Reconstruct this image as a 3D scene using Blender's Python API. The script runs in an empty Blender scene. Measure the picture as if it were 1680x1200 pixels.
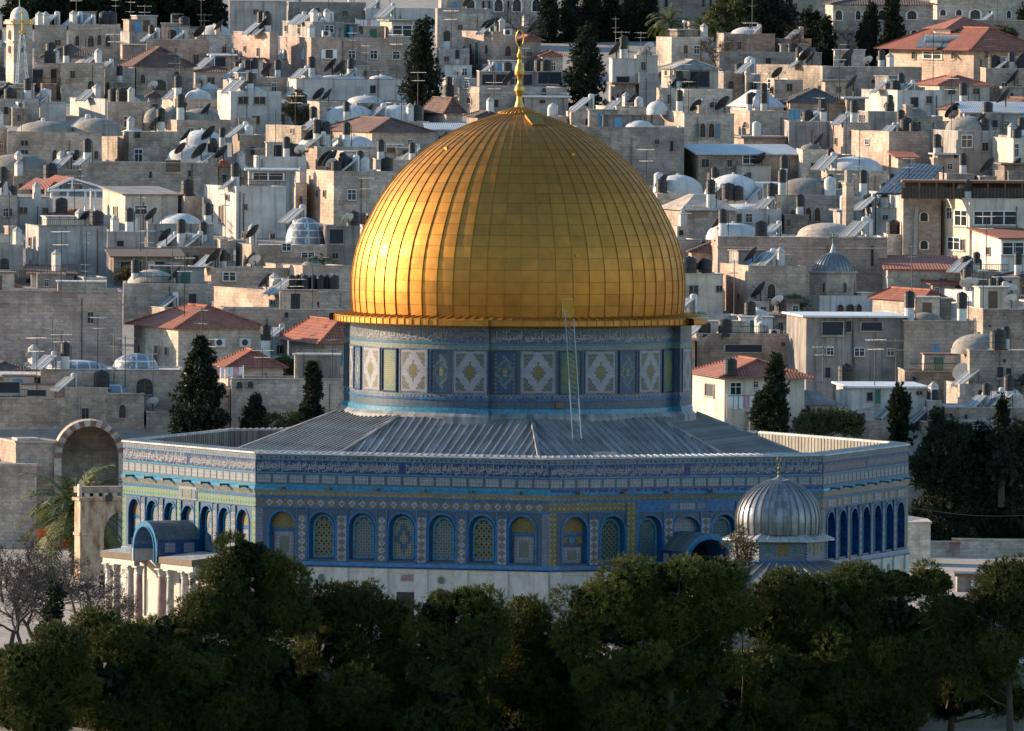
import bpy, math, random
import numpy as np
from mathutils import Vector, Matrix
from math import sin, cos, pi, radians, sqrt, floor
RND = random.Random(11)
SC = bpy.context.scene
# ------------------------------------------------------------------ camera
F, D0, EL, ROLL, CX, CY, ZT = 21212.0, 880.0, radians(2.232), radians(0.4404), 847.9, 723.7, 12.3
CAMP = Vector((0, -D0*cos(EL), ZT + D0*sin(EL)))
FW = Vector((0, cos(EL), -sin(EL)))
U0, R0 = Vector((0, sin(EL), cos(EL))), Vector((1, 0, 0))
# the photographed picture is turned clockwise by ROLL: the camera is turned the other way
RT = R0*cos(ROLL) + U0*sin(ROLL)
UP = U0*cos(ROLL) - R0*sin(ROLL)
cd = bpy.data.cameras.new('camera'); cam = bpy.data.objects.new('camera', cd); SC.collection.objects.link(cam)
cam.matrix_world = Matrix((( RT.x, UP.x, -FW.x, CAMP.x), (RT.y, UP.y, -FW.y, CAMP.y), (RT.z, UP.z, -FW.z, CAMP.z), (0, 0, 0, 1)))
cd.sensor_width = 36.0; cd.lens = F*36/1680; cd.shift_x = -(CX-840)/1680; cd.shift_y = (CY-600)/1680
cd.clip_start = 1.0; cd.clip_end = 20000
SC.camera = cam
# ------------------------------------------------------------------ light
SUN_EL, SUN_X, SUN_Y = radians(15.0), -sin(radians(111)), -cos(radians(111))
w = bpy.data.worlds.new('World'); SC.world = w; w.use_nodes = True
wn = w.node_tree; bg = wn.nodes['Background']
sky = wn.nodes.new('ShaderNodeTexSky'); sky.sky_type = 'NISHITA'; sky.sun_disc = False
sky.sun_elevation = SUN_EL; sky.sun_rotation = math.atan2(SUN_X, SUN_Y); sky.altitude = 800; sky.air_density = 1.5; sky.ozone_density = 3.8; sky.dust_density = 0.5
wn.links.new(sky.outputs[0], bg.inputs[0]); bg.inputs[1].default_value = 0.15
sl = bpy.data.lights.new('sun', 'SUN'); sl.energy = 4.9; sl.angle = radians(0.5); sl.color = (1.0, 0.77, 0.535)
so = bpy.data.objects.new('sun', sl); SC.collection.objects.link(so); so.location = (-80, 40, 90)
sdir = Vector((SUN_X*cos(SUN_EL), SUN_Y*cos(SUN_EL), sin(SUN_EL)))
so.rotation_euler = sdir.to_track_quat('Z', 'Y').to_euler()
SC.view_settings.view_transform = 'Standard'; SC.view_settings.look = 'None'; SC.view_settings.exposure = 0.98; SC.view_settings.gamma = 1.0
SC.view_settings.use_curve_mapping = False
# ------------------------------------------------------------------ helpers
def ray(x, y):
    dx, dy = x-CX, y-CY
    return (FW + RT*(dx/F) - UP*(dy/F))
def at(x, y, Y):                      # the point of the photograph's pixel (x, y) at world depth Y
    d = ray(x, y); return CAMP + d*((Y-CAMP.y)/d.y)
def scale_at(Y): return F/(Y-CAMP.y)  # pixels per metre
def link(o): SC.collection.objects.link(o); return o
def tag(o, label=None, cat=None, group=None, kind=None):
    if label: o['label'] = label
    if cat: o['category'] = cat
    if group: o['group'] = group
    if kind: o['kind'] = kind
    return o
def empty(name, loc=(0, 0, 0), rz=0.0, label=None, cat=None, group=None):
    o = bpy.data.objects.new(name, None); link(o); o.location = loc; o.rotation_euler = (0, 0, rz); o.empty_display_size = 0.3
    return tag(o, label, cat, group)
class MB:
    """collects polygons; build() links them as one mesh object, UVs in metres"""
    def __init__(s): s.v = []; s.f = []; s.m = []; s.uv = {}; s.M = None
    def add(s, pts, faces, mat, uvs=None):
        b = len(s.v)
        for p in pts:
            p = Vector(p); s.v.append(s.M @ p if s.M is not None else p)
        for i, f in enumerate(faces):
            if uvs: s.uv[len(s.f)] = uvs[i]
            s.f.append([b+k for k in f]); s.m.append(mat)
        return s
    def quad(s, a, b, c, d, mat): return s.add([a, b, c, d], [(0, 1, 2, 3)], mat)
    def poly(s, pts, mat): return s.add(pts, [tuple(range(len(pts)))], mat)
    def box(s, x0, x1, y0, y1, z0, z1, mat, top=None):
        p = [(x0,y0,z0),(x1,y0,z0),(x1,y1,z0),(x0,y1,z0),(x0,y0,z1),(x1,y0,z1),(x1,y1,z1),(x0,y1,z1)]
        s.add(p, [(0,3,2,1),(0,1,5,4),(1,2,6,5),(2,3,7,6),(3,0,4,7)], mat)
        s.add(p, [(4,5,6,7)], top or mat); return s
    def bar(s, a, b, w, h, mat, up=(0, 0, 1)):        # a square bar from a to b
        a, b = Vector(a), Vector(b); d = (b-a).normalized(); upv = Vector(up)
        if abs(d.dot(upv)) > .98: upv = Vector((0, 1, 0))
        x = d.cross(upv).normalized()*(w/2); z = x.cross(d).normalized()*(h/2)
        p = [a-x-z, a+x-z, a+x+z, a-x+z, b-x-z, b+x-z, b+x+z, b-x+z]
        return s.add(p, [(0,1,2,3),(7,6,5,4),(0,4,5,1),(1,5,6,2),(2,6,7,3),(3,7,4,0)], mat)
    def tube(s, pts, rad, mat, n=8, cap=True):
        pts = [Vector(p) for p in pts]
        if not hasattr(rad, '__len__'): rad = [rad]*len(pts)
        vs = []; fs = []
        for i, p in enumerate(pts):
            d = (pts[min(i+1, len(pts)-1)] - pts[max(i-1, 0)]).normalized()
            q = d.cross(Vector((0, 0, 1)) if abs(d.z) < .9 else Vector((1, 0, 0))).normalized(); r = d.cross(q)
            for k in range(n):
                a = 2*pi*k/n; vs.append(p + (q*cos(a) + r*sin(a))*rad[i])
        for i in range(len(pts)-1):
            for k in range(n):
                a = i*n+k; b = i*n+(k+1) % n; fs.append((a, b, b+n, a+n))
        if cap: fs.append(tuple(range(n))); fs.append(tuple((len(pts)-1)*n+k for k in reversed(range(n))))
        return s.add(vs, fs, mat)
    def lathe(s, prof, mats, n=48, c=(0, 0, 0), a0=0.0, a1=2*pi, uvcell=False):
        full = abs(a1-a0-2*pi) < 1e-6; m = n if full else n+1
        vs = []; fs = []; ms = []; uvs = []
        for r, z in prof:
            for k in range(m):
                a = a0+(a1-a0)*k/n; vs.append((c[0]+r*sin(a), c[1]-r*cos(a), c[2]+z))
        for i in range(len(prof)-1):
            for k in range(n):
                p, q = i*m+k, i*m+(k+1) % m
                f = (p, q, q+m, p+m); mt = mats if isinstance(mats, str) else mats[i]
                ra = max(prof[i][0], prof[i+1][0]); arc = (a1-a0)/n*ra
                if uvcell: u = [(k, i), (k+1, i), (k+1, i+1), (k, i+1)]
                else: u = [(k*arc, prof[i][1]), ((k+1)*arc, prof[i][1]), ((k+1)*arc, prof[i+1][1]), (k*arc, prof[i+1][1])]
                s.add([vs[j] for j in f], [(0, 1, 2, 3)], mt, [u])
        return s
    def build(s, name, parent=None, smooth=False, merge=False, loc=None):
        me = bpy.data.meshes.new(name)
        me.from_pydata([tuple(v) for v in s.v], [], s.f)
        slots = {}
        for mt in s.m:
            if mt not in slots: slots[mt] = len(slots); me.materials.append(MAT[mt])
        me.polygons.foreach_set('material_index', [slots[mt] for mt in s.m])
        uvl = me.uv_layers.new(name='UVMap'); data = [0.0]*(2*len(me.loops))
        zz = Vector((0, 0, 1))
        for i, p in enumerate(me.polygons):
            if i in s.uv:
                for li, q in zip(p.loop_indices, s.uv[i]): data[2*li] = q[0]; data[2*li+1] = q[1]
                continue
            n = p.normal
            if abs(n.z) > .93: ua, va = Vector((1, 0, 0)), Vector((0, 1, 0))
            else: ua = zz.cross(n).normalized(); va = n.cross(ua)
            for li in p.loop_indices:
                q = me.vertices[me.loops[li].vertex_index].co
                data[2*li] = q.dot(ua); data[2*li+1] = q.dot(va)
        uvl.data.foreach_set('uv', data)
        if smooth: me.polygons.foreach_set('use_smooth', [True]*len(me.polygons))
        if merge:
            import bmesh
            bm = bmesh.new(); bm.from_mesh(me); bmesh.ops.remove_doubles(bm, verts=bm.verts, dist=1e-4); bm.to_mesh(me); bm.free()
        if s.v and not me.polygons: pass
        o = bpy.data.objects.new(name, me); link(o)
        if parent is not None: o.parent = parent
        if loc is not None: o.location = loc
        return o
def copy_tree(o, parent=None):
    c = o.copy(); link(c)
    if parent is not None: c.parent = parent
    for ch in KIDS(o): copy_tree(ch, c)
    return c
_kids = {}
def KIDS(o): return list(o.children)
# ------------------------------------------------------------------ materials
MAT = {}
class B:
    def __init__(s, name):
        m = bpy.data.materials.new(name); m.use_nodes = True; s.m = m; s.nt = m.node_tree; s.p = s.nt.nodes['Principled BSDF']; MAT[name] = m
    def n(s, t, props=None, **inp):
        nd = s.nt.nodes.new(t)
        for k, v in (props or {}).items(): setattr(nd, k, v)
        for k, v in inp.items():
            k = int(k[1:]) if k[0] == 'i' and k[1:].isdigit() else k.replace('_', ' ')
            s.set(nd.inputs[k], v)
        return nd
    def set(s, sock, v):
        if isinstance(v, bpy.types.NodeSocket): s.nt.links.new(v, sock)
        elif isinstance(v, (tuple, list)) and len(v) == 3 and sock.type == 'RGBA': sock.default_value = (*v, 1)
        else: sock.default_value = v
    def uv(s): return s.n('ShaderNodeTexCoord').outputs['UV']
    def ob(s): return s.n('ShaderNodeTexCoord').outputs['Object']
    def geo(s): return s.n('ShaderNodeNewGeometry').outputs['Position']
    def rnd(s): return s.n('ShaderNodeObjectInfo').outputs['Random']
    def mt(s, op, a, b=0.0, c=0.0, clamp=False): return s.n('ShaderNodeMath', {'operation': op, 'use_clamp': clamp}, i0=a, i1=b, i2=c).outputs[0]
    def sep(s, v): n = s.n('ShaderNodeSeparateXYZ', i0=v); return n.outputs[0], n.outputs[1], n.outputs[2]
    def comb(s, x, y, z=0.0): return s.n('ShaderNodeCombineXYZ', i0=x, i1=y, i2=z).outputs[0]
    def scale(s, v, k): return s.n('ShaderNodeVectorMath', {'operation': 'MULTIPLY'}, i0=v, i1=k).outputs[0]
    def mix(s, f, a, b, mode='MIX'): return s.n('ShaderNodeMix', {'data_type': 'RGBA', 'blend_type': mode}, i0=f, i6=a, i7=b).outputs[2]
    def noise(s, v, sc, det=3.0, ro=.55): return s.n('ShaderNodeTexNoise', Vector=v, Scale=sc, Detail=det, Roughness=ro).outputs[0]
    def white(s, v): return s.n('ShaderNodeTexWhiteNoise', {'noise_dimensions': '3D'}, Vector=v).outputs[0]
    def rng(s, v, a, b, c, d): return s.n('ShaderNodeMapRange', i0=v, i1=a, i2=b, i3=c, i4=d).outputs[0]
    def gray(s, v): return s.n('ShaderNodeCombineColor', i0=v, i1=v, i2=v).outputs[0]
    def bump(s, h, st=.4, dist=.05): s.set(s.p.inputs['Normal'], s.n('ShaderNodeBump', Strength=st, Distance=dist, Height=h).outputs[0])
    def fin(s, col, rough=.85, metal=0.0, spec=None):
        s.set(s.p.inputs['Base Color'], col); s.set(s.p.inputs['Roughness'], rough); s.set(s.p.inputs['Metallic'], metal)
        if spec is not None: s.set(s.p.inputs['Specular IOR Level'], spec)
        return s.m
def plain(name, c, rough=.8, metal=0.0, var=.18, sc=2.0):
    b = B(name); v = b.rng(b.noise(b.ob(), sc, 4), .3, .7, 1-var, 1+var)
    v = b.mt('MULTIPLY', v, b.rng(b.rnd(), 0, 1, 1-var*.7, 1+var*.7))
    return b.fin(b.mix(1.0, c, b.gray(v), 'MULTIPLY'), rough, metal)
def stone(name, c1, c2, bw=.52, bh=.29, mort=.74, stain=.6, rough=.92):
    b = B(name); uv = b.uv()
    br = b.n('ShaderNodeTexBrick', Vector=uv, Color1=c1, Color2=c2, Mortar=tuple(k*mort for k in c1), Scale=1.0, Mortar_Size=.018, Mortar_Smooth=.3, Bias=-.1, Brick_Width=bw, Row_Height=bh)
    blk = b.n('ShaderNodeTexVoronoi', Vector=b.scale(uv, (1.9, 3.4, 1)), Scale=1.0).outputs['Color']
    col = b.mix(1.0, br.outputs[0], b.gray(b.rng(b.white(blk), 0, 1, .84, 1.12)), 'MULTIPLY')
    big = b.rng(b.noise(b.scale(b.ob(), (1, 1, 1.3)), .35, 6, .6), .32, .7, 1.12, 1-stain*.62)
    stk = b.rng(b.noise(b.comb(b.mt('MULTIPLY', b.sep(uv)[0], 1.6), b.mt('MULTIPLY', b.sep(uv)[1], .16)), 1.0, 4), .5, .75, 1.0, 1-stain*.5)
    v = b.mt('MULTIPLY', b.mt('MULTIPLY', big, stk), b.rng(b.rnd(), 0, 1, .84, 1.14))
    fine = b.rng(b.noise(uv, 7.0, 5, .7), .3, .7, .8, 1.2)
    col = b.mix(1.0, col, b.gray(b.mt('MULTIPLY', v, fine)), 'MULTIPLY')
    # patches of repair: blocks of wall relaid in lighter or darker stone
    pt = b.white(b.comb(b.mt('FLOOR', b.mt('ADD', b.mt('DIVIDE', b.sep(uv)[0], 2.6), b.mt('MULTIPLY', b.noise(b.ob(), .5, 2), 1.6))), b.mt('FLOOR', b.mt('ADD', b.mt('DIVIDE', b.sep(uv)[1], 1.7), b.mt('MULTIPLY', b.noise(b.ob(), .6, 2), 1.6))), b.mt('MULTIPLY', b.rnd(), 50.0)))
    col = b.mix(1.0, col, b.gray(b.rng(pt, 0, 1, .78, 1.14)), 'MULTIPLY')
    # rusty and grey blotches
    bl = b.rng(b.noise(b.ob(), .8, 5, .65), .58, .72, 0, .45)
    col = b.mix(bl, col, b.mix(1.0, col, (.72, .62, .55), 'MULTIPLY'))
    b.bump(b.mt('ADD', b.mt('MULTIPLY', br.outputs[1], -.7), fine), .5, .04)
    return b.fin(col, rough)
def plaster(name, c, stain=.4):
    b = B(name); uv = b.uv()
    big = b.rng(b.noise(b.ob(), .5, 6, .6), .35, .7, 1.08, 1-stain*.6)
    stk = b.rng(b.noise(b.comb(b.mt('MULTIPLY', b.sep(uv)[0], 2.2), b.mt('MULTIPLY', b.sep(uv)[1], .12)), 1.0, 4), .5, .72, 1.0, 1-stain*.8)
    fine = b.rng(b.noise(uv, 5.0, 5, .7), .3, .7, .9, 1.1)
    v = b.mt('MULTIPLY', b.mt('MULTIPLY', big, stk), b.mt('MULTIPLY', fine, b.rng(b.rnd(), 0, 1, .86, 1.1)))
    b.bump(fine, .3, .03)
    return b.fin(b.mix(1.0, c, b.gray(v), 'MULTIPLY'), .9)
def rooftile(name, c1, c2, old=.5):
    b = B(name); uv = b.uv()
    br = b.n('ShaderNodeTexBrick', Vector=uv, Color1=c1, Color2=c2, Mortar=tuple(k*.45 for k in c1), Scale=1.0, Mortar_Size=.03, Mortar_Smooth=.6, Bias=0.0, Brick_Width=.26, Row_Height=.36)
    br.offset = 0.0
    big = b.rng(b.noise(b.ob(), .6, 6, .65), .3, .72, 1.2, 1-old*.7)
    wave = b.mt('SINE', b.mt('MULTIPLY', b.sep(uv)[0], 2*pi/.26))
    saw = b.mt('FRACT', b.mt('DIVIDE', b.sep(uv)[1], .36))
    b.bump(b.mt('ADD', b.mt('MULTIPLY', wave, .5), b.mt('MULTIPLY', saw, -1.0)), .8, .06)
    row = b.rng(saw, 0.0, .2, .6, 1.0)
    v = b.mt('MULTIPLY', b.mt('MULTIPLY', big, row), b.rng(b.rnd(), 0, 1, .85, 1.12))
    return b.fin(b.mix(1.0, br.outputs[0], b.gray(v), 'MULTIPLY'), .85)
def tiles(name, cols, cell=.1, rough=.3, motif=0.0, motc=(.6, .6, .6), big=.12):
    """glazed mosaic: little tiles of a few colours, optionally a repeated round motif"""
    b = B(name); uv = b.uv(); x, y, _ = b.sep(uv)
    cols = [tuple(q*.53 for q in c) for c in cols]; motc = tuple(q*.5 for q in motc)
    cx = b.mt('FLOOR', b.mt('DIVIDE', x, cell)); cy = b.mt('FLOOR', b.mt('DIVIDE', y, cell))
    r = b.white(b.comb(cx, cy, 0.0))
    col = cols[0]
    for i, c in enumerate(cols[1:]):
        col = b.mix(b.mt('GREATER_THAN', r, 1-(i+1)/len(cols)), c, col) if i == 0 else b.mix(b.mt('LESS_THAN', r, (len(cols)-1-i)/len(cols)), col, c)
    if motif:
        sx = b.mt('ABSOLUTE', b.mt('SUBTRACT', b.mt('FRACT', b.mt('DIVIDE', x, motif)), .5)); sy = b.mt('ABSOLUTE', b.mt('SUBTRACT', b.mt('FRACT', b.mt('DIVIDE', y, motif)), .5))
        d = b.mt('ADD', sx, sy)
        f = b.mt('MULTIPLY', b.mt('GREATER_THAN', d, .28), b.mt('LESS_THAN', d, .52))
        f = b.mt('ADD', f, b.mt('LESS_THAN', d, .12), clamp=True)
        col = b.mix(b.mt('MULTIPLY', f, .85), col, motc)
    v = b.rng(b.noise(b.ob(), .7, 5, .6), .3, .7, 1+big, 1-big)
    col = b.mix(1.0, col, b.gray(v), 'MULTIPLY')
    return b.fin(col, rough)
stone('limestone', (.53, .395, .31), (.46, .345, .265))
stone('pink_stone', (.52, .37, .30), (.46, .325, .26))
stone('pale_stone', (.58, .475, .39), (.51, .41, .33))
stone('grey_stone', (.43, .355, .30), (.35, .29, .245), stain=.7)
stone('brown_stone', (.40, .30, .235), (.32, .24, .185), bw=.4, bh=.25, stain=.8)
stone('rough_stone', (.47, .37, .29), (.36, .285, .225), bw=.36, bh=.27, mort=.62, stain=.8)
stone('brick_stone', (.45, .38, .325), (.37, .31, .265), bw=.75, bh=.36, mort=1.25, stain=.5)
plaster('white_plaster', (.64, .575, .52), .6)
plaster('cream_plaster', (.58, .485, .395), .55)
plaster('grey_plaster', (.42, .37, .335), .85)
plaster('stained_concrete', (.32, .275, .24), 1.0)
plaster('roof_white', (.52, .48, .44), .7)
plaster('dome_white', (.60, .57, .54), .5)
plaster('roof_grey', (.34, .305, .275), .8)
plaster('dome_grey', (.29, .255, .215), .7)
rooftile('red_tile', (.40, .13, .07), (.29, .085, .05), .35)
rooftile('old_tile', (.27, .13, .085), (.17, .09, .07), .8)
rooftile('brown_tile', (.155, .095, .075), (.11, .075, .062), .5)
rooftile('grey_tile', (.13, .115, .11), (.10, .085, .08), .5)
plain('black_plastic', (.012, .012, .014), .5)
plain('boiler_white', (.50, .49, .47), .45, 0, .2)
plain('galvanised', (.30, .31, .32), .45, .5)
plain('iron', (.05, .045, .04), .6, .3)
plain('rust', (.20, .09, .05), .85)
plain('wood', (.13, .085, .055), .8)
plain('white_paint', (.74, .73, .70), .5, 0, .08)
plain('dark_glass', (.025, .03, .036), .12, 0, .3)
plain('blue_paint', (.10, .27, .42), .55)
plain('pale_blue', (.34, .43, .46), .6)
plain('green_paint', (.03, .14, .09), .6)
plain('red_cloth', (.35, .04, .035), .8)
plain('dish_dark', (.022, .022, .024), .75)
plain('dish_pale', (.52, .50, .47), .6)
plain('blue_plastic', (.02, .15, .50), .4)
plain('gilt', (.55, .33, .07), .4, .8)
plain('dry_stuff', (.23, .15, .085), .95, 0, .4)
plain('skin', (.42, .26, .18), .6, 0, .05)
plain('black_cloth', (.015, .015, .018), .9)
plain('dark_cloth', (.05, .055, .075), .9)
plain('hair', (.02, .015, .012), .7)
plain('ac_white', (.55, .54, .52), .5, 0, .1)
for nm, c in (('cloth_white', (.7, .7, .72)), ('cloth_blue', (.15, .25, .5)), ('cloth_pink', (.6, .3, .35))): plain(nm, c, .9)
def collector():
    b = B('solar_glass'); uv = b.uv(); x, y, _ = b.sep(uv)
    fr = b.mt('LESS_THAN', b.mt('ABSOLUTE', b.mt('SUBTRACT', b.mt('FRACT', b.mt('DIVIDE', x, .16)), .5)), .12)
    return b.fin(b.mix(b.mt('MULTIPLY', fr, .35), (.15, .16, .17), (.36, .37, .37)), .35, .0, .5)
collector()
def corrugated(name, c):
    b = B(name); x, y, _ = b.sep(b.uv()); wv = b.mt('SINE', b.mt('MULTIPLY', x, 2*pi/.2))
    v = b.mt('MULTIPLY', b.rng(b.noise(b.ob(), .9, 5), .3, .7, .75, 1.15), b.rng(wv, -1, 1, .85, 1.05)); b.bump(wv, .6, .03)
    return b.fin(b.mix(1.0, c, b.gray(v), 'MULTIPLY'), .5, .2)
corrugated('sheet_metal', (.40, .41, .42)); corrugated('sheet_white', (.66, .66, .65)); corrugated('sheet_rust', (.22, .13, .09))
corrugated('sheet_blue', (.05, .24, .42))
# ------------------------------------------------------------------ shrine materials
def gold():
    b = B('gold_plate'); uv = b.uv(); x, y, _ = b.sep(uv)
    cell = b.comb(b.mt('FLOOR', x), b.mt('FLOOR', y), 0.0)
    r = b.white(cell); r2 = b.white(b.comb(b.mt('FLOOR', y), b.mt('FLOOR', x), 3.0))
    pat = b.rng(b.noise(b.ob(), .55, 6, .65), .35, .72, 0, 1)
    col = b.mix(b.mt('MULTIPLY', r, .55), (.56, .245, .047), (.43, .178, .034))
    col = b.mix(b.mt('MULTIPLY', pat, .42), col, (.32, .17, .055))
    patch = b.mt('GREATER_THAN', r2, .93); col = b.mix(b.mt('MULTIPLY', patch, .35), col, (.30, .17, .05))
    fx = b.mt('FRACT', x); fy = b.mt('FRACT', y)
    ed = b.mt('ADD', b.mt('LESS_THAN', fy, .035), b.mt('GREATER_THAN', fy, .965), clamp=True)
    col = b.mix(b.mt('MULTIPLY', ed, .55), col, (.16, .08, .02))
    tone = b.rng(b.noise(b.ob(), 1.6, 5), .3, .7, .88, 1.08)
    col = b.mix(1.0, col, b.gray(tone), 'MULTIPLY')
    nv = b.n('ShaderNodeTexWhiteNoise', {'noise_dimensions': '3D'}, Vector=cell).outputs['Color']
    geo = b.n('ShaderNodeNewGeometry').outputs['Normal']
    tl = b.n('ShaderNodeVectorMath', {'operation': 'SUBTRACT'}, i0=nv, i1=(.5, .5, .5)).outputs[0]
    tl = b.scale(tl, (.06, .06, .06))
    wob = b.n('ShaderNodeTexNoise', Vector=b.ob(), Scale=1.4, Detail=2.0).outputs['Color']
    wob = b.scale(b.n('ShaderNodeVectorMath', {'operation': 'SUBTRACT'}, i0=wob, i1=(.5, .5, .5)).outputs[0], (.10, .10, .10))
    nn = b.n('ShaderNodeVectorMath', {'operation': 'ADD'}, i0=geo, i1=tl).outputs[0]
    nn = b.n('ShaderNodeVectorMath', {'operation': 'ADD'}, i0=nn, i1=wob).outputs[0]
    nn = b.n('ShaderNodeVectorMath', {'operation': 'NORMALIZE'}, i0=nn).outputs[0]
    b.set(b.p.inputs['Normal'], nn)
    ro = b.mt('ADD', b.rng(r2, 0, 1, .45, .58), b.mt('MULTIPLY', pat, .08))
    return b.fin(col, ro, 1.0)
gold()
plain('gold_seam', (.42, .21, .04), .45, .9)
plain('gold_finial', (.46, .28, .07), .42, .85)
def lead(name, c, rough=.5, metal=.35, streak=.5):
    b = B(name); uv = b.uv(); x, y, _ = b.sep(uv)
    stk = b.rng(b.noise(b.comb(b.mt('MULTIPLY', x, 1.8), b.mt('MULTIPLY', y, .22)), 1.0, 5, .6), .32, .7, 1.15, 1-streak)
    big = b.rng(b.noise(b.ob(), .45, 5), .3, .7, 1.12, .85)
    hor = b.mt('LESS_THAN', b.mt('FRACT', b.mt('DIVIDE', y, 2.1)), .012)
    col = b.mix(1.0, c, b.gray(b.mt('MULTIPLY', stk, big)), 'MULTIPLY'); col = b.mix(b.mt('MULTIPLY', hor, .5), col, (.05, .05, .05))
    pn = b.white(b.comb(b.mt('FLOOR', b.mt('DIVIDE', x, .62)), b.mt('FLOOR', b.mt('DIVIDE', y, 2.1)), 0.0)); col = b.mix(1.0, col, b.gray(b.rng(pn, 0, 1, .82, 1.14)), 'MULTIPLY')
    ox = b.rng(b.noise(b.ob(), .9, 6, .7), .52, .7, 0, .5); col = b.mix(ox, col, b.mix(1.0, col, (1.05, .92, .74), 'MULTIPLY'))
    b.bump(b.noise(b.ob(), 1.6, 4), .4, .06)
    return b.fin(col, rough, metal)
lead('lead_inner', (.24, .22, .19), .6, 0, .4); lead('lead_roof', (.275, .275, .275), .55, .1, .6); lead('lead_dark', (.10, .10, .10), .6, .1); lead('lead_cap', (.40, .395, .38), .55, .1, .3)
lead('lead_dome', (.27, .275, .285), .42, .45, .65); lead('lead_vault', (.09, .115, .13), .55, .2)
def marble():
    b = B('marble'); uv = b.uv(); x, y, _ = b.sep(uv)
    wv = b.n('ShaderNodeTexNoise', Vector=b.scale(uv, (.8, .5, 1)), Scale=1.6, Detail=8.0, Roughness=.7, Distortion=1.6).outputs[0]
    v = b.rng(wv, .35, .7, 1.05, .72)
    stk = b.rng(b.noise(b.comb(b.mt('MULTIPLY', x, 2.0), b.mt('MULTIPLY', y, .2)), 1.0, 4), .52, .75, 1.0, .75)
    jx = b.mt('LESS_THAN', b.mt('FRACT', b.mt('DIVIDE', y, 1.55)), .014)
    col = b.mix(1.0, (.46, .43, .39), b.gray(b.mt('MULTIPLY', v, stk)), 'MULTIPLY')
    return b.fin(b.mix(b.mt('MULTIPLY', jx, .5), col, (.25, .22, .2)), .45)
marble()
plain('marble_line', (.36, .33, .30), .6); plain('porphyry', (.27, .165, .155), .35, 0, .35); plain('marble_column', (.45, .42, .38), .4, 0, .45)
BLUE, DEEP, TURQ = (.005, .16, .46), (.004, .062, .23), (.008, .31, .50)
tiles('tile_blue', [BLUE, (.014, .21, .46), (.008, .12, .32)], .14, .28)
tiles('tile_deep', [DEEP, (.008, .09, .26), (.004, .042, .14)], .14, .22)
tiles('tile_turq', [TURQ, (.03, .32, .50), (.015, .20, .40)], .16, .28)
tiles('tile_text', [(.004, .035, .20), (.007, .052, .26), (.003, .022, .13)], .12, .28)
tiles('tile_crest', [(.04, .09, .19), (.20, .23, .27), (.02, .05, .14)], .09, .35, .34, (.34, .35, .37))
tiles('tile_grey', [(.06, .10, .15), (.12, .14, .16), (.025, .075, .16)], .085, .35, .26, (.05, .16, .26))
tiles('tile_spandrel', [(.018, .10, .22), (.09, .13, .18), (.008, .075, .22)], .07, .35, .22, (.09, .10, .10))
tiles('tile_white', [(.42, .43, .46), (.34, .36, .41), (.47, .47, .48)], .1, .35, .22, (.12, .16, .25))
tiles('tile_white_plain', [(.46, .46, .49), (.50, .49, .49)], .12, .35, .30, (.20, .22, .34))
tiles('tile_taupe', [(.17, .155, .135), (.13, .12, .105), (.20, .19, .17)], .08, .4)
tiles('tile_beige', [(.36, .315, .20), (.22, .23, .19), (.42, .36, .22)], .10, .4, .40, (.13, .24, .27))
tiles('tile_yellow', [(.36, .27, .075), (.42, .32, .09), (.24, .22, .08)], .11, .35, .34, (.03, .07, .13))
tiles('tile_gold', [(.25, .18, .045), (.31, .215, .045), (.16, .14, .05)], .1, .35)
tiles('tile_green', [(.03, .17, .09), (.06, .24, .13), (.025, .14, .10)], .12, .35, .42, (.34, .42, .27))
tiles('tile_olive', [(.24, .26, .15), (.30, .30, .17), (.17, .21, .14)], .11, .35, .3, (.08, .17, .22))
tiles('tile_lavender', [(.22, .25, .32), (.29, .31, .36), (.13, .18, .29)], .07, .35, .2, (.08, .14, .26))
tiles('tile_dash', [(.012, .03, .25), (.012, .03, .25), (.08, .16, .45)], .16, .28)
tiles('lat_beige', [(.40, .35, .24), (.33, .29, .20)], .1, .5); tiles('lat_yellow', [(.44, .33, .08), (.36, .28, .09)], .1, .5)
tiles('lat_green', [(.10, .20, .13), (.15, .25, .14)], .1, .5); tiles('lat_blue', [(.015, .07, .17), (.015, .10, .22)], .1, .4)
tiles('lat_teal', [(.012, .11, .20), (.015, .15, .25)], .1, .4); tiles('lat_grey', [(.20, .215, .19), (.16, .18, .165)], .08, .4)
plain('hole_shade', (.006, .010, .022), .6)  # near-black for holes and openings, their shade put into the colour
plain('text_dim', (.27, .28, .30), .4, 0, .1); plain('text_white', (.23, .235, .25), .4, 0, .1)
# ------------------------------------------------------------------ ground: platform, esplanade, valley, city hill, the facing hill, one sheet
YB = [(0, 620), (100, 510), (200, 420), (300, 345), (400, 280), (500, 220), (600, 165), (700, 110), (760, 106)]
def ydepth(yb):
    if yb < 0: return 620 - yb*1.2
    for (a, A), (c, C) in zip(YB, YB[1:]):
        if a <= yb <= c: return A+(C-A)*(yb-a)/(c-a)
    return 106
def zterr(Y):
    if Y > 110:
        lo, hi = -300.0, 700.0
        for _ in range(40):
            m = (lo+hi)/2
            if ydepth(m) > Y: lo = m
            else: hi = m
        if Y > 900: return 52+(Y-900)*.01
        return at(848, lo, Y).z
    for (a, za), (c, zc) in zip(PROF, PROF[1:]):
        if a <= Y <= c: return za+(zc-za)*(Y-a)/(c-a)
    return PROF[0][1]
PROF = [(-9000, 62), (-1400, 62), (-950, 50), (-860, 39), (-700, 5), (-520, -42), (-400, -55), (-300, -48), (-150, -18), (-135, -4.2), (-47, -4.2), (-46.4, 0), (104, 0), (106, 6.5), (110, 9)]
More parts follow.
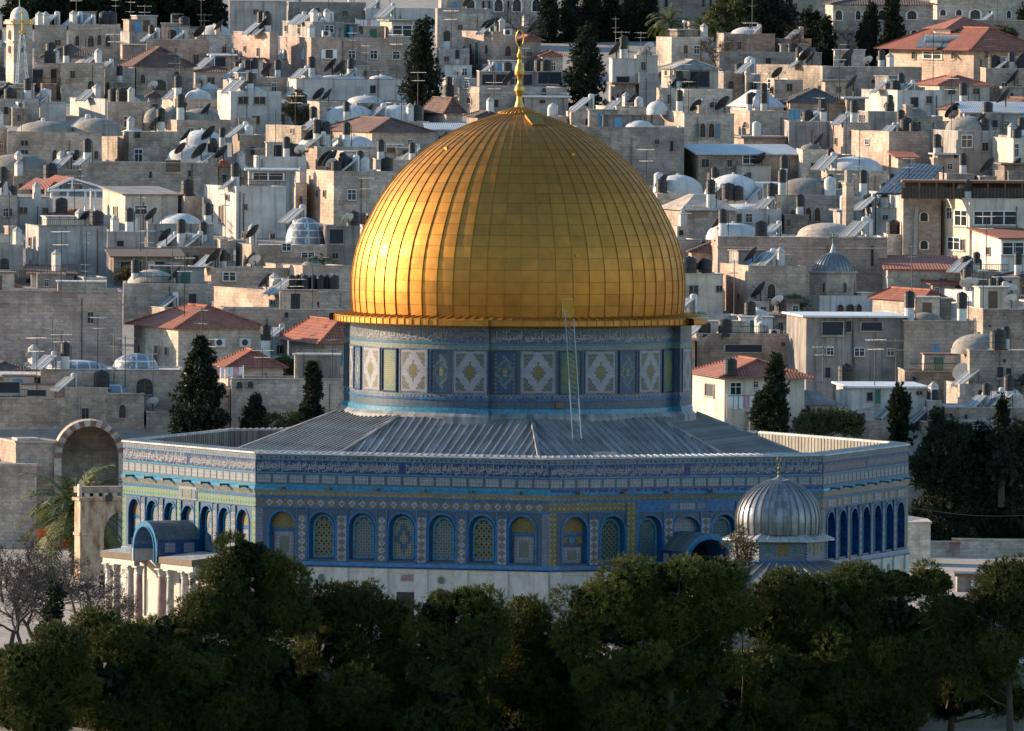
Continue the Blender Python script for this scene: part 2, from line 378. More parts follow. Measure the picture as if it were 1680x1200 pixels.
def paving(name, c1, c2, sc):
    b = B(name); p = b.geo()
    br = b.n('ShaderNodeTexBrick', Vector=p, Color1=c1, Color2=c2, Mortar=tuple(k*.5 for k in c1), Scale=1.0, Mortar_Size=.02, Brick_Width=sc, Row_Height=sc*.6)
    v = b.mt('MULTIPLY', b.rng(b.noise(p, .12, 6), .3, .7, 1.15, .75), b.rng(b.noise(p, 1.5, 5, .7), .3, .7, 1.1, .85))
    return b.fin(b.mix(1.0, br.outputs[0], b.gray(v), 'MULTIPLY'), .9)
paving('paving', (.42, .36, .295), (.36, .31, .255), 1.1)
def earth(name, c1, c2):
    b = B(name); p = b.geo(); f = b.rng(b.noise(p, .05, 8, .65), .35, .65, 0, 1)
    col = b.mix(f, c1, c2); v = b.rng(b.noise(p, .8, 6, .7), .3, .7, .7, 1.2)
    b.bump(b.noise(p, 1.2, 6), .5, .2)
    return b.fin(b.mix(1.0, col, b.gray(v), 'MULTIPLY'), .95)
earth('hillside', (.15, .125, .075), (.085, .08, .045)); earth('town_ground', (.33, .285, .23), (.24, .21, .175)); earth('esplanade_soil', (.13, .11, .075), (.24, .20, .145))
xs = [-6000, -2500, -900, -400, -200, -100, -40, 0, 40, 100, 200, 400, 900, 2500, 6000]
def sheet(name, ys, mat, dz=0.0):
    m = MB(); n = len(xs)
    m.add([(x, y, zterr(y)+dz) for y in ys for x in xs], [(i*n+k, i*n+k+1, (i+1)*n+k+1, (i+1)*n+k) for i in range(len(ys)-1) for k in range(n-1)], mat)
    return tag(m.build(name), kind='structure')
sheet('hillside', [-9000, -1400, -950, -860, -700, -520, -400, -300, -150, -135], 'hillside')
sheet('esplanade', [-135, -100, -70, -60, -47, -46.4], 'esplanade_soil')
sheet('platform', [-46.4, -20, 20, 60, 104], 'paving')
sheet('town_hill', [104, 106, 110, 130, 165, 190, 220, 250, 280, 310, 345, 380, 420, 465, 510, 560, 620, 700, 800, 900, 1500, 4000, 9000], 'town_ground')
# ------------------------------------------------------------------ the golden domed shrine
A_OCT = 4.71
WALL_AP = 24.78
shrine = empty('domed_shrine', (0, 0, 0), 0, 'octagonal blue tiled shrine with a large golden dome', 'shrine')
def frame(k):          # local x along face k (left to right seen from outside), y outwards, z up
    a = radians(A_OCT+22.5+45*k); n = Vector((sin(a), -cos(a), 0)); t = Vector((cos(a), sin(a), 0))
    o = n*WALL_AP
    return Matrix(((t.x, n.x, 0, o.x), (t.y, n.y, 0, o.y), (t.z, n.z, 1, 0), (0, 0, 0, 1)))
TG = math.tan(pi/8)
def hw(d): return (WALL_AP+d)*TG
def band(m, z0, z1, d, mat, d1=None, lip=True):
    """a band right round one face, standing d proud of the wall; d1 lets its top lean"""
    d1 = d if d1 is None else d1
    m.quad((-hw(d), d, z0), (hw(d), d, z0), (hw(d1), d1, z1), (-hw(d1), d1, z1), mat)
    if lip:
        m.quad((-hw(d1), d1, z1), (hw(d1), d1, z1), (hw(-.3), -.3, z1), (-hw(-.3), -.3, z1), mat)
        m.quad((-hw(-.3), -.3, z0), (hw(-.3), -.3, z0), (hw(d), d, z0), (-hw(d), d, z0), mat)
def rect(m, x0, x1, z0, z1, d, mat, back=-.02):
    m.box(x0, x1, back, d, z0, z1, mat) if d > .011 else m.quad((x0, d, z0), (x1, d, z0), (x1, d, z1), (x0, d, z1), mat)
def arch_pts(c, w, z0, zs, za, n=9):
    """outline of an arched opening from bottom left over the (slightly pointed) top to bottom right"""
    L = [(c-w, z0)]
    for i in range(n):
        t = i/(n-1)*pi/2; L.append((c-w*cos(t)**.92 if t < pi/2-1e-6 else c, zs+(za-zs)*sin(t)))
    return L + [(2*c-x, z) for x, z in reversed(L[:-1])]
def arch_wall(m, x0, x1, z0, z1, o, d, mat):     # wall rectangle round an arched hole
    c = (o[0][0]+o[-1][0])/2
    ol, orr = o[0][0], o[-1][0]
    m.quad((x0, d, z0), (ol, d, z0), (ol, d, z1), (x0, d, z1), mat); m.quad((orr, d, z0), (x1, d, z0), (x1, d, z1), (orr, d, z1), mat)
    if o[0][1] > z0+.01: m.quad((ol, d, z0), (orr, d, z0), (orr, d, o[0][1]), (ol, d, o[0][1]), mat)
    for (a, za), (b, zb) in zip(o[1:-1], o[2:-1]): m.quad((a, d, za), (b, d, zb), (b, d, z1), (a, d, z1), mat)
def arch_ring(m, o, o2, d, mat, d0=0.0):         # raised border between two outlines
    for (a, za), (b, zb), (e, ze), (g, zg) in zip(o, o[1:], o2[1:], o2):
        m.quad((g, d, zg), (e, d, ze), (b, d, zb), (a, d, za), mat)
        m.quad((g, d0, zg), (e, d0, ze), (e, d, ze), (g, d, zg), mat); m.quad((a, d, za), (b, d, zb), (b, d0, zb), (a, d0, za), mat)
def arch_reveal(m, o, d0, d1, mat):
    for (a, za), (b, zb) in zip(o, o[1:]): m.quad((a, d0, za), (b, d0, zb), (b, d1, zb), (a, d1, za), mat)
    m.quad((o[0][0], d0, o[0][1]), (o[-1][0], d0, o[-1][1]), (o[-1][0], d1, o[-1][1]), (o[0][0], d1, o[0][1]), mat)
def arch_fill(m, o, d, mat):
    for (a, za), (b, zb) in zip(o[1:len(o)//2], o[2:len(o)//2+1]):
        c = (o[0][0]+o[-1][0])/2
        m.quad((a, d, za), (2*c-a, d, za), (2*c-b, d, zb), (b, d, zb), mat)
    m.quad((o[0][0], d, o[0][1]), (o[-1][0], d, o[-1][1]), (o[-2][0], d, o[-2][1]), (o[1][0], d, o[1][1]), mat)
def in_arch(x, z, w, zs, za):
    x = abs(x)
    if x > w: return False
    if z <= zs: return True
    return z-zs < (za-zs)*sqrt(max(0, 1-(x/w)**2.1))
def lattice(m, c, w, z0, zs, za, d, style):
    """pierced window screen: a mosaic of rings and dark holes"""
    cs = 2*w/7; nz = int((za-z0)/cs)+1
    for i in range(7):
        for j in range(nz):
            x, z = c-w+(i+.5)*cs, z0+(j+.5)*cs
            if not in_arch(x-c, z+cs*.2, w, zs, za): continue
            u = abs(x-c)/w; v = abs(z-(z0+za)/2)/((za-z0)/2)
            on = (i+j) % 2 == 0
            if style == 'blue': ring, other = 'lat_beige', 'lat_teal'
            elif style == 'yellow': ring, other = 'lat_yellow', ('hole_shade' if j % 3 else 'lat_teal')
            elif style == 'green': ring, other = 'lat_green', 'lat_yellow' if (i*3+j) % 4 == 0 else 'hole_shade'
            elif style == 'dark': ring, other = 'lat_olive_', 'lat_blue'
            else:
                s = u*.9+v*1.15
                ring, other = ('lat_beige', 'lat_beige') if s > .95 or s < .42 else ('lat_teal', 'lat_blue')
            if ring == 'lat_olive_': ring = 'lat_green'
            h = cs*.5
            rect(m, x-h, x+h, z-h, z+h, d, ring if on else other)
            if on or other == ring:
                q = cs*.23; m.quad((x-q, d+.006, z-q), (x+q, d+.006, z-q), (x+q, d+.006, z+q), (x-q, d+.006, z+q), 'hole_shade' if other != 'lat_blue' or ring != 'lat_teal' else 'lat_blue')
# --- Arabic lettering (joined forms) as raised strokes
AR = {}
_c = 0xFE80
for ch, n in zip('ءآأؤإئابةتثجحخدذرزسشصضطظعغفقكلمنهوىي', [1,2,2,2,2,4,2,4,2,4,4,4,4,4,2,2,2,2,4,4,4,4,4,4,4,4,4,4,4,4,4,4,4,2,2,4]):
    AR[ch] = (_c, n); _c += n
def shape_ar(s):
    out = []; i = 0
    def joins(c): return c in AR and AR[c][1] == 4
    while i < len(s):
        c = s[i]
        if c not in AR: out.append(c); i += 1; continue
        prev = i > 0 and joins(s[i-1])
        if c == 'ل' and i+1 < len(s) and s[i+1] in 'اأإآ':
            b = {'آ': 0xFEF5, 'أ': 0xFEF7, 'إ': 0xFEF9, 'ا': 0xFEFB}[s[i+1]]
            out.append(chr(b+(1 if prev else 0))); i += 2; continue
        nxt = AR[c][1] == 4 and i+1 < len(s) and s[i+1] in AR and s[i+1] != 'ء'
        base, n = AR[c]
        if n == 1: k = 0
        elif n == 2: k = 1 if prev else 0
        else: k = (3 if nxt else 1) if prev else (2 if nxt else 0)
        out.append(chr(base+k)); i += 1
    return ''.join(reversed(out))
YASIN = ['يس والقرآن الحكيم إنك لمن المرسلين على صراط مستقيم تنزيل العزيز الرحيم لتنذر قوما ما أنذر',
         'آباؤهم فهم غافلون لقد حق القول على أكثرهم فهم لا يؤمنون إنا جعلنا في أعناقهم أغلالا فهي إلى',
         'الأذقان فهم مقمحون وجعلنا من بين أيديهم سدا ومن خلفهم سدا فأغشيناهم فهم لا يبصرون وسواء عليهم',
         'أأنذرتهم أم لم تنذرهم لا يؤمنون إنما تنذر من اتبع الذكر وخشي الرحمن بالغيب فبشره بمغفرة وأجر كريم']
_txt = {}
def text_polys(s):
    if s not in _txt:
        cu = bpy.data.curves.new('lettering', 'FONT'); cu.body = shape_ar(s); cu.resolution_u = 2
        o = bpy.data.objects.new('lettering', cu); link(o); bpy.context.view_layer.update()
        me = bpy.data.meshes.new_from_object(o.evaluated_get(bpy.context.evaluated_depsgraph_get()))
        v = np.array([tuple(q.co) for q in me.vertices]); f = [tuple(p.vertices) for p in me.polygons]
        bpy.data.objects.remove(o); bpy.data.curves.remove(cu); bpy.data.meshes.remove(me)
        if len(v):
            v[:, 0] = (v[:, 0]-v[:, 0].min())/(v[:, 0].max()-v[:, 0].min())
            lo, hi = np.percentile(v[:, 1], 2), np.percentile(v[:, 1], 98); v[:, 1] = (v[:, 1]-lo)/(hi-lo)
        _txt[s] = (v, f)
    return _txt[s]
def lettering(m, s, x0, x1, z0, z1, place, mat='text_white'):
    v, f = text_polys(s)
    if not len(v): return
    m.add([place(x0+(x1-x0)*a, z0+(z1-z0)*min(1.12, max(-.12, b))) for a, b, _ in v], f, mat)
# --- one face of the octagon
PITCH = 2.79
def facade(k, theme, full=True):
    fr = frame(k); m = MB(); m.M = fr
    frz = {'SE': 'tile_taupe', 'E': 'tile_yellow', 'S': 'tile_green', 'NE': 'tile_olive'}[theme]
    band(m, 11.80, 12.18, .0, 'tile_crest', lip=False); band(m, 11.74, 11.80, .03, 'tile_turq')
    band(m, 10.93, 11.74, .0, 'tile_text', lip=False); band(m, 10.84, 10.93, .035, 'tile_turq')
    band(m, 10.13, 10.84, .0, 'tile_grey', lip=False)
    band(m, 9.93, 10.13, .04, 'tile_dash' if theme == 'E' else 'tile_turq'); band(m, 9.78, 9.93, .14, 'tile_turq', .05)
    band(m, 9.36, 9.78, .0, 'tile_beige', .13); band(m, 9.22, 9.36, .05, 'tile_blue')
    band(m, 8.62, 9.22, .0, frz, lip=False)
    if theme == 'S': band(m, 9.36, 9.40, .01, 'tile_blue')
    np_ = 18 if theme == 'SE' else 21
    for i in range(np_):
        c = -hw(0)+(i+.5)*2*hw(0)/np_
        pw_ = hw(0)/np_*.82; rect(m, c-pw_, c+pw_, 10.22, 10.76, .02, 'tile_white')
    z0, z1 = 5.06, 8.62
    if theme in ('SE',):
        for i in range(27):
            c = -hw(0)+.62+(i+.5)*(2*hw(0)-.95)/27; h = .26
            m.poly([(c-h, .018, 8.92), (c, .018, 8.92-h), (c+h, .018, 8.92), (c, .018, 8.92+h)], 'tile_white_plain')
            q = .11; m.poly([(c-q, .026, 8.92), (c, .026, 8.92-q), (c+q, .026, 8.92), (c, .026, 8.92+q)], 'tile_lavender')
    # corner strips
    side = hw(0)-3.5*PITCH
    for s in (-1, 1):
        a, b = sorted((s*3.5*PITCH, s*hw(0)))
        cm = {'SE': 'tile_lavender', 'E': 'tile_yellow', 'S': 'tile_green', 'NE': 'tile_olive'}[theme]
        m.quad((a, 0, z0), (b, 0, z0), (b, 0, z1), (a, 0, z1), cm)
    band(m, 8.56, 8.64, .06, 'tile_blue')
    band(m, 4.78, 5.06, .10, 'tile_blue', .06); band(m, 4.70, 4.80, .16, 'tile_deep')
    wins = []
    for i in range(7):
        c = (i-3)*PITCH; x0, x1 = c-PITCH/2, c+PITCH/2
        door = i == 3 and theme in ('E', 'S')
        tall = theme in ('E',) and door
        w, zs, za = (.90, 7.35, 8.32)
        if door: w, zs, za = 1.05, 7.15, 8.22
        o = arch_pts(c, w, 5.22, zs, za)
        dep = {'S': -.33, 'NE': -.42}.get(theme, -.45)
        arch_wall(m, x0, x1, z0, z1, o, 0.0, 'tile_spandrel')
        o2 = arch_pts(c, w+.13, 5.22, zs, za+.14); arch_ring(m, o, o2, .05, 'tile_blue')
        arch_reveal(m, o, 0.05, dep, 'tile_deep' if theme in ('NE', 'S') else 'tile_blue')
        arch_fill(m, o, dep, 'tile_spandrel')
        blind = i in (0, 6) or door
        if blind:
            arch_fill(m, arch_pts(c, w-.03, 7.25, 7.35 if not door else 7.25, za-.05), dep+.012, 'tile_gold' if not door else 'tile_white')
            rect(m, c-w, c+w, 7.05, 7.25, dep+.03, 'tile_blue')
            if theme == 'E' and not door:
                for q in (-.55, 0, .55): rect(m, c+q-.2, c+q+.2, 6.55, 6.98, dep+.02, 'tile_turq' if q == 0 else 'tile_gold')
                rect(m, c-.66, c+.66, 5.25, 6.3, dep+.02, 'tile_white'); rect(m, c-.32, c+.32, 5.45, 6.05, dep+.03, 'lat_grey')
            else:
                rect(m, c-.66, c+.66, 5.25, 6.98, dep+.02, 'tile_white'); rect(m, c-.33, c+.33, 5.6, 6.65, dep+.03, 'lat_grey')
        else:
            wi = MB(); wi.M = fr; ww = .62
            oi = arch_pts(c, ww, 5.42, 7.2, 8.02); oo = arch_pts(c, ww+.12, 5.30, 7.2, 8.16)
            arch_ring(wi, oi, oo, dep+.09, 'tile_turq', dep)
            wi.box(c-ww-.1, c+ww+.1, dep, dep+.09, 5.30, 5.42, 'tile_turq')
            arch_fill(wi, oi, dep+.015, 'hole_shade')
            st = {'SE': ['', 'yellow', 'blue', 'lozenge', 'blue', 'yellow', ''], 'E': ['', 'green', 'dark', '', 'dark', 'green', ''],
                  'S': ['', 'blue', 'blue', '', 'lozenge', 'blue', ''], 'NE': ['', 'blue', 'dark', 'blue', 'dark', 'blue', '']}[theme][i]
            lattice(wi, c, ww, 5.42, 7.2, 8.02, dep+.02, st)
            wins.append(wi)
        # pilaster strip of diamonds between the bays
        if i < 6:
            px = x1; ph = .31
            wide = theme in ('SE', 'E') or i % 3 != 2
            if theme == 'NE' and i in (1, 3): rect(m, px-ph, px+ph, 5.1, 8.5, .06, 'tile_olive')
            elif theme == 'S' and i in (2, 3): rect(m, px-ph, px+ph, 5.1, 8.56, .045, 'tile_green')
            else:
                lightbg = (i + (theme == 'E')) % 2 == 1 or theme == 'E'
                rect(m, px-ph, px+ph, 5.12, 8.1, .06, 'tile_white_plain' if lightbg else 'tile_taupe')
                rect(m, px-ph, px+ph, 8.12, 8.5, .06, 'tile_spandrel')
                for j in range(6):
                    zc = 5.12+(j+.5)*2.98/6; h, v = .28, .245
                    m.poly([(px-h, .072, zc), (px, .072, zc-v), (px+h, .072, zc), (px, .072, zc+v)], 'tile_taupe' if lightbg else 'tile_white_plain')
                    if not lightbg:
                        h, v = .11, .10; m.poly([(px-h, .08, zc), (px, .08, zc-v), (px+h, .08, zc), (px, .08, zc+v)], 'tile_lavender')
            for s in (-1, 1): rect(m, min(px+s*ph, px+s*(ph+.09)), max(px+s*ph, px+s*(ph+.09)), 5.06, 8.56, .09, 'tile_blue')
    if theme == 'E':
        for x in (-1.42*PITCH/1.0, 1.42*PITCH):      # yellow bands dropping beside the door bay
            pass
        for s in (-1, 1):
            rect(m, s*1.5*PITCH-.35, s*1.5*PITCH+.35, 5.06, 9.2, .10, 'tile_yellow'); rect(m, s*(1.5*PITCH-.44)-.09, s*(1.5*PITCH-.44)+.09, 5.06, 9.2, .12, 'tile_blue')
            rect(m, s*1.05-.3, s*1.05+.3, 8.72, 9.12, .05, 'tile_lavender')
        rect(m, -PITCH*1.3, PITCH*1.3, 8.60, 9.24, .02, 'tile_blue'); rect(m, -.58, .58, 8.7, 9.14, .06, 'tile_white')
    if theme == 'S':
        rect(m, -1.35, 1.35, 8.55, 9.5, .06, 'tile_white_plain'); rect(m, -.65, .65, 8.7, 9.35, .09, 'tile_olive')
        for s in (-1, 1): rect(m, s*1.0-.22, s*1.0+.22, 8.72, 9.32, .09, 'tile_lavender')
    if theme == 'NE':
        for i in range(7):
            if i % 2 == 1: rect(m, (i-3)*PITCH-1.15, (i-3)*PITCH+1.15, 8.68, 9.16, .03, 'tile_white'); rect(m, (i-3)*PITCH-.3, (i-3)*PITCH+.3, 8.7, 9.14, .05, 'tile_gold')
            else: rect(m, (i-3)*PITCH-.75, (i-3)*PITCH+.75, 8.68, 9.16, .03, 'tile_white')
    wall = m.build('tiled_wall', shrine)
    for wi in wins: wi.build('window', wall)
    # raised inscription, two interleaved lines
    pl = lambda x, z: fr @ Vector((x, .018, z)); pl2 = lambda x, z: fr @ Vector((x, .024, z))
    q = [1.0, 1.0]
    n = {'SE': 0, 'E': 1, 'NE': 2, 'S': 3}[theme]
    for j in range(2):
        for s_, (xa, xb) in enumerate(((-hw(0)+.1, -.25), (.25, hw(0)-.1))):
            for r_ in (0, 1):
                tx = MB(); lettering(tx, YASIN[(n+j+2*s_+r_) % 4][r_*9:62+r_*6], xa, xb, (10.98+.30*j) if r_ == 0 else 11.02+.1*j, (11.44+.26*j) if r_ == 0 else 11.70, pl if j else pl2)
                if tx.v: tx.build('inscription', wall)
    # water spouts along the cornice
    for i in range(7 if theme in ('S', 'NE') else 6):
        c = -hw(0)+(i+.6)*2*hw(0)/(7 if theme in ('S', 'NE') else 6.2)
        sp = MB(); sp.M = fr; sp.box(c-.09, c+.09, -.02, .62, 9.84, 9.97, 'lead_dark'); sp.box(c-.12, c+.12, .58, .72, 9.80, 9.99, 'lead_dark'); sp.build('water_spout', wall)
    # marble below
    b = MB(); b.M = fr
    b.quad((-hw(0), 0, 0), (hw(0), 0, 0), (hw(0), 0, 4.72), (-hw(0), 0, 4.72), 'marble')
    band(b, 0, .5, .25, 'marble'); band(b, 4.45, 4.70, .05, 'marble')
    for i in range(8):
        c = (i-3.5)*PITCH; ww = .45
        a, e = max(c-ww, -hw(.14)), min(c+ww, hw(.14)); b.box(a, e, -.1, .14, .5, 4.68, 'marble')
    for i in range(7):
        c = (i-3)*PITCH
        for (x0, x1, za, zb) in ((c-.72, c+.72, 2.95, 3.0), (c-.72, c+.72, .7, .75), (c-.72, c-.67, .7, 3.0), (c+.67, c+.72, .7, 3.0)): rect(b, x0, x1, za, zb, .03, 'marble_line')
    base = b.build('marble_base', shrine)
    for i in ((1, 4) if theme == 'SE' else (2, 5)):
        c = (i-3)*PITCH; v = MB(); v.M = fr
        v.poly([(c+.32*cos(t*pi/10), .04, 3.98+.32*sin(t*pi/10)) for t in range(20)], 'marble_line'); v.poly([(c+.24*cos(t*pi/10), .05, 3.98+.24*sin(t*pi/10)) for t in range(20)], 'lat_grey'); v.build('round_vent', base)
    if theme == 'SE':
        g = MB(); g.M = fr; c = 0.35
        g.box(c-.82, c+.82, 0, .09, 1.0, 3.3, 'marble'); g.box(c-.66, c+.66, .0, .1, 1.15, 3.15, 'hole_shade')
        for j in range(7): g.box(c-.62+j*.2, c-.58+j*.2, .1, .125, 1.15, 3.15, 'iron')
        for j in range(6): g.box(c-.66, c+.66, .1, .12, 1.4+j*.3, 1.44+j*.3, 'iron')
        g.build('grilled_window', base)
        g = MB(); g.M = fr; g.box(c-.42, c+.42, 0, .05, 3.85, 4.35, 'marble_line'); g.box(c-.36, c+.36, .0, .06, 3.9, 4.3, 'porphyry'); g.build('plaque', base)
for k, th in ((-2, 'S'), (-1, 'SE'), (0, 'E'), (1, 'NE'), (2, 'NE'), (3, 'SE'), (4, 'E'), (5, 'S')): 
    if k in (-2, -1, 0, 1): facade(k, th)
    else:
        m = MB(); m.M = frame(k); band(m, 4.7, 9.3, 0, 'tile_spandrel'); band(m, 9.3, 9.8, .05, 'tile_beige'); band(m, 9.8, 12.18, 0, 'tile_crest'); band(m, 10.9, 11.7, .02, 'tile_text')
        w_ = m.build('tiled_wall', shrine); m = MB(); m.M = frame(k); band(m, 0, 4.72, .02, 'marble'); m.build('marble_base', shrine)
# parapet cap, its inner side, and the lead roof with standing seams
def octv(r, z, k): a = radians(A_OCT+45*k); return Vector((r*sin(a), -r*cos(a), z))
par = MB()
for k in range(8):
    q = lambda r, z: (octv(r, z, k), octv(r, z, k+1))
    for (r0, z0), (r1, z1), mt in (((26.86, 12.10), (26.98, 12.13), 'lead_cap'), ((26.98, 12.13), (26.90, 12.24), 'lead_cap'), ((26.90, 12.24), (26.05, 12.34), 'lead_cap'), ((26.05, 12.34), (25.95, 12.2), 'lead_cap'), ((25.95, 12.2), (25.95, 9.0), 'lead_inner')):
        a, b = q(r0, z0); c, d = q(r1, z1); par.quad(a, b, d, c, mt)
    for i in range(42):
        f = (i+.5)/42; a, b = q(25.95, 12.2); c, d = q(25.95, 9.0); p0, p1 = a.lerp(b, f), c.lerp(d, f); inn = Vector((-p0.x, -p0.y, 0)).normalized()
        par.bar(p0+inn*.02, p1+inn*.005, .03, .03, 'lead_dark', up=inn)
        a, b = q(26.94, 12.25); c, d = q(26.05, 12.35); par.bar(a.lerp(b, f), c.lerp(d, f), .05, .05, 'lead_cap')
par.build('parapet', shrine)
rf = MB()
def rz(r): return 11.80-.39*(r-18.5)
NS = 34
for k in range(8):
    a, b = octv(25.9, rz(25.9), k), octv(25.9, rz(25.9), k+1); c, d = octv(12.25, rz(12.25), k), octv(12.25, rz(12.25), k+1)
    rf.quad(a, b, d, c, 'lead_roof')
    t = (b-a).normalized(); L = (b-a).length; Ls = (d-c).length; mid = (a+b)/2; midi = (c+d)/2; nrm = t.cross(midi-mid).normalized()
    if nrm.z < 0: nrm = -nrm
    for i in range(1, NS):
        x = (i/NS-.5)*L; ax = abs(x)
        f = 1.0 if ax < Ls/2 else (L/2-ax)/(L/2-Ls/2)
        p0 = mid+t*x; p1 = mid+t*x+(midi-mid)*f
        rf.bar(p0+nrm*.04, p1+nrm*.04, .08, .11, 'lead_roof', up=nrm)
    rf.bar(a+nrm*.05, c+nrm*.05, .26, .2, 'lead_roof', up=nrm)
roof = rf.build('lead_roof', shrine)
hb = MB(); p = at(992, 716, -17.0); hb.M = Matrix.Translation((5.9, -17.0, rz(18.0)+.05)); hb.box(-.75, .75, -.5, .5, -.4, .22, 'lead_roof'); hb.build('roof_hatch', shrine)
fl = MB(); q = octv(25.7, 10.9, -2)*.86; q.z = 10.6; fl.box(q.x-.2, q.x+.2, q.y-.15, q.y+.15, q.z-.1, q.z+.45, 'boiler_white')
# drum
RD = 11.4
dr = MB()
prof = [(RD+.35, 13.6), (RD+.35, 14.35), (RD+.12, 14.55), (RD+.10, 14.86), (RD, 14.92), (RD, 15.42), (RD+.06, 15.42), (RD+.06, 15.56), (RD, 15.58), (RD, 15.85), (RD, 18.85), (RD, 19.15), (RD+.04, 19.17), (RD+.04, 19.26), (RD, 19.28), (RD, 20.2), (RD, 20.5)]
pm = ['lead_roof', 'lead_roof', 'tile_turq', 'tile_turq', 'tile_grey', 'tile_turq', 'tile_blue', 'tile_blue', 'tile_crest', 'tile_spandrel', 'tile_beige', 'tile_turq', 'tile_turq', 'tile_turq', 'tile_grey', 'tile_crest']
pm[13] = 'tile_blue'; pm[14] = 'tile_text2'
tiles('tile_drum_white', [(.40, .41, .47), (.46, .46, .49), (.33, .35, .43)], .11, .4)
tiles('tile_text2', [(.13, .15, .21), (.20, .21, .25), (.07, .09, .16)], .1, .35)
dr.lathe(prof, pm, 128)
PIERS = (-16.2, 73.8, 163.8, -106.2)
for pa in PIERS:
    a0, a1 = radians(pa-6.9), radians(pa+6.9); pp = [(r+.58, z) for r, z in prof]
    dr.lathe(pp, pm, 10, a0=a0, a1=a1)
    for aa in (a0, a1):
        for (r, z), (r2, z2), mt in zip(pp, pp[1:], pm):
            A = lambda rr, zz: (rr*sin(aa), -rr*cos(aa), zz)
            dr.quad(A(RD-.2, z), A(r, z), A(r2, z2), A(RD-.2, z2), mt)
drum = dr.build('drum', shrine)
def near_pier(a): return any(abs((a-p+180) % 360-180) < 8 for p in PIERS)
def drum_panel(ac, halfw, z0, z1, nx, nz, fn, name, proud):
    m = MB(); off = .58 if near_pier(ac) else 0.0; R = RD+off
    P = lambda u, z, d: ((R+d)*sin(radians(ac)+u/R), -(R+d)*cos(radians(ac)+u/R), z)
    e = .09
    for (u0, u1, za, zb) in ((-halfw-e, -halfw, z0-e, z1+e), (halfw, halfw+e, z0-e, z1+e), (-halfw, halfw, z0-e, z0), (-halfw, halfw, z1, z1+e)):
        d = .10 if proud else .05
        m.quad(P(u0, za, d), P(u1, za, d), P(u1, zb, d), P(u0, zb, d), 'tile_deep' if proud else 'tile_lavender')
        m.quad(P(u0, za, 0), P(u0, za, d), P(u0, zb, d), P(u0, zb, 0), 'tile_deep'); m.quad(P(u1, za, d), P(u1, za, 0), P(u1, zb, 0), P(u1, zb, d), 'tile_deep')
        m.quad(P(u0, zb, d), P(u1, zb, d), P(u1, zb, 0), P(u0, zb, 0), 'tile_deep'); m.quad(P(u0, za, 0), P(u1, za, 0), P(u1, za, d), P(u0, za, d), 'tile_deep')
    for i in range(nx):
        for j in range(nz):
            u0, u1 = -halfw+2*halfw*i/nx, -halfw+2*halfw*(i+1)/nx; za, zb = z0+(z1-z0)*j/nz, z0+(z1-z0)*(j+1)/nz
            mt, hole = fn(abs((i+.5)/nx*2-1), abs((j+.5)/nz*2-1), i, j)
            m.quad(P(u0, za, .02), P(u1, za, .02), P(u1, zb, .02), P(u0, zb, .02), mt)
            if hole:
                a, b = (u0*.7+u1*.3), (u0*.3+u1*.7); c, d = za*.7+zb*.3, za*.3+zb*.7
                m.quad(P(a, c, .026), P(b, c, .026), P(b, d, .026), P(a, d, .026), hole)
    return m.build(name, drum)
def f_panel(x, y, i, j):
    s = x+y*.95
    if x < .16 and y < .22: return 'tile_gold', 'tile_taupe' if (i+j) % 2 else None
    if s < .46: return 'tile_taupe', 'tile_white_plain' if (i+j) % 3 == 0 else None
    if s < 1.02 or x > .88 or y > .92: return 'tile_drum_white', None
    return 'tile_taupe', 'tile_drum_white' if (i+j) % 3 == 0 else None
def f_blue(x, y, i, j):
    s = x*.9+y
    if x < .22 and y < .16: return 'lat_yellow', 'hole_shade' if j % 2 else None
    if s < .55: return 'lat_teal', None
    if s < .9: return ('lat_beige', 'hole_shade') if (i+j) % 2 else ('lat_teal', None)
    if x > .75 and (j % 2 == 0): return 'lat_beige', 'hole_shade'
    return 'lat_blue', None
def f_green(x, y, i, j):
    if (i+j) % 2: return 'lat_green', None
    return ('lat_yellow', 'hole_shade') if (x*.9+y) < .9 else ('lat_green', 'hole_shade')
for k in range(16):
    ac = -4.2+22.5*k
    g = k in (14, 1, 3)
    drum_panel(ac, .70, 15.95, 18.72, 10, 20, f_green if g else f_blue, 'drum_window', True)
    drum_panel(ac+11.25, 1.13, 15.95, 18.72, 15, 21, f_panel, 'tile_panel', False)
ISRA = ['سبحان الذي أسرى بعبده ليلا من المسجد الحرام إلى المسجد', 'الأقصى الذي باركنا حوله لنريه من آياتنا إنه هو السميع', 'البصير وآتينا موسى الكتاب وجعلناه هدى لبني إسرائيل', 'ألا تتخذوا من دوني وكيلا ذرية من حملنا مع نوح إنه كان']
for q in range(4):
    for j in range(2):
        a0 = -106.2+90*q+7.2; a1 = a0+75.6
        tx = MB(); lettering(tx, ISRA[(q+j) % 4], RD*radians(a0), RD*radians(a1), 19.36+.04*j, 19.92+.22*j, lambda x, z, j=j: ((RD+.018+.006*j)*sin(x/RD), -(RD+.018+.006*j)*cos(x/RD), z), 'text_dim')
        if tx.v: tx.build('inscription', drum)
vb = MB(); q = radians(17); vb.M = Matrix.Translation((RD*sin(radians(14.5)), -RD*cos(radians(14.5)), 14.95)) @ Matrix.Rotation(radians(14.5), 4, 'Z'); vb.box(-.28, .28, -.14, .2, 0, .42, 'wood'); vb.build('vent_box', drum)
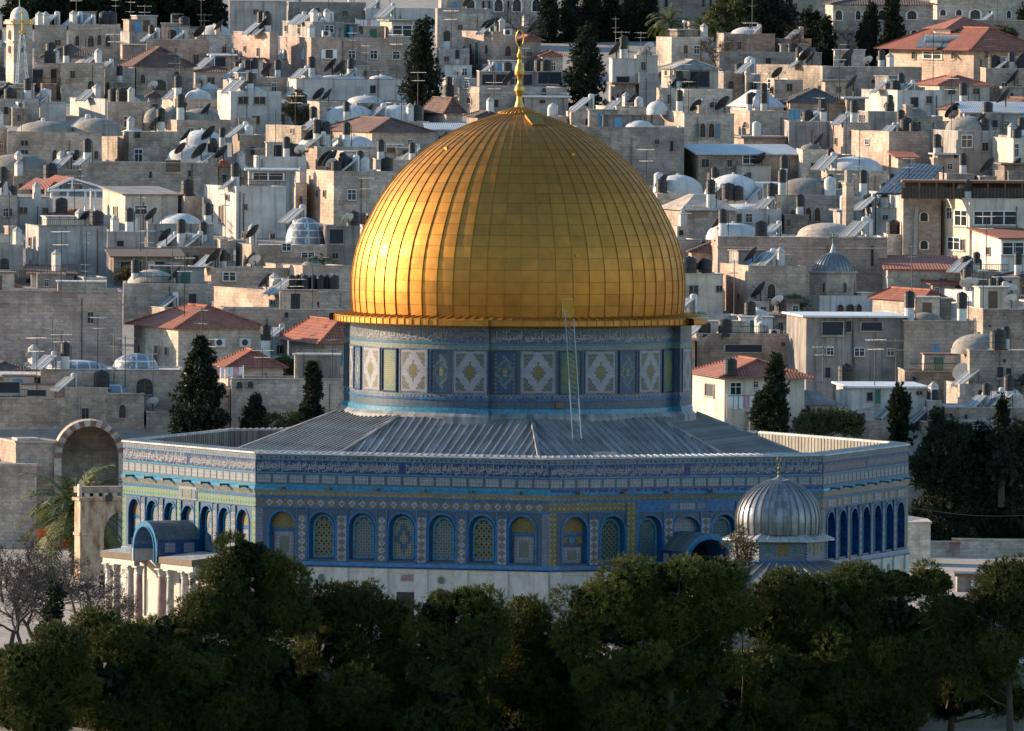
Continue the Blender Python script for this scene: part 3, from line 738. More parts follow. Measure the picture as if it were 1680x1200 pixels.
# gilded eaves and dome: 60 strips of sheet between raised seams
DP = [(11.24, 20.98), (11.33, 21.7), (11.37, 22.4), (11.37, 23.24), (11.29, 24.1), (11.16, 24.85), (10.97, 25.6), (10.68, 26.4), (10.29, 27.2), (9.93, 27.9), (9.71, 28.35), (9.15, 29.25), (8.46, 30.17), (7.88, 30.8), (7.26, 31.4), (6.5, 32.03), (5.64, 32.66), (4.85, 33.15), (4.02, 33.6), (3.25, 33.92), (2.49, 34.2), (1.8, 34.42), (1.24, 34.62), (.4, 34.85)]
dm = MB()
_ur = np.array([p[0] for p in DP]); _uz = np.array([p[1] for p in DP])
_s = np.concatenate([[0], np.cumsum(np.hypot(np.diff(_ur), np.diff(_uz)))])
def smooth_prof(n):
    t = np.linspace(0, _s[-1], 200); r = np.interp(t, _s, _ur); z = np.interp(t, _s, _uz)
    ker = np.ones(15)/15
    rp = np.concatenate([2*r[0]-r[7:0:-1], r, 2*r[-1]-r[-2:-9:-1]]); zp = np.concatenate([2*z[0]-z[7:0:-1], z, 2*z[-1]-z[-2:-9:-1]])
    r2 = np.convolve(rp, ker, 'valid'); z2 = np.convolve(zp, ker, 'valid')
    return [(float(np.interp(q, t, r2)), float(np.interp(q, t, z2))) for q in np.linspace(0, _s[-1], n)]
PR = smooth_prof(25)
# each gilt sheet is subdivided a little so the curve stays round; the UV counts sheets
SUB = 2
fine = smooth_prof((len(PR)-1)*SUB+1)
dome = MB(); N = 60
for i in range(len(fine)-1):
    for k in range(N*SUB):
        p = []
        for (rr, zz), kk in ((fine[i], k), (fine[i], k+1), (fine[i+1], k+1), (fine[i+1], k)):
            a = 2*pi*(kk/(N*SUB))+radians(1.2); p.append((rr*sin(a), -rr*cos(a), zz))
        e = 1e-3
        u0, u1 = k/SUB+(e if k % SUB == 0 else 0), (k+1)/SUB-(e if (k+1) % SUB == 0 else 0); v0, v1 = i/SUB+(e if i % SUB == 0 else 0), (i+1)/SUB-(e if (i+1) % SUB == 0 else 0)
        dome.add(p, [(0, 1, 2, 3)], 'gold_plate', [[(u0, v0), (u1, v0), (u1, v1), (u0, v1)]])
gd = dome.build('golden_dome', shrine, smooth=True, merge=True)
sm = MB()
for k in range(N):
    a = 2*pi*k/N+radians(1.2); o = Vector((sin(a), -cos(a), 0))
    for (r0, z0), (r1, z1) in zip(fine[:-3:2], fine[2:-1:2]): sm.bar(o*(r0+.03)+Vector((0, 0, z0)), o*(r1+.03)+Vector((0, 0, z1)), .04, .06, 'gold_seam', up=o)
sm.build('seam', gd)
ev = MB()
ev.lathe([(11.5, 20.42), (12.42, 20.40), (12.50, 20.48), (12.50, 20.82), (12.42, 20.90), (11.2, 21.06)], ['gold_seam', 'gold_plate', 'gold_plate', 'gold_plate', 'gold_plate'], 120, uvcell=True)
for k in range(120):
    a = 2*pi*k/120+radians(1.2); o = Vector((sin(a), -cos(a), 0)); ev.bar(o*12.46+Vector((0, 0, 20.93)), o*11.3+Vector((0, 0, 21.06)), .06, .09, 'gold_seam'); ev.bar(o*12.52+Vector((0, 0, 20.46)), o*12.52+Vector((0, 0, 20.86)), .05, .05, 'gold_seam', up=o)
for pa in PIERS:
    ev.lathe([(12.3, 20.40), (12.95, 20.40), (13.02, 20.48), (13.02, 20.80), (12.9, 20.87), (12.3, 20.92)], 'gold_plate', 8, a0=radians(pa-7.5), a1=radians(pa+7.5), uvcell=True)
ev.build('gilded_eaves', shrine)
ft = MB()
ft.lathe([(1.45, 34.42), (1.52, 34.50), (1.42, 34.62), (.42, 34.98)], 'gold_plate', 30, uvcell=True)
for k in range(30):
    a = 2*pi*k/30; o = Vector((sin(a), -cos(a), 0)); ft.bar(o*1.46+Vector((0, 0, 34.62)), o*.42+Vector((0, 0, 35.0)), .06, .07, 'gold_seam')
Q = [(.42, 34.9), (.40, 35.1), (.33, 35.25), (.25, 35.5), (.24, 35.75), (.34, 35.95), (.42, 36.15), (.38, 36.4), (.22, 36.6), (.17, 36.8), (.22, 37.0), (.42, 37.25), (.43, 37.45), (.34, 37.75), (.20, 38.05), (.15, 38.25), (.25, 38.4), (.27, 38.55), (.16, 38.72), (.10, 38.95), (.12, 39.05), (.06, 39.15)]
ft.lathe([(r_*.78, z_) for r_, z_ in Q], 'gold_finial', 20)
ring = [(.26*sin(2*pi*i/24), 0, 39.68+.58*cos(2*pi*i/24)) for i in range(25)]
ft.tube(ring, .045, 'gold_finial', 8, cap=False)
ft.build('crescent_finial', shrine, smooth=True)
hp = MB()   # small hatches on the dome
def on_dome(ac, z):
    r = float(np.interp(z, [q[1] for q in fine], [q[0] for q in fine])); a = radians(ac); return Vector((r*sin(a), -r*cos(a), z)), Matrix.Rotation(a, 4, 'Z')
p, R_ = on_dome(17.2, 21.0); hp.M = Matrix.Translation(p) @ R_
hp.box(-.42, .42, -.12, .3, .0, 1.35, 'gold_finial'); hp.box(-.34, .34, -.14, -.1, .05, 1.25, 'gold_seam'); hp.build('dome_door', gd)
hp = MB(); p, R_ = on_dome(27, 33.9); hp.M = Matrix.Translation((1.1, -2.6, 34.1)) @ Matrix.Rotation(radians(22), 4, 'Z') @ Matrix.Rotation(radians(27), 4, 'X'); hp.box(-.5, .5, -.7, .8, -.1, .12, 'gold_seam'); hp.build('dome_hatch', gd)
for ac, z in ((-52, 32.2), (33, 31.9), (21, 25.2)):
    hp = MB(); p, R_ = on_dome(ac, z); hp.M = Matrix.Translation(p) @ R_; hp.box(-.14, .14, -.08, .2, -.1, .10, 'gold_seam'); hp.build('vent_cap', gd)
# porches on the south and east faces
def porch(k, cols, south):
    fr = frame(k); m = MB(); m.M = fr; HWp = 7.1 if south else 3.4; OUT = 3.15
    pr = MB(); pr.M = fr
    for x0, x1 in ((-HWp, -1.95), (1.95, HWp)):
        pr.add([(x0, .05, 5.25), (x1, .05, 5.25), (x1, OUT, 4.92), (x0, OUT, 4.92), (x0, .05, 4.95), (x1, .05, 4.95), (x1, OUT, 4.55), (x0, OUT, 4.55)], [(0, 1, 2, 3)], 'lead_cap')
        pr.add([(x0, .05, 5.25), (x1, .05, 5.25), (x1, OUT, 4.92), (x0, OUT, 4.92), (x0, .05, 4.95), (x1, .05, 4.95), (x1, OUT, 4.50), (x0, OUT, 4.50)], [(3, 2, 6, 7), (0, 3, 7, 4), (1, 5, 6, 2), (4, 7, 6, 5)], 'wood')
        pr.box(x0+.1, x1-.1, OUT-.55, OUT-.12, 4.1, 4.5, 'marble')
        e = x0 if x0 < -3 else x1
        pr.box(min(e, e-.4*(1 if e > 0 else -1)), max(e, e-.4*(1 if e > 0 else -1)), .05, OUT-.2, 4.1, 4.5, 'marble')
    body = pr.build('porch', shrine)
    vt = MB(); vt.M = fr
    o = [(-1.9, 4.5)]+[(-1.9*cos(t*pi/16), 5.35+1.9*sin(t*pi/16)) for t in range(17)]+[(1.9, 4.5)]
    i_ = [(-1.55, 4.5)]+[(-1.55*cos(t*pi/16), 5.30+1.55*sin(t*pi/16)) for t in range(17)]+[(1.55, 4.5)]
    ff = OUT+.1
    for (a, za), (b, zb), (c, zc), (d, zd) in zip(o, o[1:], i_[1:], i_):
        vt.quad((d, ff, zd), (c, ff, zc), (b, ff, zb), (a, ff, za), 'tile_turq' if za > 5.2 else 'marble')
        side = abs(a) > 1.88 and abs(b) > 1.88
        vt.quad((a, ff, za), (b, ff, zb), (b, .05, zb), (a, .05, za), 'tile_deep' if side else 'lead_vault')
        vt.quad((d, ff, zd), (d, .3, zd), (c, .3, zc), (c, ff, zc), 'tile_blue' if za > 5.2 else 'marble')
    arch_ring(vt, i_, [(x*1.06, z+(.08 if z > 4.6 else 0)) for x, z in i_], ff+.07, 'tile_blue', ff)
    for s in (-1, 1):
        vt.quad((s*1.905, ff, 4.75), (s*1.905, .05, 4.95), (s*1.905, .05, 5.9), (s*1.905, ff, 5.9), 'tile_deep') if False else None
        vt.box(min(s*1.9, s*2.0), max(s*1.9, s*2.0), .1, ff, 4.95, 6.05, 'tile_deep')
        for y in (.9, 2.3): vt.box(min(s*1.95, s*2.02), max(s*1.95, s*2.02), y-.38, y+.38, 5.2, 5.85, 'tile_white')
    arch_fill(vt, [(x*.99, z) for x, z in i_], .9 if south else .2, 'tile_white' if south else 'hole_shade')  # east side: near-black sheet paints in the shade inside the vault
    vt.build('barrel_vault', body)
    for j, (x, mt) in enumerate(cols):
        c = MB(); c.M = fr @ Matrix.Translation((x, OUT-.35, 0))
        c.box(-.38, .38, -.38, .38, 0, .55, 'marble')
        c.lathe([(.33, .55), (.33, .68), (.26, .78), (.255, 2.2), (.22, 3.55)], mt, 14)
        c.lathe([(.22, 3.55), (.26, 3.62), (.24, 3.7), (.30, 3.95), (.40, 4.08)], 'marble', 14); c.box(-.38, .38, -.38, .38, 4.02, 4.12, 'marble')
        c.build('column', body)
    d = MB(); d.M = fr; d.box(-1.3, 1.3, .02, .12, .3, 4.2, 'marble'); d.box(-1.0, 1.0, .05, .14, .3, 3.9, 'wood'); d.build('door', body)
CL = [(-6.5, 'marble_column'), (-5.3, 'marble_column'), (-3.1, 'marble_column'), (-1.75, 'porphyry'), (1.75, 'porphyry'), (3.1, 'marble_column'), (5.3, 'marble_column'), (6.5, 'marble_column')]
porch(-2, CL, True); porch(0, [c for c in CL if abs(c[0]) < 3.2], False)
# aluminium ladder leaning on the drum
ld = empty('ladder', (0, 0, 0), 0, 'long aluminium ladder leaning against the tiled drum', 'ladder')
A0, A1 = Vector((3.75, -15.4, rz(15.6)+.15)), Vector((4.32, -15.3, rz(15.6)+.15)); T0, T1 = Vector((3.15, -12.75, 21.6)), Vector((3.75, -12.7, 21.0))
for n_, a, b in (('rail', A0, T0), ('rail', A1, T1)): m = MB(); m.bar(a, b, .055, .055, 'galvanised'); m.build(n_, ld)
for i in range(22): m = MB(); f = (i+.5)/23; m.bar(A0.lerp(T0, f), A1.lerp(T1, f), .022, .022, 'galvanised'); m.build('rung', ld)
# ------------------------------------------------------------------ small ribbed dome in front, arcade, gate, walls
def facing(x, y, Y, rz=0.0): return at(x, y, Y)
plain('bronze', (.17, .145, .07), .5, .5); lead('lead_skirt', (.20, .19, .18), .6, .1, .6)  # skirt lead is a darker copy, its shade put into the colour
def chain_dome():
    Y = -33.0; P = at(1277, 900, Y); c = empty('domed_pavilion', (P.x, Y, 0), radians(27), 'small tiled pavilion with a grey ribbed lead dome', 'pavilion')
    n = 6
    def hx(r, z, k): a = radians(60*k+8); return Vector((r*sin(a), -r*cos(a), z))
    m = MB()
    for k in range(n):
        m.quad(hx(3.12, 5.95, k), hx(3.12, 5.95, k+1), hx(3.12, 7.35, k+1), hx(3.12, 7.35, k), 'tile_lavender')
        m.quad(hx(3.15, 5.85, k), hx(3.15, 5.85, k+1), hx(3.15, 6.0, k+1), hx(3.15, 6.0, k), 'tile_blue'); m.quad(hx(3.15, 7.2, k), hx(3.15, 7.2, k+1), hx(3.15, 7.36, k+1), hx(3.15, 7.36, k), 'tile_blue')
        a, b = hx(3.13, 0, k), hx(3.13, 0, k+1); t = (b-a).normalized(); nn = Vector((t.y, -t.x, 0)); L = (b-a).length
        for f, w_, mt, z0, z1 in ((.5, .36, 'tile_gold', 6.3, 7.1), (.2, .16, 'lat_green', 6.5, 6.9), (.8, .16, 'lat_green', 6.5, 6.9)):
            p = a+t*(L*f)+nn*.012; m.quad(p-t*w_+Vector((0, 0, z0)), p+t*w_+Vector((0, 0, z0)), p+t*w_+Vector((0, 0, z1)), p-t*w_+Vector((0, 0, z1)), mt)
        for j in range(14): m.box(*sum([[q-.06, q+.06] for q in hx(3.13, 0, k)[:2]], []), 6.0+j*.1, 6.05+j*.1, 'tile_white' if j % 2 else 'tile_deep')
    m.build('tiled_drum', c)
    m = MB()
    for k in range(n):
        m.quad(hx(3.7, 7.30, k), hx(3.7, 7.30, k+1), hx(2.7, 7.72, k+1), hx(2.7, 7.72, k), 'lead_cap'); m.quad(hx(3.1, 7.28, k), hx(3.1, 7.28, k+1), hx(3.7, 7.30, k+1), hx(3.7, 7.30, k), 'wood')
        m.quad(hx(3.7, 7.22, k), hx(3.7, 7.22, k+1), hx(3.7, 7.30, k+1), hx(3.7, 7.30, k), 'lead_cap')
        for f in (0, .2, .4, .6, .8): m.bar(hx(3.7, 7.33, k).lerp(hx(3.7, 7.33, k+1), f), hx(2.7, 7.75, k).lerp(hx(2.7, 7.75, k+1), f), .05, .07, 'lead_cap')
    m.build('eaves', c)
    pr = [(2.74, 7.65), (2.80, 8.0), (2.83, 8.5), (2.80, 8.95), (2.68, 9.4), (2.45, 9.85), (2.12, 10.25), (1.68, 10.62), (1.15, 10.92), (.6, 11.16), (.12, 11.36)]
    m = MB(); NR = 34
    m.lathe(pr, 'lead_dome', 68)
    d = m.build('ribbed_dome', c, smooth=True, merge=True)
    m = MB()
    for k in range(NR):
        a = 2*pi*k/NR; o = Vector((sin(a), -cos(a), 0))
        for (r0, z0), (r1, z1) in zip(pr[:-2], pr[1:-1]): m.bar(o*(r0+.02)+Vector((0, 0, z0)), o*(r1+.02)+Vector((0, 0, z1)), .055, .09, 'lead_dome', up=o)
    m.build('rib', d)
    m = MB(); m.lathe([(.13, 11.3), (.07, 11.5), (.13, 11.62), (.05, 11.74), (.12, 11.9), (.04, 12.05), (.08, 12.15), (.03, 12.25)], 'bronze', 14); m.tube([(.14*sin(2*pi*i/16), 0, 12.48+.23*cos(2*pi*i/16)) for i in range(17)], .03, 'bronze', 6, cap=False); m.build('crescent_finial', c, smooth=True)
    m = MB(); N2 = 11
    def q11(r, z, k): a = 2*pi*k/N2+radians(3); return Vector((r*sin(a), -r*cos(a), z))
    for k in range(N2):
        m.quad(q11(7.3, 4.7, k), q11(7.3, 4.7, k+1), q11(3.1, 5.85, k+1), q11(3.1, 5.85, k), 'lead_skirt'); m.quad(q11(7.3, 4.5, k), q11(7.3, 4.5, k+1), q11(7.3, 4.7, k+1), q11(7.3, 4.7, k), 'wood')
        for f in (0, .25, .5, .75): m.bar(q11(7.3, 4.75, k).lerp(q11(7.3, 4.75, k+1), f), q11(3.1, 5.9, k).lerp(q11(3.1, 5.9, k+1), f),   .07, .1, 'lead_skirt')
        m.quad(q11(6.6, 3.6, k), q11(6.6, 3.6, k+1), q11(6.6, 4.6, k+1), q11(6.6, 4.6, k), 'marble')
    m.build('canopy_roof', c)
    for k in range(N2):
        m = MB(); p = q11(6.6, 0, k); m.M = Matrix.Translation(p); m.box(-.3, .3, -.3, .3, 0, .3, 'marble'); m.lathe([(.24, .3), (.2, .5), (.18, 3.2), (.3, 3.6)], 'marble_column', 12); m.build('column', c)
chain_dome()
def arcade():
    P = at(131, 955, 50); c = empty('stone_arcade', (P.x, 50, 0), radians(24), 'weathered stone arcade beside the date palm', 'arcade')
    m = MB(); Hh = 5.8; W = 9.0; D = 1.1
    op = 2.35; o = arch_pts(1.35+op/2+.9, op/2+.4, 0, 3.4, 5.0, 10)
    m.M = None
    def fw(d, flip):
        arch_wall(m, 0, 4.9, 0, Hh, o, d, 'weathered')
        o2 = [(x+3.6, z) for x, z in o]; arch_wall(m, 4.9, 8.5, 0, Hh, o2, d, 'weathered'); m.quad((8.5, d, 0), (W, d, 0), (W, d, Hh), (8.5, d, Hh), 'weathered')
    fw(0, 0); fw(D, 1); arch_reveal(m, o, 0, D, 'weathered'); arch_reveal(m, [(x+3.6, z) for x, z in o], 0, D, 'weathered')
    m.quad((0, D, 0), (0, 0, 0), (0, 0, Hh), (0, D, Hh), 'weathered'); m.quad((W, 0, 0), (W, D, 0), (W, D, Hh), (W, 0, Hh), 'weathered')
    m.build('arch_wall', c)
    m = MB(); m.box(-.15, W+.15, -.15, D+.15, Hh, Hh+.22, 'weathered'); m.box(-.08, 1.45, -.08, D+.08, 3.3, 3.5, 'weathered'); 
    for i in range(12): m.box(.3+i*.72, .62+i*.72, -.22, .05, Hh+.22, Hh+.55, 'pale_stone')
    m.build('cornice', c)
    m = MB(); m.box(-.05, W, .02, D+.05, Hh+.55, Hh+1.0, 'brown_stone'); m.box(-.12, .1, -.05, .3, Hh+.3, Hh+1.2, 'pale_stone'); m.build('coping', c)
    m = MB(); m.box(1.9, 2.35, -.35, -.05, Hh-.05, Hh+.4, 'iron'); m.build('floodlight', c)
def weathered():
    b = B('weathered'); uv = b.uv(); x, y, _ = b.sep(uv)
    f = b.rng(b.noise(b.comb(b.mt('MULTIPLY', x, 1.5), b.mt('MULTIPLY', y, .5)), 1.1, 6, .65), .45, .62, 0, 1)
    col = b.mix(f, (.45, .35, .245), (.22, .125, .075)); v = b.rng(b.noise(b.ob(), 2.5, 6, .7), .3, .7, .75, 1.2)
    b.bump(b.noise(b.ob(), 3, 5), .4, .05)
    return b.fin(b.mix(1.0, col, b.gray(v), 'MULTIPLY'), .9)
weathered(); arcade()
def gate():
    Y = 101.0; s = scale_at(Y); P = at(147, 900, Y); c = empty('arched_gateway', (P.x, Y, 0), radians(4), 'tall pointed gateway with red and white striped arch', 'gateway')
    z = lambda y: at(147, y, Y).z
    R = 47/s; Ro = 59/s; zs = z(752); dz = z(690)-zs; m = MB(); n = 22
    o = arch_pts(0, R, 0, zs, zs+dz*.84, n//2); o2 = arch_pts(0, Ro, 0, zs, zs+dz, n//2)
    for i, ((a, za), (b, zb), (e, ze), (g, zg)) in enumerate(zip(o, o[1:], o2[1:], o2)):
        mt = 'red_voussoir' if (i % 2 and 0 < i < len(o)-2) else 'pale_stone'
        m.quad((g, 0, zg), (e, 0, ze), (b, 0, zb), (a, 0, za), mt)
        m.quad((a, 0, za), (b, 0, zb), (b, 3.4, zb), (a, 3.4, za), 'grey_stone')
        if i > 0: m.quad((g, 0, zg), (g, 3.6, zg), (e, 3.6, ze), (e, 0, ze), 'pale_stone')
    arch_fill(m, o, 3.4, 'grey_stone'); m.build('arch', c)
    m = MB(); m.box(-.55*R, .55*R, 3.25, 3.39, 0, 4.2, 'green_paint'); m.build('gate_door', c)
plain('red_voussoir', (.23, .13, .105), .9, 0, .45)
gate()
def block(name, ref, cat, xl, xr, yt, Y, rz, wall, dl=5.0, top='roof_grey', zb=0.0, wins=(), grp=None):
    P = at(xl, yt, Y); s = scale_at(Y); W = (xr-xl)/s/cos(radians(rz)); Hh = P.z-zb
    c = empty(name, (P.x, Y, zb), radians(rz), ref, cat, grp); m = MB(); m.box(0, W, 0, dl, -.5, Hh, wall, top); 
    m.build('wall_body', c)
    m = MB(); m.box(-.08, W+.08, -.08, dl+.08, Hh+.003, Hh+.16, 'pale_stone', top); m.build('coping', c)
    return c, W, Hh
c, W, Hh = block('stone_wall', 'tall weathered stone pier left of the striped gateway', 'wall', 26, 96, 727, 100.5, 14, 'limestone', 6); m = MB(); m.box(.2, 2.0, .5, 2.5, Hh, Hh+.35, 'pale_stone'); m.build('lit_block', c)
block('stone_wall', 'long grey stone wall behind the date palm', 'wall', -40, 60, 764, 99, 3, 'limestone', 4)
block('stone_wall', 'stone wall running right of the striped gateway', 'wall', 200, 330, 742, 103, 2, 'limestone', 3)
c, W, Hh = block('stone_kiosk', 'pale stone block beside the right end of the shrine', 'kiosk', 1486, 1527, 860, 82, 6, 'pale_stone', 5); m = MB(); m.add([(-.1, -.1, Hh+.17), (W+.1, -.1, Hh+.17), (W+.1, 5.1, Hh+.17), (-.1, 5.1, Hh+.17), (-.1, 2.5, Hh+.6), (W+.1, 2.5, Hh+.3)], [(0, 1, 5, 4), (3, 4, 5, 2), (1, 2, 5), (0, 4, 3)], 'pale_stone'); m.build('roof', c)
block('stone_wall', 'low boundary wall at the right edge of the platform', 'wall', 1563, 1780, 887, 98, -2, 'pale_stone', .6)
block('stone_wall', 'lower end of boundary wall beside a red bin', 'wall', 1524, 1562, 891, 98.4, -2, 'pale_stone', .5)
P = at(1566, 905, 97.4); m = MB(); m.box(-.4, .4, -.3, .3, 0, .75, 'porphyry'); m.box(-.44, .44, -.34, .34, .75, .86, 'rust'); tag(m.build('rubbish_bin', loc=(P.x, 97.4, .25)), 'dark red bin beside the low boundary wall', 'bin')
c = empty('shelter', at(1566, 941, 44)*1.0, 0, 'low dark flat roofed shelter behind the right pines', 'shelter'); P = c.location; zz = P.z
m = MB(); m.box(0, 3.4, 0, 3, -.22, 0, 'wood', 'lead_dark'); m.build('roof', c); m = MB(); m.box(.2, 3.2, .3, 2.8, -zz, -.22, 'grey_stone'); m.build('wall_body', c); m = MB(); m.box(1.2, 1.5, .2, .32, -1.2, -.5, 'white_paint'); m.build('small_plate', c)  # last piece: small white plate on the shelter front
m = MB(); a, b = at(1496, 833, 40), at(1700, 845, 60); m.tube([a.lerp(b, i/12)-Vector((0, 0, .5*sin(pi*i/12)*.6)) for i in range(13)], .016, 'iron', 5); tag(m.build('cable'), 'thin cable strung across the dark trees at right', 'cable')
# bell tower with gilded cross mast in front
def bell_tower():
    Y = ydepth(168); s = scale_at(Y); P = at(22, 168, Y); gz = zterr(Y); yaw = radians(24)
    c = empty('bell_tower', (P.x, Y, gz), yaw, 'pale church bell tower with white cupola', 'bell tower')
    z = lambda y: at(22, y, Y).z-gz
    wl = 2.1; W = 30/s/cos(yaw); m = MB(); m.box(0, W, 0, wl, -3, z(36), 'pale_stone'); m.build('shaft', c)
    m = MB()
    for y, q, h in ((36, .22, .25), (68, .12, .18), (33, .12, .2)): m.box(-q, W+q, -q, wl+q, z(y)-h, z(y)+.02, 'pale_stone')
    m.build('cornice', c)
    m = MB(); R = .46*W; zc = z(31); m.lathe([(R*1.05, -.3), (R*1.05, .1), (R, .12)]+[(R*cos(t*pi/18), .12+R*1.15*sin(t*pi/18)) for t in range(1, 9)]+[(.05, R*1.3), (.03, R*1.9)], 'dome_white', 24); m.build('cupola', c, smooth=True, merge=True, loc=(W/2, wl/2, zc))
    m = MB(); m.bar((0, 0, 0), (0, 0, .9), .07, .07, 'pale_stone'); m.bar((-.25, 0, .6), (.25, 0, .6), .07, .07, 'pale_stone'); m.build('cross', c, loc=(W/2, wl/2, zc+R*1.85))
    for x, y, w_, h in ((14, 57, .42, 14), (13, 81, .4, 11), (37, 59, .5, 14), (37, 80, .5, 12)):
        if 'a' not in WMESH: WMESH['a'] = win_mesh('a')
        o = bpy.data.objects.new('window', WMESH['a']); link(o); o.parent = c
        left = x < 22; o.location = (-.01, wl*.5, z(y)) if left else (W*.5, -.01, z(y)); o.rotation_euler = (0, 0, -pi/2 if left else 0); o.scale = (w_, 1, h/s)
    # lattice mast with a gilded budded cross
    Y2 = Y-9; b = at(36, 170, Y2); gz2 = zterr(Y2); c2 = empty('cross_mast', (b.x, Y2, gz2), .3, 'gilded cross on a pale blue lattice mast', 'cross'); z2 = lambda y: at(36, y, Y2).z-gz2
    m = MB(); zt, zb_ = z2(56), -.2
    cor = lambda k, f: Vector(((.72-.52*f)*(1 if k in (1, 2) else -1), (.72-.52*f)*(1 if k > 1 else -1), zb_+(zt-zb_)*f))
    for k in range(4):
        m.bar(cor(k, 0), cor(k, 1), .06, .06, 'pale_blue')
        for i in range(9): m.bar(cor(k, i/9), cor((k+1) % 4, (i+1)/9), .028, .028, 'pale_blue'); m.bar(cor((k+1) % 4, i/9), cor(k, (i+1)/9), .028, .028, 'pale_blue'); m.bar(cor(k, i/9), cor((k+1) % 4, i/9), .028, .028, 'pale_blue')
    m.build('lattice', c2)
    m = MB(); ct, cbm, ca = z2(20), zt, z2(36); ar = 15/s
    m.bar((0, 0, cbm), (0, 0, ct), .15, .15, 'gilt'); m.bar((-ar, 0, ca), (ar, 0, ca), .15, .15, 'gilt')
    for p in ((-ar, ca), (ar, ca), (0, ct), (0, cbm+.2)):
        for dx, dzz in ((0, .22), (0, -.22), (.22, 0), (-.22, 0)): m.box(p[0]+dx*.8-.09, p[0]+dx*.8+.09, -.08, .08, p[1]+dzz*.8-.09, p[1]+dzz*.8+.09, 'gilt')
    m.build('cross', c2)
# domed church with ribbed silver dome
def church():
    Y = ydepth(516); s = scale_at(Y); P = at(1366, 480, Y+5); gz = zterr(Y)
    c = empty('domed_church', (P.x, Y+5, gz), radians(20), 'small stone church with silvery ribbed dome and cross', 'church'); z = lambda y: at(1366, y, Y+5).z-gz
    R = 38.5/s; m = MB(); m.lathe([(R, -2), (R, z(449)), (R*1.06, z(448)), (R*1.06, z(445)), (R*.9, z(444))], 'limestone', 10); m.build('drum', c)
    R2 = 32.5/s; z0, z1 = z(447), z(415); pr = [(R2*cos(t*pi/20), z0+(z1-z0)*sin(t*pi/20)) for t in range(10)]+[(.1, z1+.05)]
    m = MB(); m.lathe(pr, 'lead_dome', 56); d = m.build('ribbed_dome', c, smooth=True, merge=True)
    m = MB()
    for k in range(28):
        a = 2*pi*k/28; o = Vector((sin(a), -cos(a), 0))
        for (r0, a0), (r1, a1) in zip(pr[:-2], pr[1:-1]): m.bar(o*(r0+.02)+Vector((0, 0, a0)), o*(r1+.02)+Vector((0, 0, a1)), .06, .08, 'lead_dome', up=o)
    m.build('rib', d)
    m = MB(); zc = z(414); m.lathe([(.35, z1-.1), (.15, z1+.35), (.05, z1+.8)], 'galvanised', 10); m.bar((0, 0, z1+.5), (0, 0, z(383)), .09, .09, 'green_paint'); m.bar((-.42, 0, z(390)), (.42, 0, z(390)), .09, .09, 'green_paint'); m.build('cross', c)
    if 'a' not in WMESH: WMESH['a'] = win_mesh('a')
    for a in (-38, 14, 62):
        o = bpy.data.objects.new('window', WMESH['a']); link(o); o.parent = c; aa = radians(a-4); o.location = (R*.965*sin(aa), -R*.965*cos(aa), z(471)); o.rotation_euler = (0, 0, aa); o.scale = (6.5/s, 1, 17/s)
    m = MB(); m.box(-R*1.05, R*1.5, -R*1.15, R*1.2, -2, z(484), 'white_plaster', 'roof_white'); m.box(R*.9, R*1.75, -R*1.1, R*.5, -2, z(480), 'limestone', 'roof_white'); m.build('lower_hall', c)
    for x, w_ in ((-.1, .55), (.35, .75), (.75, .5)):
        o = bpy.data.objects.new('window', WMESH['a']); link(o); o.parent = c; o.location = (R*x, -R*1.155, z(508)); o.scale = (w_, 1, 1.0)
def pergola():
    Y = ydepth(360); s = scale_at(Y); P = at(84, 309, Y); gz = zterr(Y); c = empty('pergola', (P.x, Y, gz), radians(14), 'open white pergola under a red tiled gable roof', 'pergola'); z = lambda y: at(84, y, Y).z-gz
    W = 92/s; D = 6.5; he, hr = z(310), z(291); m = MB(); o = .4
    m.quad((-o, -o, he), (-o, D+o, he), (W*.36, D+o, hr+.1), (W*.36, -o, hr), 'red_tile'); m.quad((W+o, D+o, he), (W+o, -o, he), (W*.36, -o, hr), (W*.36, D+o, hr+.1), 'red_tile')
    m.quad((-o-2.2, D*.4, he-.15), (-o, -o, he-.02), (W*.1, 1, he+.7), (0, D+o, he+.9), 'red_tile'); m.build('roof', c)
    m = MB()
    for a, b in (((-o, -o-.05, he-.08), (W*.36, -o-.05, hr-.08)), ((W*.36, -o-.05, hr-.08), (W+o, -o-.05, he-.08)), ((-o, -o-.05, he-.12), (W+o, -o-.05, he-.12)), ((W*.36, -o-.05, he), (W*.36, -o-.05, hr))): m.bar(a, b, .14, .2, 'white_paint')
    m.build('gable_frame', c)
    for x in (0, W*.3, W*.62, W*.8, W):
        m = MB(); m.box(x-.09, x+.09, -.2, -.02, -1, he-.1, 'white_paint'); m.build('post', c)
    for x in (0, W): m = MB(); m.box(x-.09, x+.09, D-.1, D+.1, -1, he-.1, 'white_paint'); m.build('post', c)
    m = MB(); m.box(-.5, W+.5, -.4, D, -1.5, z(356), 'roof_grey'); m.build('terrace_floor', c)
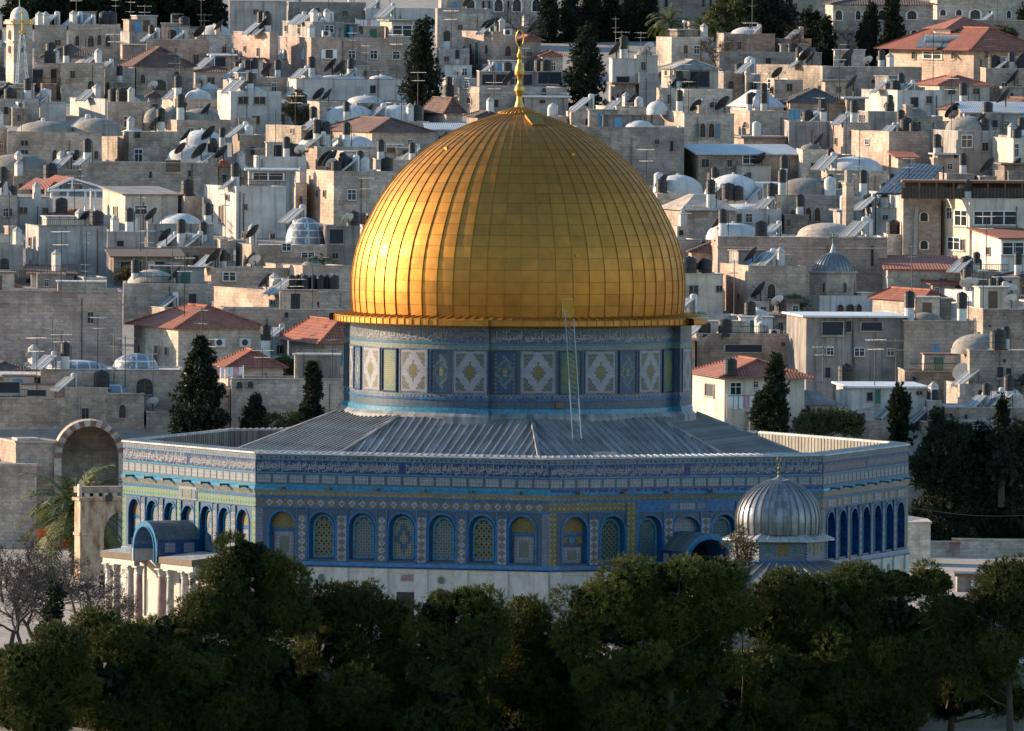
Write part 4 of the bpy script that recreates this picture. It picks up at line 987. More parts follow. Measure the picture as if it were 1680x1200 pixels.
def seven_tanks():
    Y = ydepth(538)+3.0; s = scale_at(Y)
    names = ['leftmost', 'second from left', 'third from left', 'fourth from left', 'fifth from left', 'sixth from left', 'rightmost']
    for i, x in enumerate((478, 489, 500, 513, 526, 536, 548)):
        p = at(x, 475, Y); m = MB(); r = (6.8 if i not in (3, 6) else 8.5)/s; hh = 24/s
        m.lathe([(r, 0), (r, hh*.25), (r*1.03, hh*.27), (r, hh*.29), (r, hh*.55), (r*1.03, hh*.57), (r, hh*.6), (r, hh*.86), (r*.6, hh*.96), (r*.25, hh*.97), (r*.25, hh*1.02), (.01, hh*1.02)], 'black_plastic', 18)
        tag(m.build('water_tank', smooth=False, loc=p+Vector((0, (i % 2)*.6, 0))), f'tall black water tank, {names[i]} of seven in a row', 'water tank', 'black water tanks in a row')
    m = MB(); p = at(470, 476, Y); m.box(0, 108/s, -.5, 1.6, -4, 0, 'pink_stone', 'roof_grey'); tag(m.build('tank_platform', loc=p), 'stone ledge carrying seven black water tanks', 'platform')
def canopy():
    Y = ydepth(384); s = scale_at(Y); a, b, e, g = at(1437, 317, Y), at(1506, 317, Y), at(1548, 272, Y+7), at(1490, 268, Y+7)
    c = empty('solar_canopy', a, 0, 'large sloping canopy of solar panels on posts', 'canopy'); m = MB(); A, Bv, E, G = [Vector(v)-a for v in (a, b, e, g)]
    dn = Vector((0, 0, -.15)); m.add([A, Bv, E, G, A+dn, Bv+dn, E+dn, G+dn], [(0, 1, 2, 3)], 'solar_glass'); m.add([A, Bv, E, G, A+dn, Bv+dn, E+dn, G+dn], [(7, 6, 5, 4), (0, 4, 5, 1), (1, 5, 6, 2), (2, 6, 7, 3), (3, 7, 4, 0)], 'iron')
    for i in range(1, 9): f = i/9; m.bar(A.lerp(Bv, f)+Vector((0, 0, .03)), G.lerp(E, f)+Vector((0, 0, .03)), .07, .05, 'galvanised')
    for f in (.33, .66, .8): m.bar(A.lerp(G, f)+Vector((0, 0, .04)), Bv.lerp(E, f)+Vector((0, 0, .04)), .07, .05, 'galvanised')
    m.build('panel', c)
    for p in (A, Bv, E, G): m = MB(); m.bar(p+Vector((0, 0, -.1)), p+Vector((0, 0, -4.5 if p in (A, Bv) else -7)), .12, .12, 'iron'); m.build('post', c)
    Y = ydepth(448)+2; p = at(1480, 296, Y); s = scale_at(Y); c = empty('roof_terrace', at(1480, 326, Y), 0, 'dark covered roof terrace with rusty posts', 'terrace'); h = p.z-c.location.z; W = 225/s
    m = MB(); m.box(0, W, 0, 5, h-.2, h, 'rust', 'rust'); m.build('flat_roof', c)
    for i in range(9): m = MB(); m.box(i*W/8-.07, i*W/8+.07, .05, .2, 0, h-.2, 'rust'); m.build('post', c)
    m = MB(); m.box(0, W, .08, .13, 0, .95, 'iron'); [m.box(i*W/40, i*W/40+.05, .02, .08, 0, 1.05, 'rust') for i in range(41)]; m.build('railing', c)
    m = MB(); m.box(.3, W, 3.5, 3.7, 0, h-.2, 'wood'); m.box(.8, 4, 3.3, 3.5, 0, h*.8, 'lead_dark'); m.build('back_screen', c)
    Y = ydepth(400); p = at(1391, 369, Y); s = scale_at(Y); c = empty('stone_chimney', (p.x, Y, p.z), radians(25), 'tall square stone chimney between white houses', 'chimney'); m = MB(); hh = 66/s; m.box(-.38, .38, -.38, .38, -2, hh, 'limestone'); m.build('shaft', c); m = MB(); m.box(-.46, .46, -.46, .46, hh, hh+.2, 'pale_stone'); m.box(-.26, .26, -.26, .26, hh+.2, hh+1.3, 'grey_stone'); m.build('cap', c)
    # metal post leaning before the coursed house
    Y = ydepth(436); p, q = at(1501, 424, Y-1.5), at(1504, 340, Y-1.5); m = MB(); m.bar(p, q, .3, .25, 'galvanised'); tag(m.build('flue_pipe'), 'tall pale flue standing before the coursed stone house', 'flue')
    # red roofed villa's solar set
    Y = ydepth(146); vil = VILLA
    def under(o):
        Mv = vil[1]; Mo = Matrix.Translation(o.location) @ o.rotation_euler.to_matrix().to_4x4(); o.parent = vil[0]; L_ = Mv.inverted() @ Mo; o.location = L_.translation; o.rotation_euler = L_.to_euler(); return o
    for i in range(6):
        x = 1503+i*14; a, b = at(x, 77, Y+4), at(x+12, 77, Y+4); u = at(x+12, 69, Y+8)-at(x, 77, Y+4)
        m = MB(); d = Vector((.75, 4.2, 1.05)); m.add([a, b, b+d, a+d, a-Vector((0, 0, .1)), b-Vector((0, 0, .1)), b+d-Vector((0, 0, .1)), a+d-Vector((0, 0, .1))], [(0, 1, 2, 3), (0, 4, 5, 1), (1, 5, 6, 2), (2, 6, 7, 3), (3, 7, 4, 0)], 'solar_glass')
        under(m.build('solar_panel'))
    for i in range(5):
        p = at(1524+i*14.5, 64, Y+6.5); m = MB(); m.tube([p-Vector((.42, 0, 0)), p+Vector((.42, 0, 0))], .36, 'boiler_white', 12); under(m.build('water_drum'))
    P = at(1580, 39, Y+12); s = scale_at(Y+12); c = under(empty('roof_lantern', P, radians(27))); W = 3.6
    m = MB(); m.box(-W*.7, W*.7, -W*.5, W*.5, -1.6, -.55, 'white_paint'); [m.box(-W*.68+i*.8, -W*.68+i*.8+.55, -W*.5-.03, -W*.5, -1.4, -.75, 'dark_glass') for i in range(6)]; m.build('glazed_base', c)
    m = MB(); C = [(-W, -W*.7, -.55), (W, -W*.7, -.55), (W, W*.7, -.55), (-W, W*.7, -.55)]; T = (0, 0, .75)
    for i in range(4): m.poly([C[i], C[(i+1) % 4], T], 'red_tile')
    m.build('roof', c)
# ------------------------------------------------------------------ the old town on the hill behind
WM = dict(l='limestone', p='pink_stone', P='pale_stone', g='grey_stone', b='brown_stone', r='rough_stone', k='brick_stone', w='white_plaster', c='cream_plaster', G='grey_plaster', C='stained_concrete')
def mesh_of(mb, name):
    o = mb.build(name); me = o.data; bpy.data.objects.remove(o); return me
def win_mesh(t):
    m = MB()
    def ring(x0, x1, z0, z1, w, d, mat):
        for a, b, c, e in ((x0, x1, z1-w, z1), (x0, x1, z0, z0+w), (x0, x0+w, z0+w, z1-w), (x1-w, x1, z0+w, z1-w)): m.box(a, b, -d, 0, c, e, mat)
    if t in 'aAB':
        o = [(-.5, -.5)]+[(-.5*cos(k*pi/10), .12+.38*sin(k*pi/10)) for k in range(11)]+[(.5, -.5)]
        q = 1.22 if t != 'A' else 1.38; o2 = [(x*q, z*(1.08 if z > 0 else 1)) for x, z in o]
        fm = {'a': 'pale_stone', 'A': 'white_paint', 'B': 'pale_stone'}[t]; gm = 'pale_blue' if t == 'B' else 'dark_glass'
        m.poly([(x, -.015, z) for x, z in o], gm)
        for (a, za), (b, zb), (c, zc), (d, zd) in zip(o, o[1:], o2[1:], o2):
            m.quad((a, -.10, za), (b, -.10, zb), (c, -.10, zc), (d, -.10, zd), fm); m.quad((b, -.10, zb), (a, -.10, za), (a, 0, za), (b, 0, zb), fm); m.quad((d, -.10, zd), (c, -.10, zc), (c, 0, zc), (d, 0, zd), fm)
        m.box(-.62, .62, -.14, 0, -.58, -.5, fm)
        if t != 'B': m.box(-.03, .03, -.05, 0, -.5, .3, 'wood'); m.box(-.5, .5, -.05, 0, .05, .09, 'wood')
        else: m.box(-.02, .02, -.04, 0, -.5, .45, 'blue_paint')
    else:
        gm = {'b': 'blue_paint', 'd': 'wood', 'g': 'green_paint', 'o': 'hole_shade', 's': 'dark_glass'}.get(t, 'dark_glass')  # type o: flat near-black pane painted in for the shade of an open recess
        m.quad((-.5, -.015, -.5), (.5, -.015, -.5), (.5, -.015, .5), (-.5, -.015, .5), gm)
        fm = 'white_paint' if t in 'ws' else ('pale_stone' if t != 'o' else 'grey_stone')
        ring(-.56, .56, -.54, .54, .06, .09 if t != 'w' else .06, fm); m.box(-.62, .62, -.16, 0, -.62, -.54, 'pale_stone')
        if t in 'rw': m.box(-.025, .025, -.04, 0, -.48, .48, fm)
        if t == 'w': m.box(-.48, .48, -.035, 0, .12, .16, fm)
        if t == 'b': m.box(-.02, .02, -.04, 0, -.48, .48, 'wood')
        if t == 's':
            for s in (-1, 1): m.box(s*.82-.24, s*.82+.24, -.07, 0, -.5, .5, 'white_paint')
    return mesh_of(m, 'window')
WMESH = {}
REFS = []; CLUT = []; RECT = []
def house(ref,  xl, xc, xr, yt, yb, wall='l', roof='f', win=(), dome=(), clut='', rmat=None, ry=None, dl=8.0, cat='house', over=.35, yaw=None, par=.42, alias=None):
    Y = ydepth(yb); Pc = at(xc, yb, Y); s = scale_at(Y); gz = zterr(Y)
    wl, wr = (xc-xl)/s, (xr-xc)/s
    if yaw is None: yaw = math.asin(max(.035, min(.48, wl/dl)))
    else: yaw = radians(yaw)
    if wl > .3: dl = wl/sin(yaw)
    W = max(1.0, wr/cos(yaw)); H = at(xc, yt, Y).z - gz; zb = -3.0
    h = empty({'church': 'church'}.get(cat, 'stone_house' if wall in 'lpPgbrk' else 'plastered_house'), (Pc.x, Pc.y, gz), yaw, ref, cat, 'houses of the old town on the hill')
    M = Matrix.Translation(Vector((Pc.x, Pc.y, gz))) @ Matrix.Rotation(yaw, 4, 'Z'); Mi = M.inverted()
    wm = WM[wall]; m = MB(); top = H
    if roof == 's': top = H
    m.quad((0, 0, zb), (W, 0, zb), (W, 0, H), (0, 0, H), wm); m.quad((0, dl, zb), (0, 0, zb), (0, 0, H), (0, dl, H), wm)
    m.quad((W, 0, zb), (W, dl, zb), (W, dl, H), (W, 0, H), wm); m.quad((W, dl, zb), (0, dl, zb), (0, dl, H), (W, dl, H), wm)
    if roof in 'fd':
        t = .26; q = H-par if roof == 'f' else H-.12
        I = [(t, t), (W-t, t), (W-t, dl-t), (t, dl-t)]; O = [(0, 0), (W, 0), (W, dl), (0, dl)]
        for i in range(4):
            j = (i+1) % 4; m.quad((*O[i], H), (*O[j], H), (*I[j], H), (*I[i], H), wm)
        wallo = m.build('wall', h)
        r = MB(); rm = rmat or ('roof_white' if (int(xl+yt) % 3) else 'roof_grey')
        for i in range(4):
            j = (i+1) % 4; r.quad((*I[j], H), (*I[i], H), (*I[i], q), (*I[j], q), rm)
        r.quad((*I[0], q), (*I[1], q), (*I[2], q), (*I[3], q), rm)
        # coping stones a little wider than the wall
        if (int(xr*7+yb) % 3):
            for a, b, c, d in ((-.05, W+.05, -.05, .12), (-.05, .12, .12, dl+.05)): r.box(a, b, c, d, H+.004, H+.07, 'pale_stone' if wall not in 'wGC' else rm)
        r.build('roof', h)
    else:
        wallo = m.build('wall', h); r = MB(); rm = rmat or 'red_tile'; o = over
        x0, x1, y0, y1 = -o, W+o, -o, dl+o
        if roof in 'hcgs':
            rise = (at((xc+xr)/2, ry, Y+dl/2).z - gz - H) if ry is not None else .3*min(W, dl)
            rise = max(.5, rise)
        e = H-.02
        if roof == 'h':
            if W >= dl: a = (dl/2+o)*.9; R1, R2 = (x0+a, dl/2, H+rise), (x1-a, dl/2, H+rise)
            else: a = (W/2+o)*.9; R1, R2 = (W/2, y0+a, H+rise), (W/2, y1-a, H+rise)
            C = [(x0, y0, e), (x1, y0, e), (x1, y1, e), (x0, y1, e)]
            if W >= dl: r.quad(C[0], C[1], R2, R1, rm); r.poly([C[1], C[2], R2], rm); r.quad(C[2], C[3], R1, R2, rm); r.poly([C[3], C[0], R1], rm)
            else: r.poly([C[0], C[1], R1], rm); r.quad(C[1], C[2], R2, R1, rm); r.poly([C[2], C[3], R2], rm); r.quad(C[3], C[0], R1, R2, rm)
            for A_, B_ in ((C[0], R1), (C[1], R1 if W < dl else R2), (R1, R2), (C[3], R1 if W >= dl else R2)): r.bar(Vector(A_)+Vector((0, 0, .05)), Vector(B_)+Vector((0, 0, .05)), .2, .14, rm)
        elif roof == 'c':
            k = .42; C = [(x0, y0, e), (x1, y0, e), (x1, y1, e), (x0, y1, e)]; cx_, cy_ = W/2, dl/2
            T = [(cx_-W*.12, cy_-dl*.12, H+rise), (cx_+W*.12, cy_-dl*.12, H+rise), (cx_+W*.12, cy_+dl*.12, H+rise), (cx_-W*.12, cy_+dl*.12, H+rise)]
            for i in range(4): r.quad(C[i], C[(i+1) % 4], T[(i+1) % 4], T[i], rm)
            r.quad(*T, rm)
        elif roof == 'g':
            r.quad((x0, y0, e), (x1, y0, e), (x1, dl/2, H+rise), (x0, dl/2, H+rise), rm); r.quad((x1, y1, e), (x0, y1, e), (x0, dl/2, H+rise), (x1, dl/2, H+rise), rm)
            r.poly([(0, dl, H), (0, 0, H), (0, dl/2, H+rise-.1)], wm); r.poly([(W, 0, H), (W, dl, H), (W, dl/2, H+rise-.1)], wm)
            r.bar((x0, dl/2, H+rise+.04), (x1, dl/2, H+rise+.04), .24, .16, rm)
        elif roof == 'n':    # gable end faces the camera side
            r.quad((x0, y1, e), (x0, y0, e), (W/2, y0, H+rise), (W/2, y1, H+rise), rm)
        elif roof == 's':
            r.add([(x0, y0, e), (x1, y0, e), (x1, y1, H+rise), (x0, y1, H+rise), (x0, y0, e-.12), (x1, y0, e-.12), (x1, y1, H+rise-.12), (x0, y1, H+rise-.12)], [(0, 1, 2, 3), (4, 5, 1, 0), (5, 6, 2, 1), (7, 4, 0, 3)], rm)
            r.poly([(0, dl, H), (0, 0, H), (0, dl, H+rise-.14)], wm); r.poly([(W, 0, H), (W, dl, H), (W, dl, H+rise-.14)], wm)
        elif roof == 'm':
            r.box(x0, x1, y0, y1, H+.01, H+.16, rm)
        r.build('roof', h)
    rg = random.Random(int(xl*7+yt*3+xr))
    if roof == 'f' and W > 4.5 and dl > 5 and yt > 30:
        for _ in range(rg.choice((0, 1, 1, 2, 3))):
            bw, bd, bh = rg.uniform(1.8, min(4.2, W*.5)), rg.uniform(1.8, 3.2), rg.uniform(.9, 2.2); bx = rg.uniform(.3, W-bw-.3); by = rg.uniform(dl*.45, max(dl*.5, dl-bd-.3)); by = min(by, dl-bd-.3, 8)
            if by < .3: continue
            q = MB(); bm_ = WM[rg.choice('wcGllCPr')]; z0 = H-par; q.box(bx, bx+bw, by, by+bd, z0, z0+bh, bm_, 'roof_grey'); q.box(bx-.12, bx+bw+.12, by-.12, by+bd+.12, z0+bh+.003, z0+bh+.1, rg.choice(('roof_grey', 'roof_white', 'sheet_metal', 'sheet_rust')))
            if bh > 1.4: q.box(bx+bw*.3, bx+bw*.3+.75, by-.04, by, z0+.05, z0+min(bh-.2, 1.75), rg.choice(('hole_shade', 'wood', 'green_paint', 'blue_paint')))
            q.build('roof_room', h)
    if roof == 'f' and W > 4 and dl > 4.5 and rg.random() < .3 and not dome:
        R = rg.uniform(1.1, min(2.3, W*.35, dl*.35)); q = MB(); hh = R*rg.uniform(.4, .65); mt = rg.choice(('dome_white', 'dome_white', 'pale_stone', 'dome_grey')); q.lathe([(R*1.04, 0), (R*1.04, .12), (R, .14)]+[(R*cos(t*pi/18), .14+hh*sin(t*pi/18)) for t in range(1, 9)]+[(.02, .14+hh)], mt, 20)
        q.build('dome', h, smooth=True, merge=True, loc=(rg.uniform(R+.2, max(R+.3, W-R-.2)), min(dl-R-.2, max(R+.3, dl*.4)), H-par))
    for _ in range(rg.choice((0, 1, 1, 2)) if W > 3 else 0):
        px_ = rg.uniform(.3, W-.3); q = MB(); q.bar((px_, -.08, zb), (px_, -.08, H-rg.uniform(0, 1.0)), .06, .06, rg.choice(('iron', 'galvanised', 'rust'))); q.build('drainpipe', h)
    if W > 5 and rg.random() < .35 and wall in 'lpPgk':
        q = MB(); zc_ = H-rg.uniform(.5, 1.1); q.box(-.06, W+.06, -.06, 0, zc_, zc_+.14, wm); q.box(-.06, 0, 0, dl, zc_, zc_+.14, wm); q.build('string_course', h)
    if not win and W > 3.2 and yb-yt > 20 and roof != 'c':
        for _ in range(rg.choice((1, 1, 2))):
            t_ = rg.choice('rroawo'); wo = None
            if t_ not in WMESH: WMESH[t_] = win_mesh(t_)
            zz_ = H-rg.uniform(1.0, max(1.1, min(2.4, H-.8)))
            wo = bpy.data.objects.new('window', WMESH[t_]); link(wo); wo.parent = h; wo.location = (rg.uniform(.7, W-.7), -.004, zz_); wo.scale = (rg.uniform(.4, .75), 1, rg.uniform(.6, 1.0))
    for (dx, dh, dt, kind) in dome:
        yl = dl*.5 if dl < 14 else 7.0; zc = H-.1; R = dh/s
        X = at(dx, yt, Pc.y+yl*cos(yaw)).x; a = (X-Pc.x+yl*sin(yaw))/cos(yaw)
        hh = max(.5, at(dx, dt, Pc.y+yl).z-gz-zc)
        mt = {'w': 'dome_white', 'g': 'dome_grey', 'l': 'lattice_dome', 's': 'pale_stone'}[kind]
        d = MB(); pr = [(R*1.03, -.25), (R*1.03, .12), (R*.985, .14)]+[(R*.985*cos(t*pi/20), .14+(hh-.14)*sin(t*pi/20)**(.92)) for t in range(1, 10)]+[(.02, hh)]
        sx = MB(); d.lathe(pr, mt, 28, c=(0, 0, 0)); 
        if kind == 'w' or kind == 'g': d.lathe([(.14, hh-.02), (.14, hh+.12), (.01, hh+.16)], mt, 8)
        dm_ = d.build('dome', h, smooth=True, merge=True, loc=(a, yl, zc))
        if R > dl*.62: dm_.scale = (1, dl*.6/R, 1)
    for wv in win:
        t, x, y, pw, ph = wv
        o_, d_ = Mi @ CAMP, (Mi.to_3x3() @ ray(x, y)); left = x < xc
        k = -o_.x/d_.x if left else -o_.y/d_.y
        p = o_+d_*k
        fs = abs(sin(yaw)) if left else cos(yaw)
        if t not in WMESH: WMESH[t] = win_mesh(t)
        wo = bpy.data.objects.new('door' if t in 'dg' else 'window', WMESH[t]); link(wo); wo.parent = h; wo.location = p+Vector((-.004 if left else 0, 0 if left else -.004, 0)); wo.rotation_euler = (0, 0, -pi/2 if left else 0); wo.scale = (min(5, pw/s/max(fs, .3)), 1, ph/s)
    toks = clut.split()
    if clut == '' and roof in 'fd':
        rr = random.Random(int(xl*31+yt*17)); n = max(1, int((xr-xl)/45))
        toks = [rr.choice('stTTaaaadDvxrlc')+str(int(rr.uniform(xc-(xc-xl)*.4, xr-5))) for _ in range(n)]
    for tk in toks:
        if tk == 'none': continue
        kd = tk[0]; ps = tk[1:].split(':'); x = float(ps[0])
        rr = random.Random(int(x*13+yt)); yl = dl*(float(ps[1]) if len(ps) > 1 else rr.uniform(.12, .5)); yl = min(yl, 9)
        X = at(x, yt, Pc.y+yl*cos(yaw)).x; a = (X-Pc.x+yl*sin(yaw))/cos(yaw); a = max(.5, min(W-.5, a))
        if roof == 'f': z = H-par
        elif roof == 'd': z = H-.12
        elif roof == 'm': z = H+.16
        else: z = H+.05 if kd not in 'a' else H+.3
        CLUT.append((kd, M @ Vector((a, yl, z)), alias or ref, x, rr.random()))
    REFS.append(ref); RECT.append((xl, xr, yt-(18 if roof in 'hcgs' else 6 if roof == 'd' else 0), yb, ref))
    return h, M, W, dl, H
def lattice_dome():
    b = B('lattice_dome'); x, y, _ = b.sep(b.uv())
    f = b.mt('ADD', b.mt('LESS_THAN', b.mt('FRACT', b.mt('DIVIDE', x, 1.05)), .13), b.mt('LESS_THAN', b.mt('FRACT', b.mt('DIVIDE', y, .62)), .18), clamp=True)
    v = b.rng(b.noise(b.ob(), 1.0, 5), .3, .7, .75, 1.2)
    return b.fin(b.mix(1.0, b.mix(f, (.17, .185, .205), (.48, .48, .47)), b.gray(v), 'MULTIPLY'), .5, .1)
lattice_dome()
H = house
# ---- far rows, top of the picture
H('grey stone palace behind the tall cypresses', 1000, 1004, 1182, -14, 62, 'g', win=(('o', 1093, 5, 5, 14), ('o', 1154, 5, 4, 14), ('o', 1166, 5, 4, 14), ('o', 1030, 5, 4, 14)), clut='a1100', dl=14)
H('white arcaded building behind the bare tree', 720, 724, 905, -16, 45, 'P', win=(('A', 772, 9, 13, 20), ('o', 793, 8, 3, 13), ('o', 803, 8, 3, 13), ('A', 818, 9, 13, 20), ('o', 834, 8, 3, 13), ('A', 848, 9, 13, 20), ('A', 880, 9, 13, 20), ('b', 746, 8, 8, 10)), clut='a760', dl=12)
H('pale terrace wall under the arcaded building', 596, 600, 740, 14, 52, 'w', clut='a640 s618', rmat='roof_grey')
H('pale villa with white arched window surrounds', 1362, 1366, 1530, 7, 112, 'P', 'h', (('A', 1376, 25, 11, 16), ('A', 1408, 25, 8, 15), ('A', 1420, 25, 8, 15), ('A', 1447, 25, 11, 16), ('A', 1496, 25, 15, 14), ('A', 1408, 58, 9, 18), ('A', 1500, 58, 11, 17)), ry=-12, rmat='brown_tile', dl=14)
H('pale villa with red roof at top corner', 1534, 1537, 1720, -6, 72, 'P', 'h', (('A', 1547, 21, 9, 10), ('A', 1573, 21, 9, 10), ('A', 1600, 24, 16, 15), ('w', 1626, 24, 7, 13), ('A', 1655, 24, 7, 13), ('w', 1676, 24, 7, 12)), ry=-22, rmat='brown_tile', dl=12)
H('low grey garden wall below the villas', 1481, 1484, 1700, 33, 78, 'g', clut='', dl=5)
H('grey concrete house left of the dark grove', 372, 376, 470, 2, 60, 'G', win=(('r', 420, 20, 9, 9),), clut='a440 a455')
H('stepped grey houses beyond the solar panels', 468, 474, 600, 4, 50, 'g', win=(('r', 520, 18, 8, 10), ('r', 566, 22, 8, 9)), clut='s490 a545 t575')
H('grey stone house left of lit tower house', 713, 717, 802, 14, 80, 'g', win=(('o', 731, 58, 7, 8), ('r', 755, 45, 7, 9)), clut='d770 a722 a735')
H('plain grey wing beside the bell tower', 52, 56, 109, 42, 112, 'P', clut='v75 v54 s66 s90')
H('stone hostel with five arched windows', 108, 112, 197, 40, 112, 'l', win=(('a', 111.5, 65, 5, 16), ('a', 127, 67, 7, 17), ('a', 149, 68, 10, 18), ('a', 163, 66, 7, 17), ('a', 177, 68, 8, 18)), clut='v97:.1 s116 s128 s150 T172 a125 a190 T182')
H('pink stone block with pale cornice', 236, 240, 343, 65, 120, 'p', win=(('B', 295, 94, 9, 13), ('r', 322, 99, 8, 20)), clut='s255 t232 T283 s300 a292 a340 d330')
H('stone house with whitewashed dome at top', 318, 322, 380, 58, 98, 'P', 'd', (('r', 368, 82, 7, 10),), ((352, 26, 41, 'w'),), 'd362:.05 a330 c357')
H('lit stone house crowded with solar panels', 380, 442, 456, 54, 130, 'p', win=(('r', 388, 88, 4, 12), ('r', 424, 86, 4, 14), ('r', 402, 80, 3, 9)), clut='s405 s418 s430 t401 t410 t428 B452 t465 d440', dl=9)
H('long pink house with shuttered windows', 455, 510, 668, 63, 134, 'p', win=(('B', 497, 88, 9, 18), ('s', 540, 89, 12, 15), ('w', 577, 90, 11, 13), ('w', 613, 90, 11, 14), ('w', 650, 91, 11, 13), ('B', 465, 88, 8, 16), ('a', 497, 122, 7, 8)), clut='v478', dl=16)
H('grey upper storey with red curtained window', 459, 512, 563, 37, 128, 'G', win=(('w', 540, 48, 14, 12), ('r', 470, 47, 6, 10), ('r', 491, 51, 4, 10)), clut='s494 s507 s522 v536 s572 v515 a550', dl=14)
H('beige rooftop room with wide window', 622, 642, 676, 35, 126, 'c', 'm', (('w', 660, 51, 30, 18),), rmat='roof_grey', clut='s640')
H('dark tiled shed roof beside the tower', 66, 70, 160, 94, 124, 'l', 'h', ry=73, rmat='brown_tile', clut='T83:.1')
H('sandstone house with deep shaded balcony', 52, 56, 99, 104, 168, 'l', win=(('o', 62, 133, 16, 38), ('o', 88, 130, 9, 34)), clut='T82 v97')
H('blank tan stone block', 97, 100, 171, 103, 174, 'l', clut='s152 t97:.1 a140 v161')
H('pale block beside the blank tan wall', 169, 172, 221, 111, 166, 'P', clut='s172 a187')
H('stone house under a wide brown hip roof', 196, 223, 316, 109, 162, 'l', 'h', (('a', 234, 130, 8, 15), ('a', 290, 124, 9, 13), ('a', 262, 140, 20, 18)), ry=78, rmat='old_tile', clut='')
H('shaded porch house with white awning', 342, 346, 384, 92, 132, 'l', 'm', (('o', 358, 102, 24, 16),), rmat='sheet_white')
H('rusty red roofed shed', 316, 320, 386, 118, 148, 'c', 'h', ry=112, rmat='old_tile', clut='s345')
H('low wall house with short tanks', 363, 396, 470, 127, 160, 'l', clut='s375 t343 s400 t405 t463 t417 d440')
H('whitewashed vaults below the pink house', 470, 486, 664, 130, 168, 'w', 'd', (), ((560, 40, 146, 'w'), (625, 20, 128, 'w'), (510, 26, 150, 'w')), 's500 t511 s580 d545 d560 t575 W576 a600 a650')
H('ochre lit tower house with green door', 757, 808, 846, 53, 128, 'p', win=(('g', 783, 88, 6, 38), ('a', 773, 80, 5, 17), ('a', 799, 81, 5, 14), ('a', 833, 84, 10, 17), ('r', 763, 82, 4, 14)), clut='d775 s800 t815 T831 v848 d768')
H('shaded grey annex right of the tall cypress', 715, 720, 770, 80, 130, 'g', win=(('r', 733, 97, 8, 9),), clut='t733 a740')
H('terrace house with glazed railing behind finial', 783, 786, 928, 118, 180, 'C', win=(('o', 800, 131, 18, 18), ('o', 823, 131, 18, 18), ('w', 845, 131, 14, 18), ('o', 866, 131, 14, 18), ('o', 902, 128, 38, 20)), clut='T832 T865 T886 T896 s808')
H('long beige wall house behind the finial', 750, 786, 930, 143, 192, 'P', win=(('w', 766, 139, 8, 12), ('a', 892, 151, 8, 13), ('o', 812, 170, 10, 12), ('a', 770, 165, 8, 10)), clut='a860 d838:.05')
H('white roofed shed on red posts', 858, 861, 932, 160, 194, 'G', 'm', (('o', 890, 167, 9, 5),), rmat='sheet_white')
H('tiny house under a red hipped roof', 693, 732, 758, 186, 210, 'l', 'h', ry=161, rmat='old_tile', clut='')
H('slim white house with barred window', 1000, 1004, 1046, 97, 174, 'w', win=(('o', 1022, 138, 20, 24),), clut='t1023 a1000 a1020 d996')
H('low concrete yard house right of white house', 1044, 1048, 1082, 121, 176, 'G', win=(('r', 1084, 123, 6, 9),), clut='a1060')
H('upper storey under a grey hip roof', 1086, 1109, 1178, 114, 192, 'c', 'h', (('r', 1093, 121, 4, 10), ('r', 1102, 121, 4, 10), ('o', 1148, 130, 30, 26)), ry=99, rmat='roof_grey')
H('stone house with garden terrace', 1078, 1122, 1202, 146, 196, 'P', win=(('r', 1099, 163, 5, 16), ('a', 1170, 172, 12, 9)), clut='d1110 p1118 d1144 a1105 t1106', rmat='roof_grey')
H('lit rusticated stone house with white plaques', 1244, 1346, 1362, 108, 156, 'r', win=(('w', 1265, 138, 9, 16), ('w', 1288, 138, 9, 16), ('w', 1261, 118, 3, 4), ('w', 1287, 118, 3, 4)), clut='s1247 d1315 d1333 v1353 t1278', dl=14)
H('long shaded stone house below dark cypresses', 1345, 1349, 1512, 110, 160, 'g', win=(('o', 1433, 134, 6, 6),), clut='T1447 v1460 d1393 t1446 D1425 a1385', dl=10)
H('house under dark grey hip roof', 1280, 1296, 1388, 168, 210, 'l', 'h', (('r', 1345, 187, 7, 9),), ry=146, rmat='grey_tile', clut='a1385')
H('white tent roofed house', 1200, 1238, 1286, 176, 208, 'w', 'c', ry=148, rmat='dome_white', clut='T1205 t1253:.05')
VILLA = H('big villa under broad red hip roof', 1465, 1597, 1700, 83, 146, 'l', 'h', (('r', 1500, 91, 6, 12), ('w', 1530, 91, 27, 12), ('r', 1565, 91, 6, 12), ('r', 1618, 90, 5, 12)), ry=46, rmat='red_tile', clut='', dl=18, over=1.2)
H('small lit house under orange tile roof', 1505, 1541, 1624, 140, 176, 'c', 'h', (('r', 1561, 150, 12, 10), ('r', 1601, 150, 10, 10), ('r', 1515, 146, 4, 6)), ry=125, rmat='red_tile', clut='a1502')
H('stone house with blue window at right edge', 1613, 1617, 1710, 113, 172, 'l', win=(('w', 1648, 145, 9, 19), ('r', 1672, 148, 8, 16)), clut='T1631 t1659 T1677 s1650 d1680 a1625')
H('whitewashed flat house with round railing', 1416, 1472, 1546, 149, 190, 'w', win=(('r', 1524, 164, 9, 12), ('o', 1500, 168, 12, 16)), clut='s1448 s1495 T1469 t1478 D1465')
H('patched red tent roof house', 1544, 1582, 1642, 181, 202, 'l', 'h', ry=168, rmat='old_tile', clut='t1535')
H('orange hipped roof at right edge', 1628, 1665, 1720, 179, 200, 'l', 'h', ry=161, rmat='old_tile')
H('grey sheet metal shed at right', 1578, 1582, 1710, 184, 222, 'G', 's', ry=168, rmat='sheet_metal', clut='d1650')
H('pale stone house with rooftop solar pair', 978, 1011, 1068, 176, 220, 'P', win=(), clut='s1010:.2 v1027 d1040 W1048')
H('low house with white rounded water room', 1062, 1120, 1126, 184, 228, 'P', 'd', (), ((1078, 18, 166, 'w'),), 't1106 a1118', dl=9)
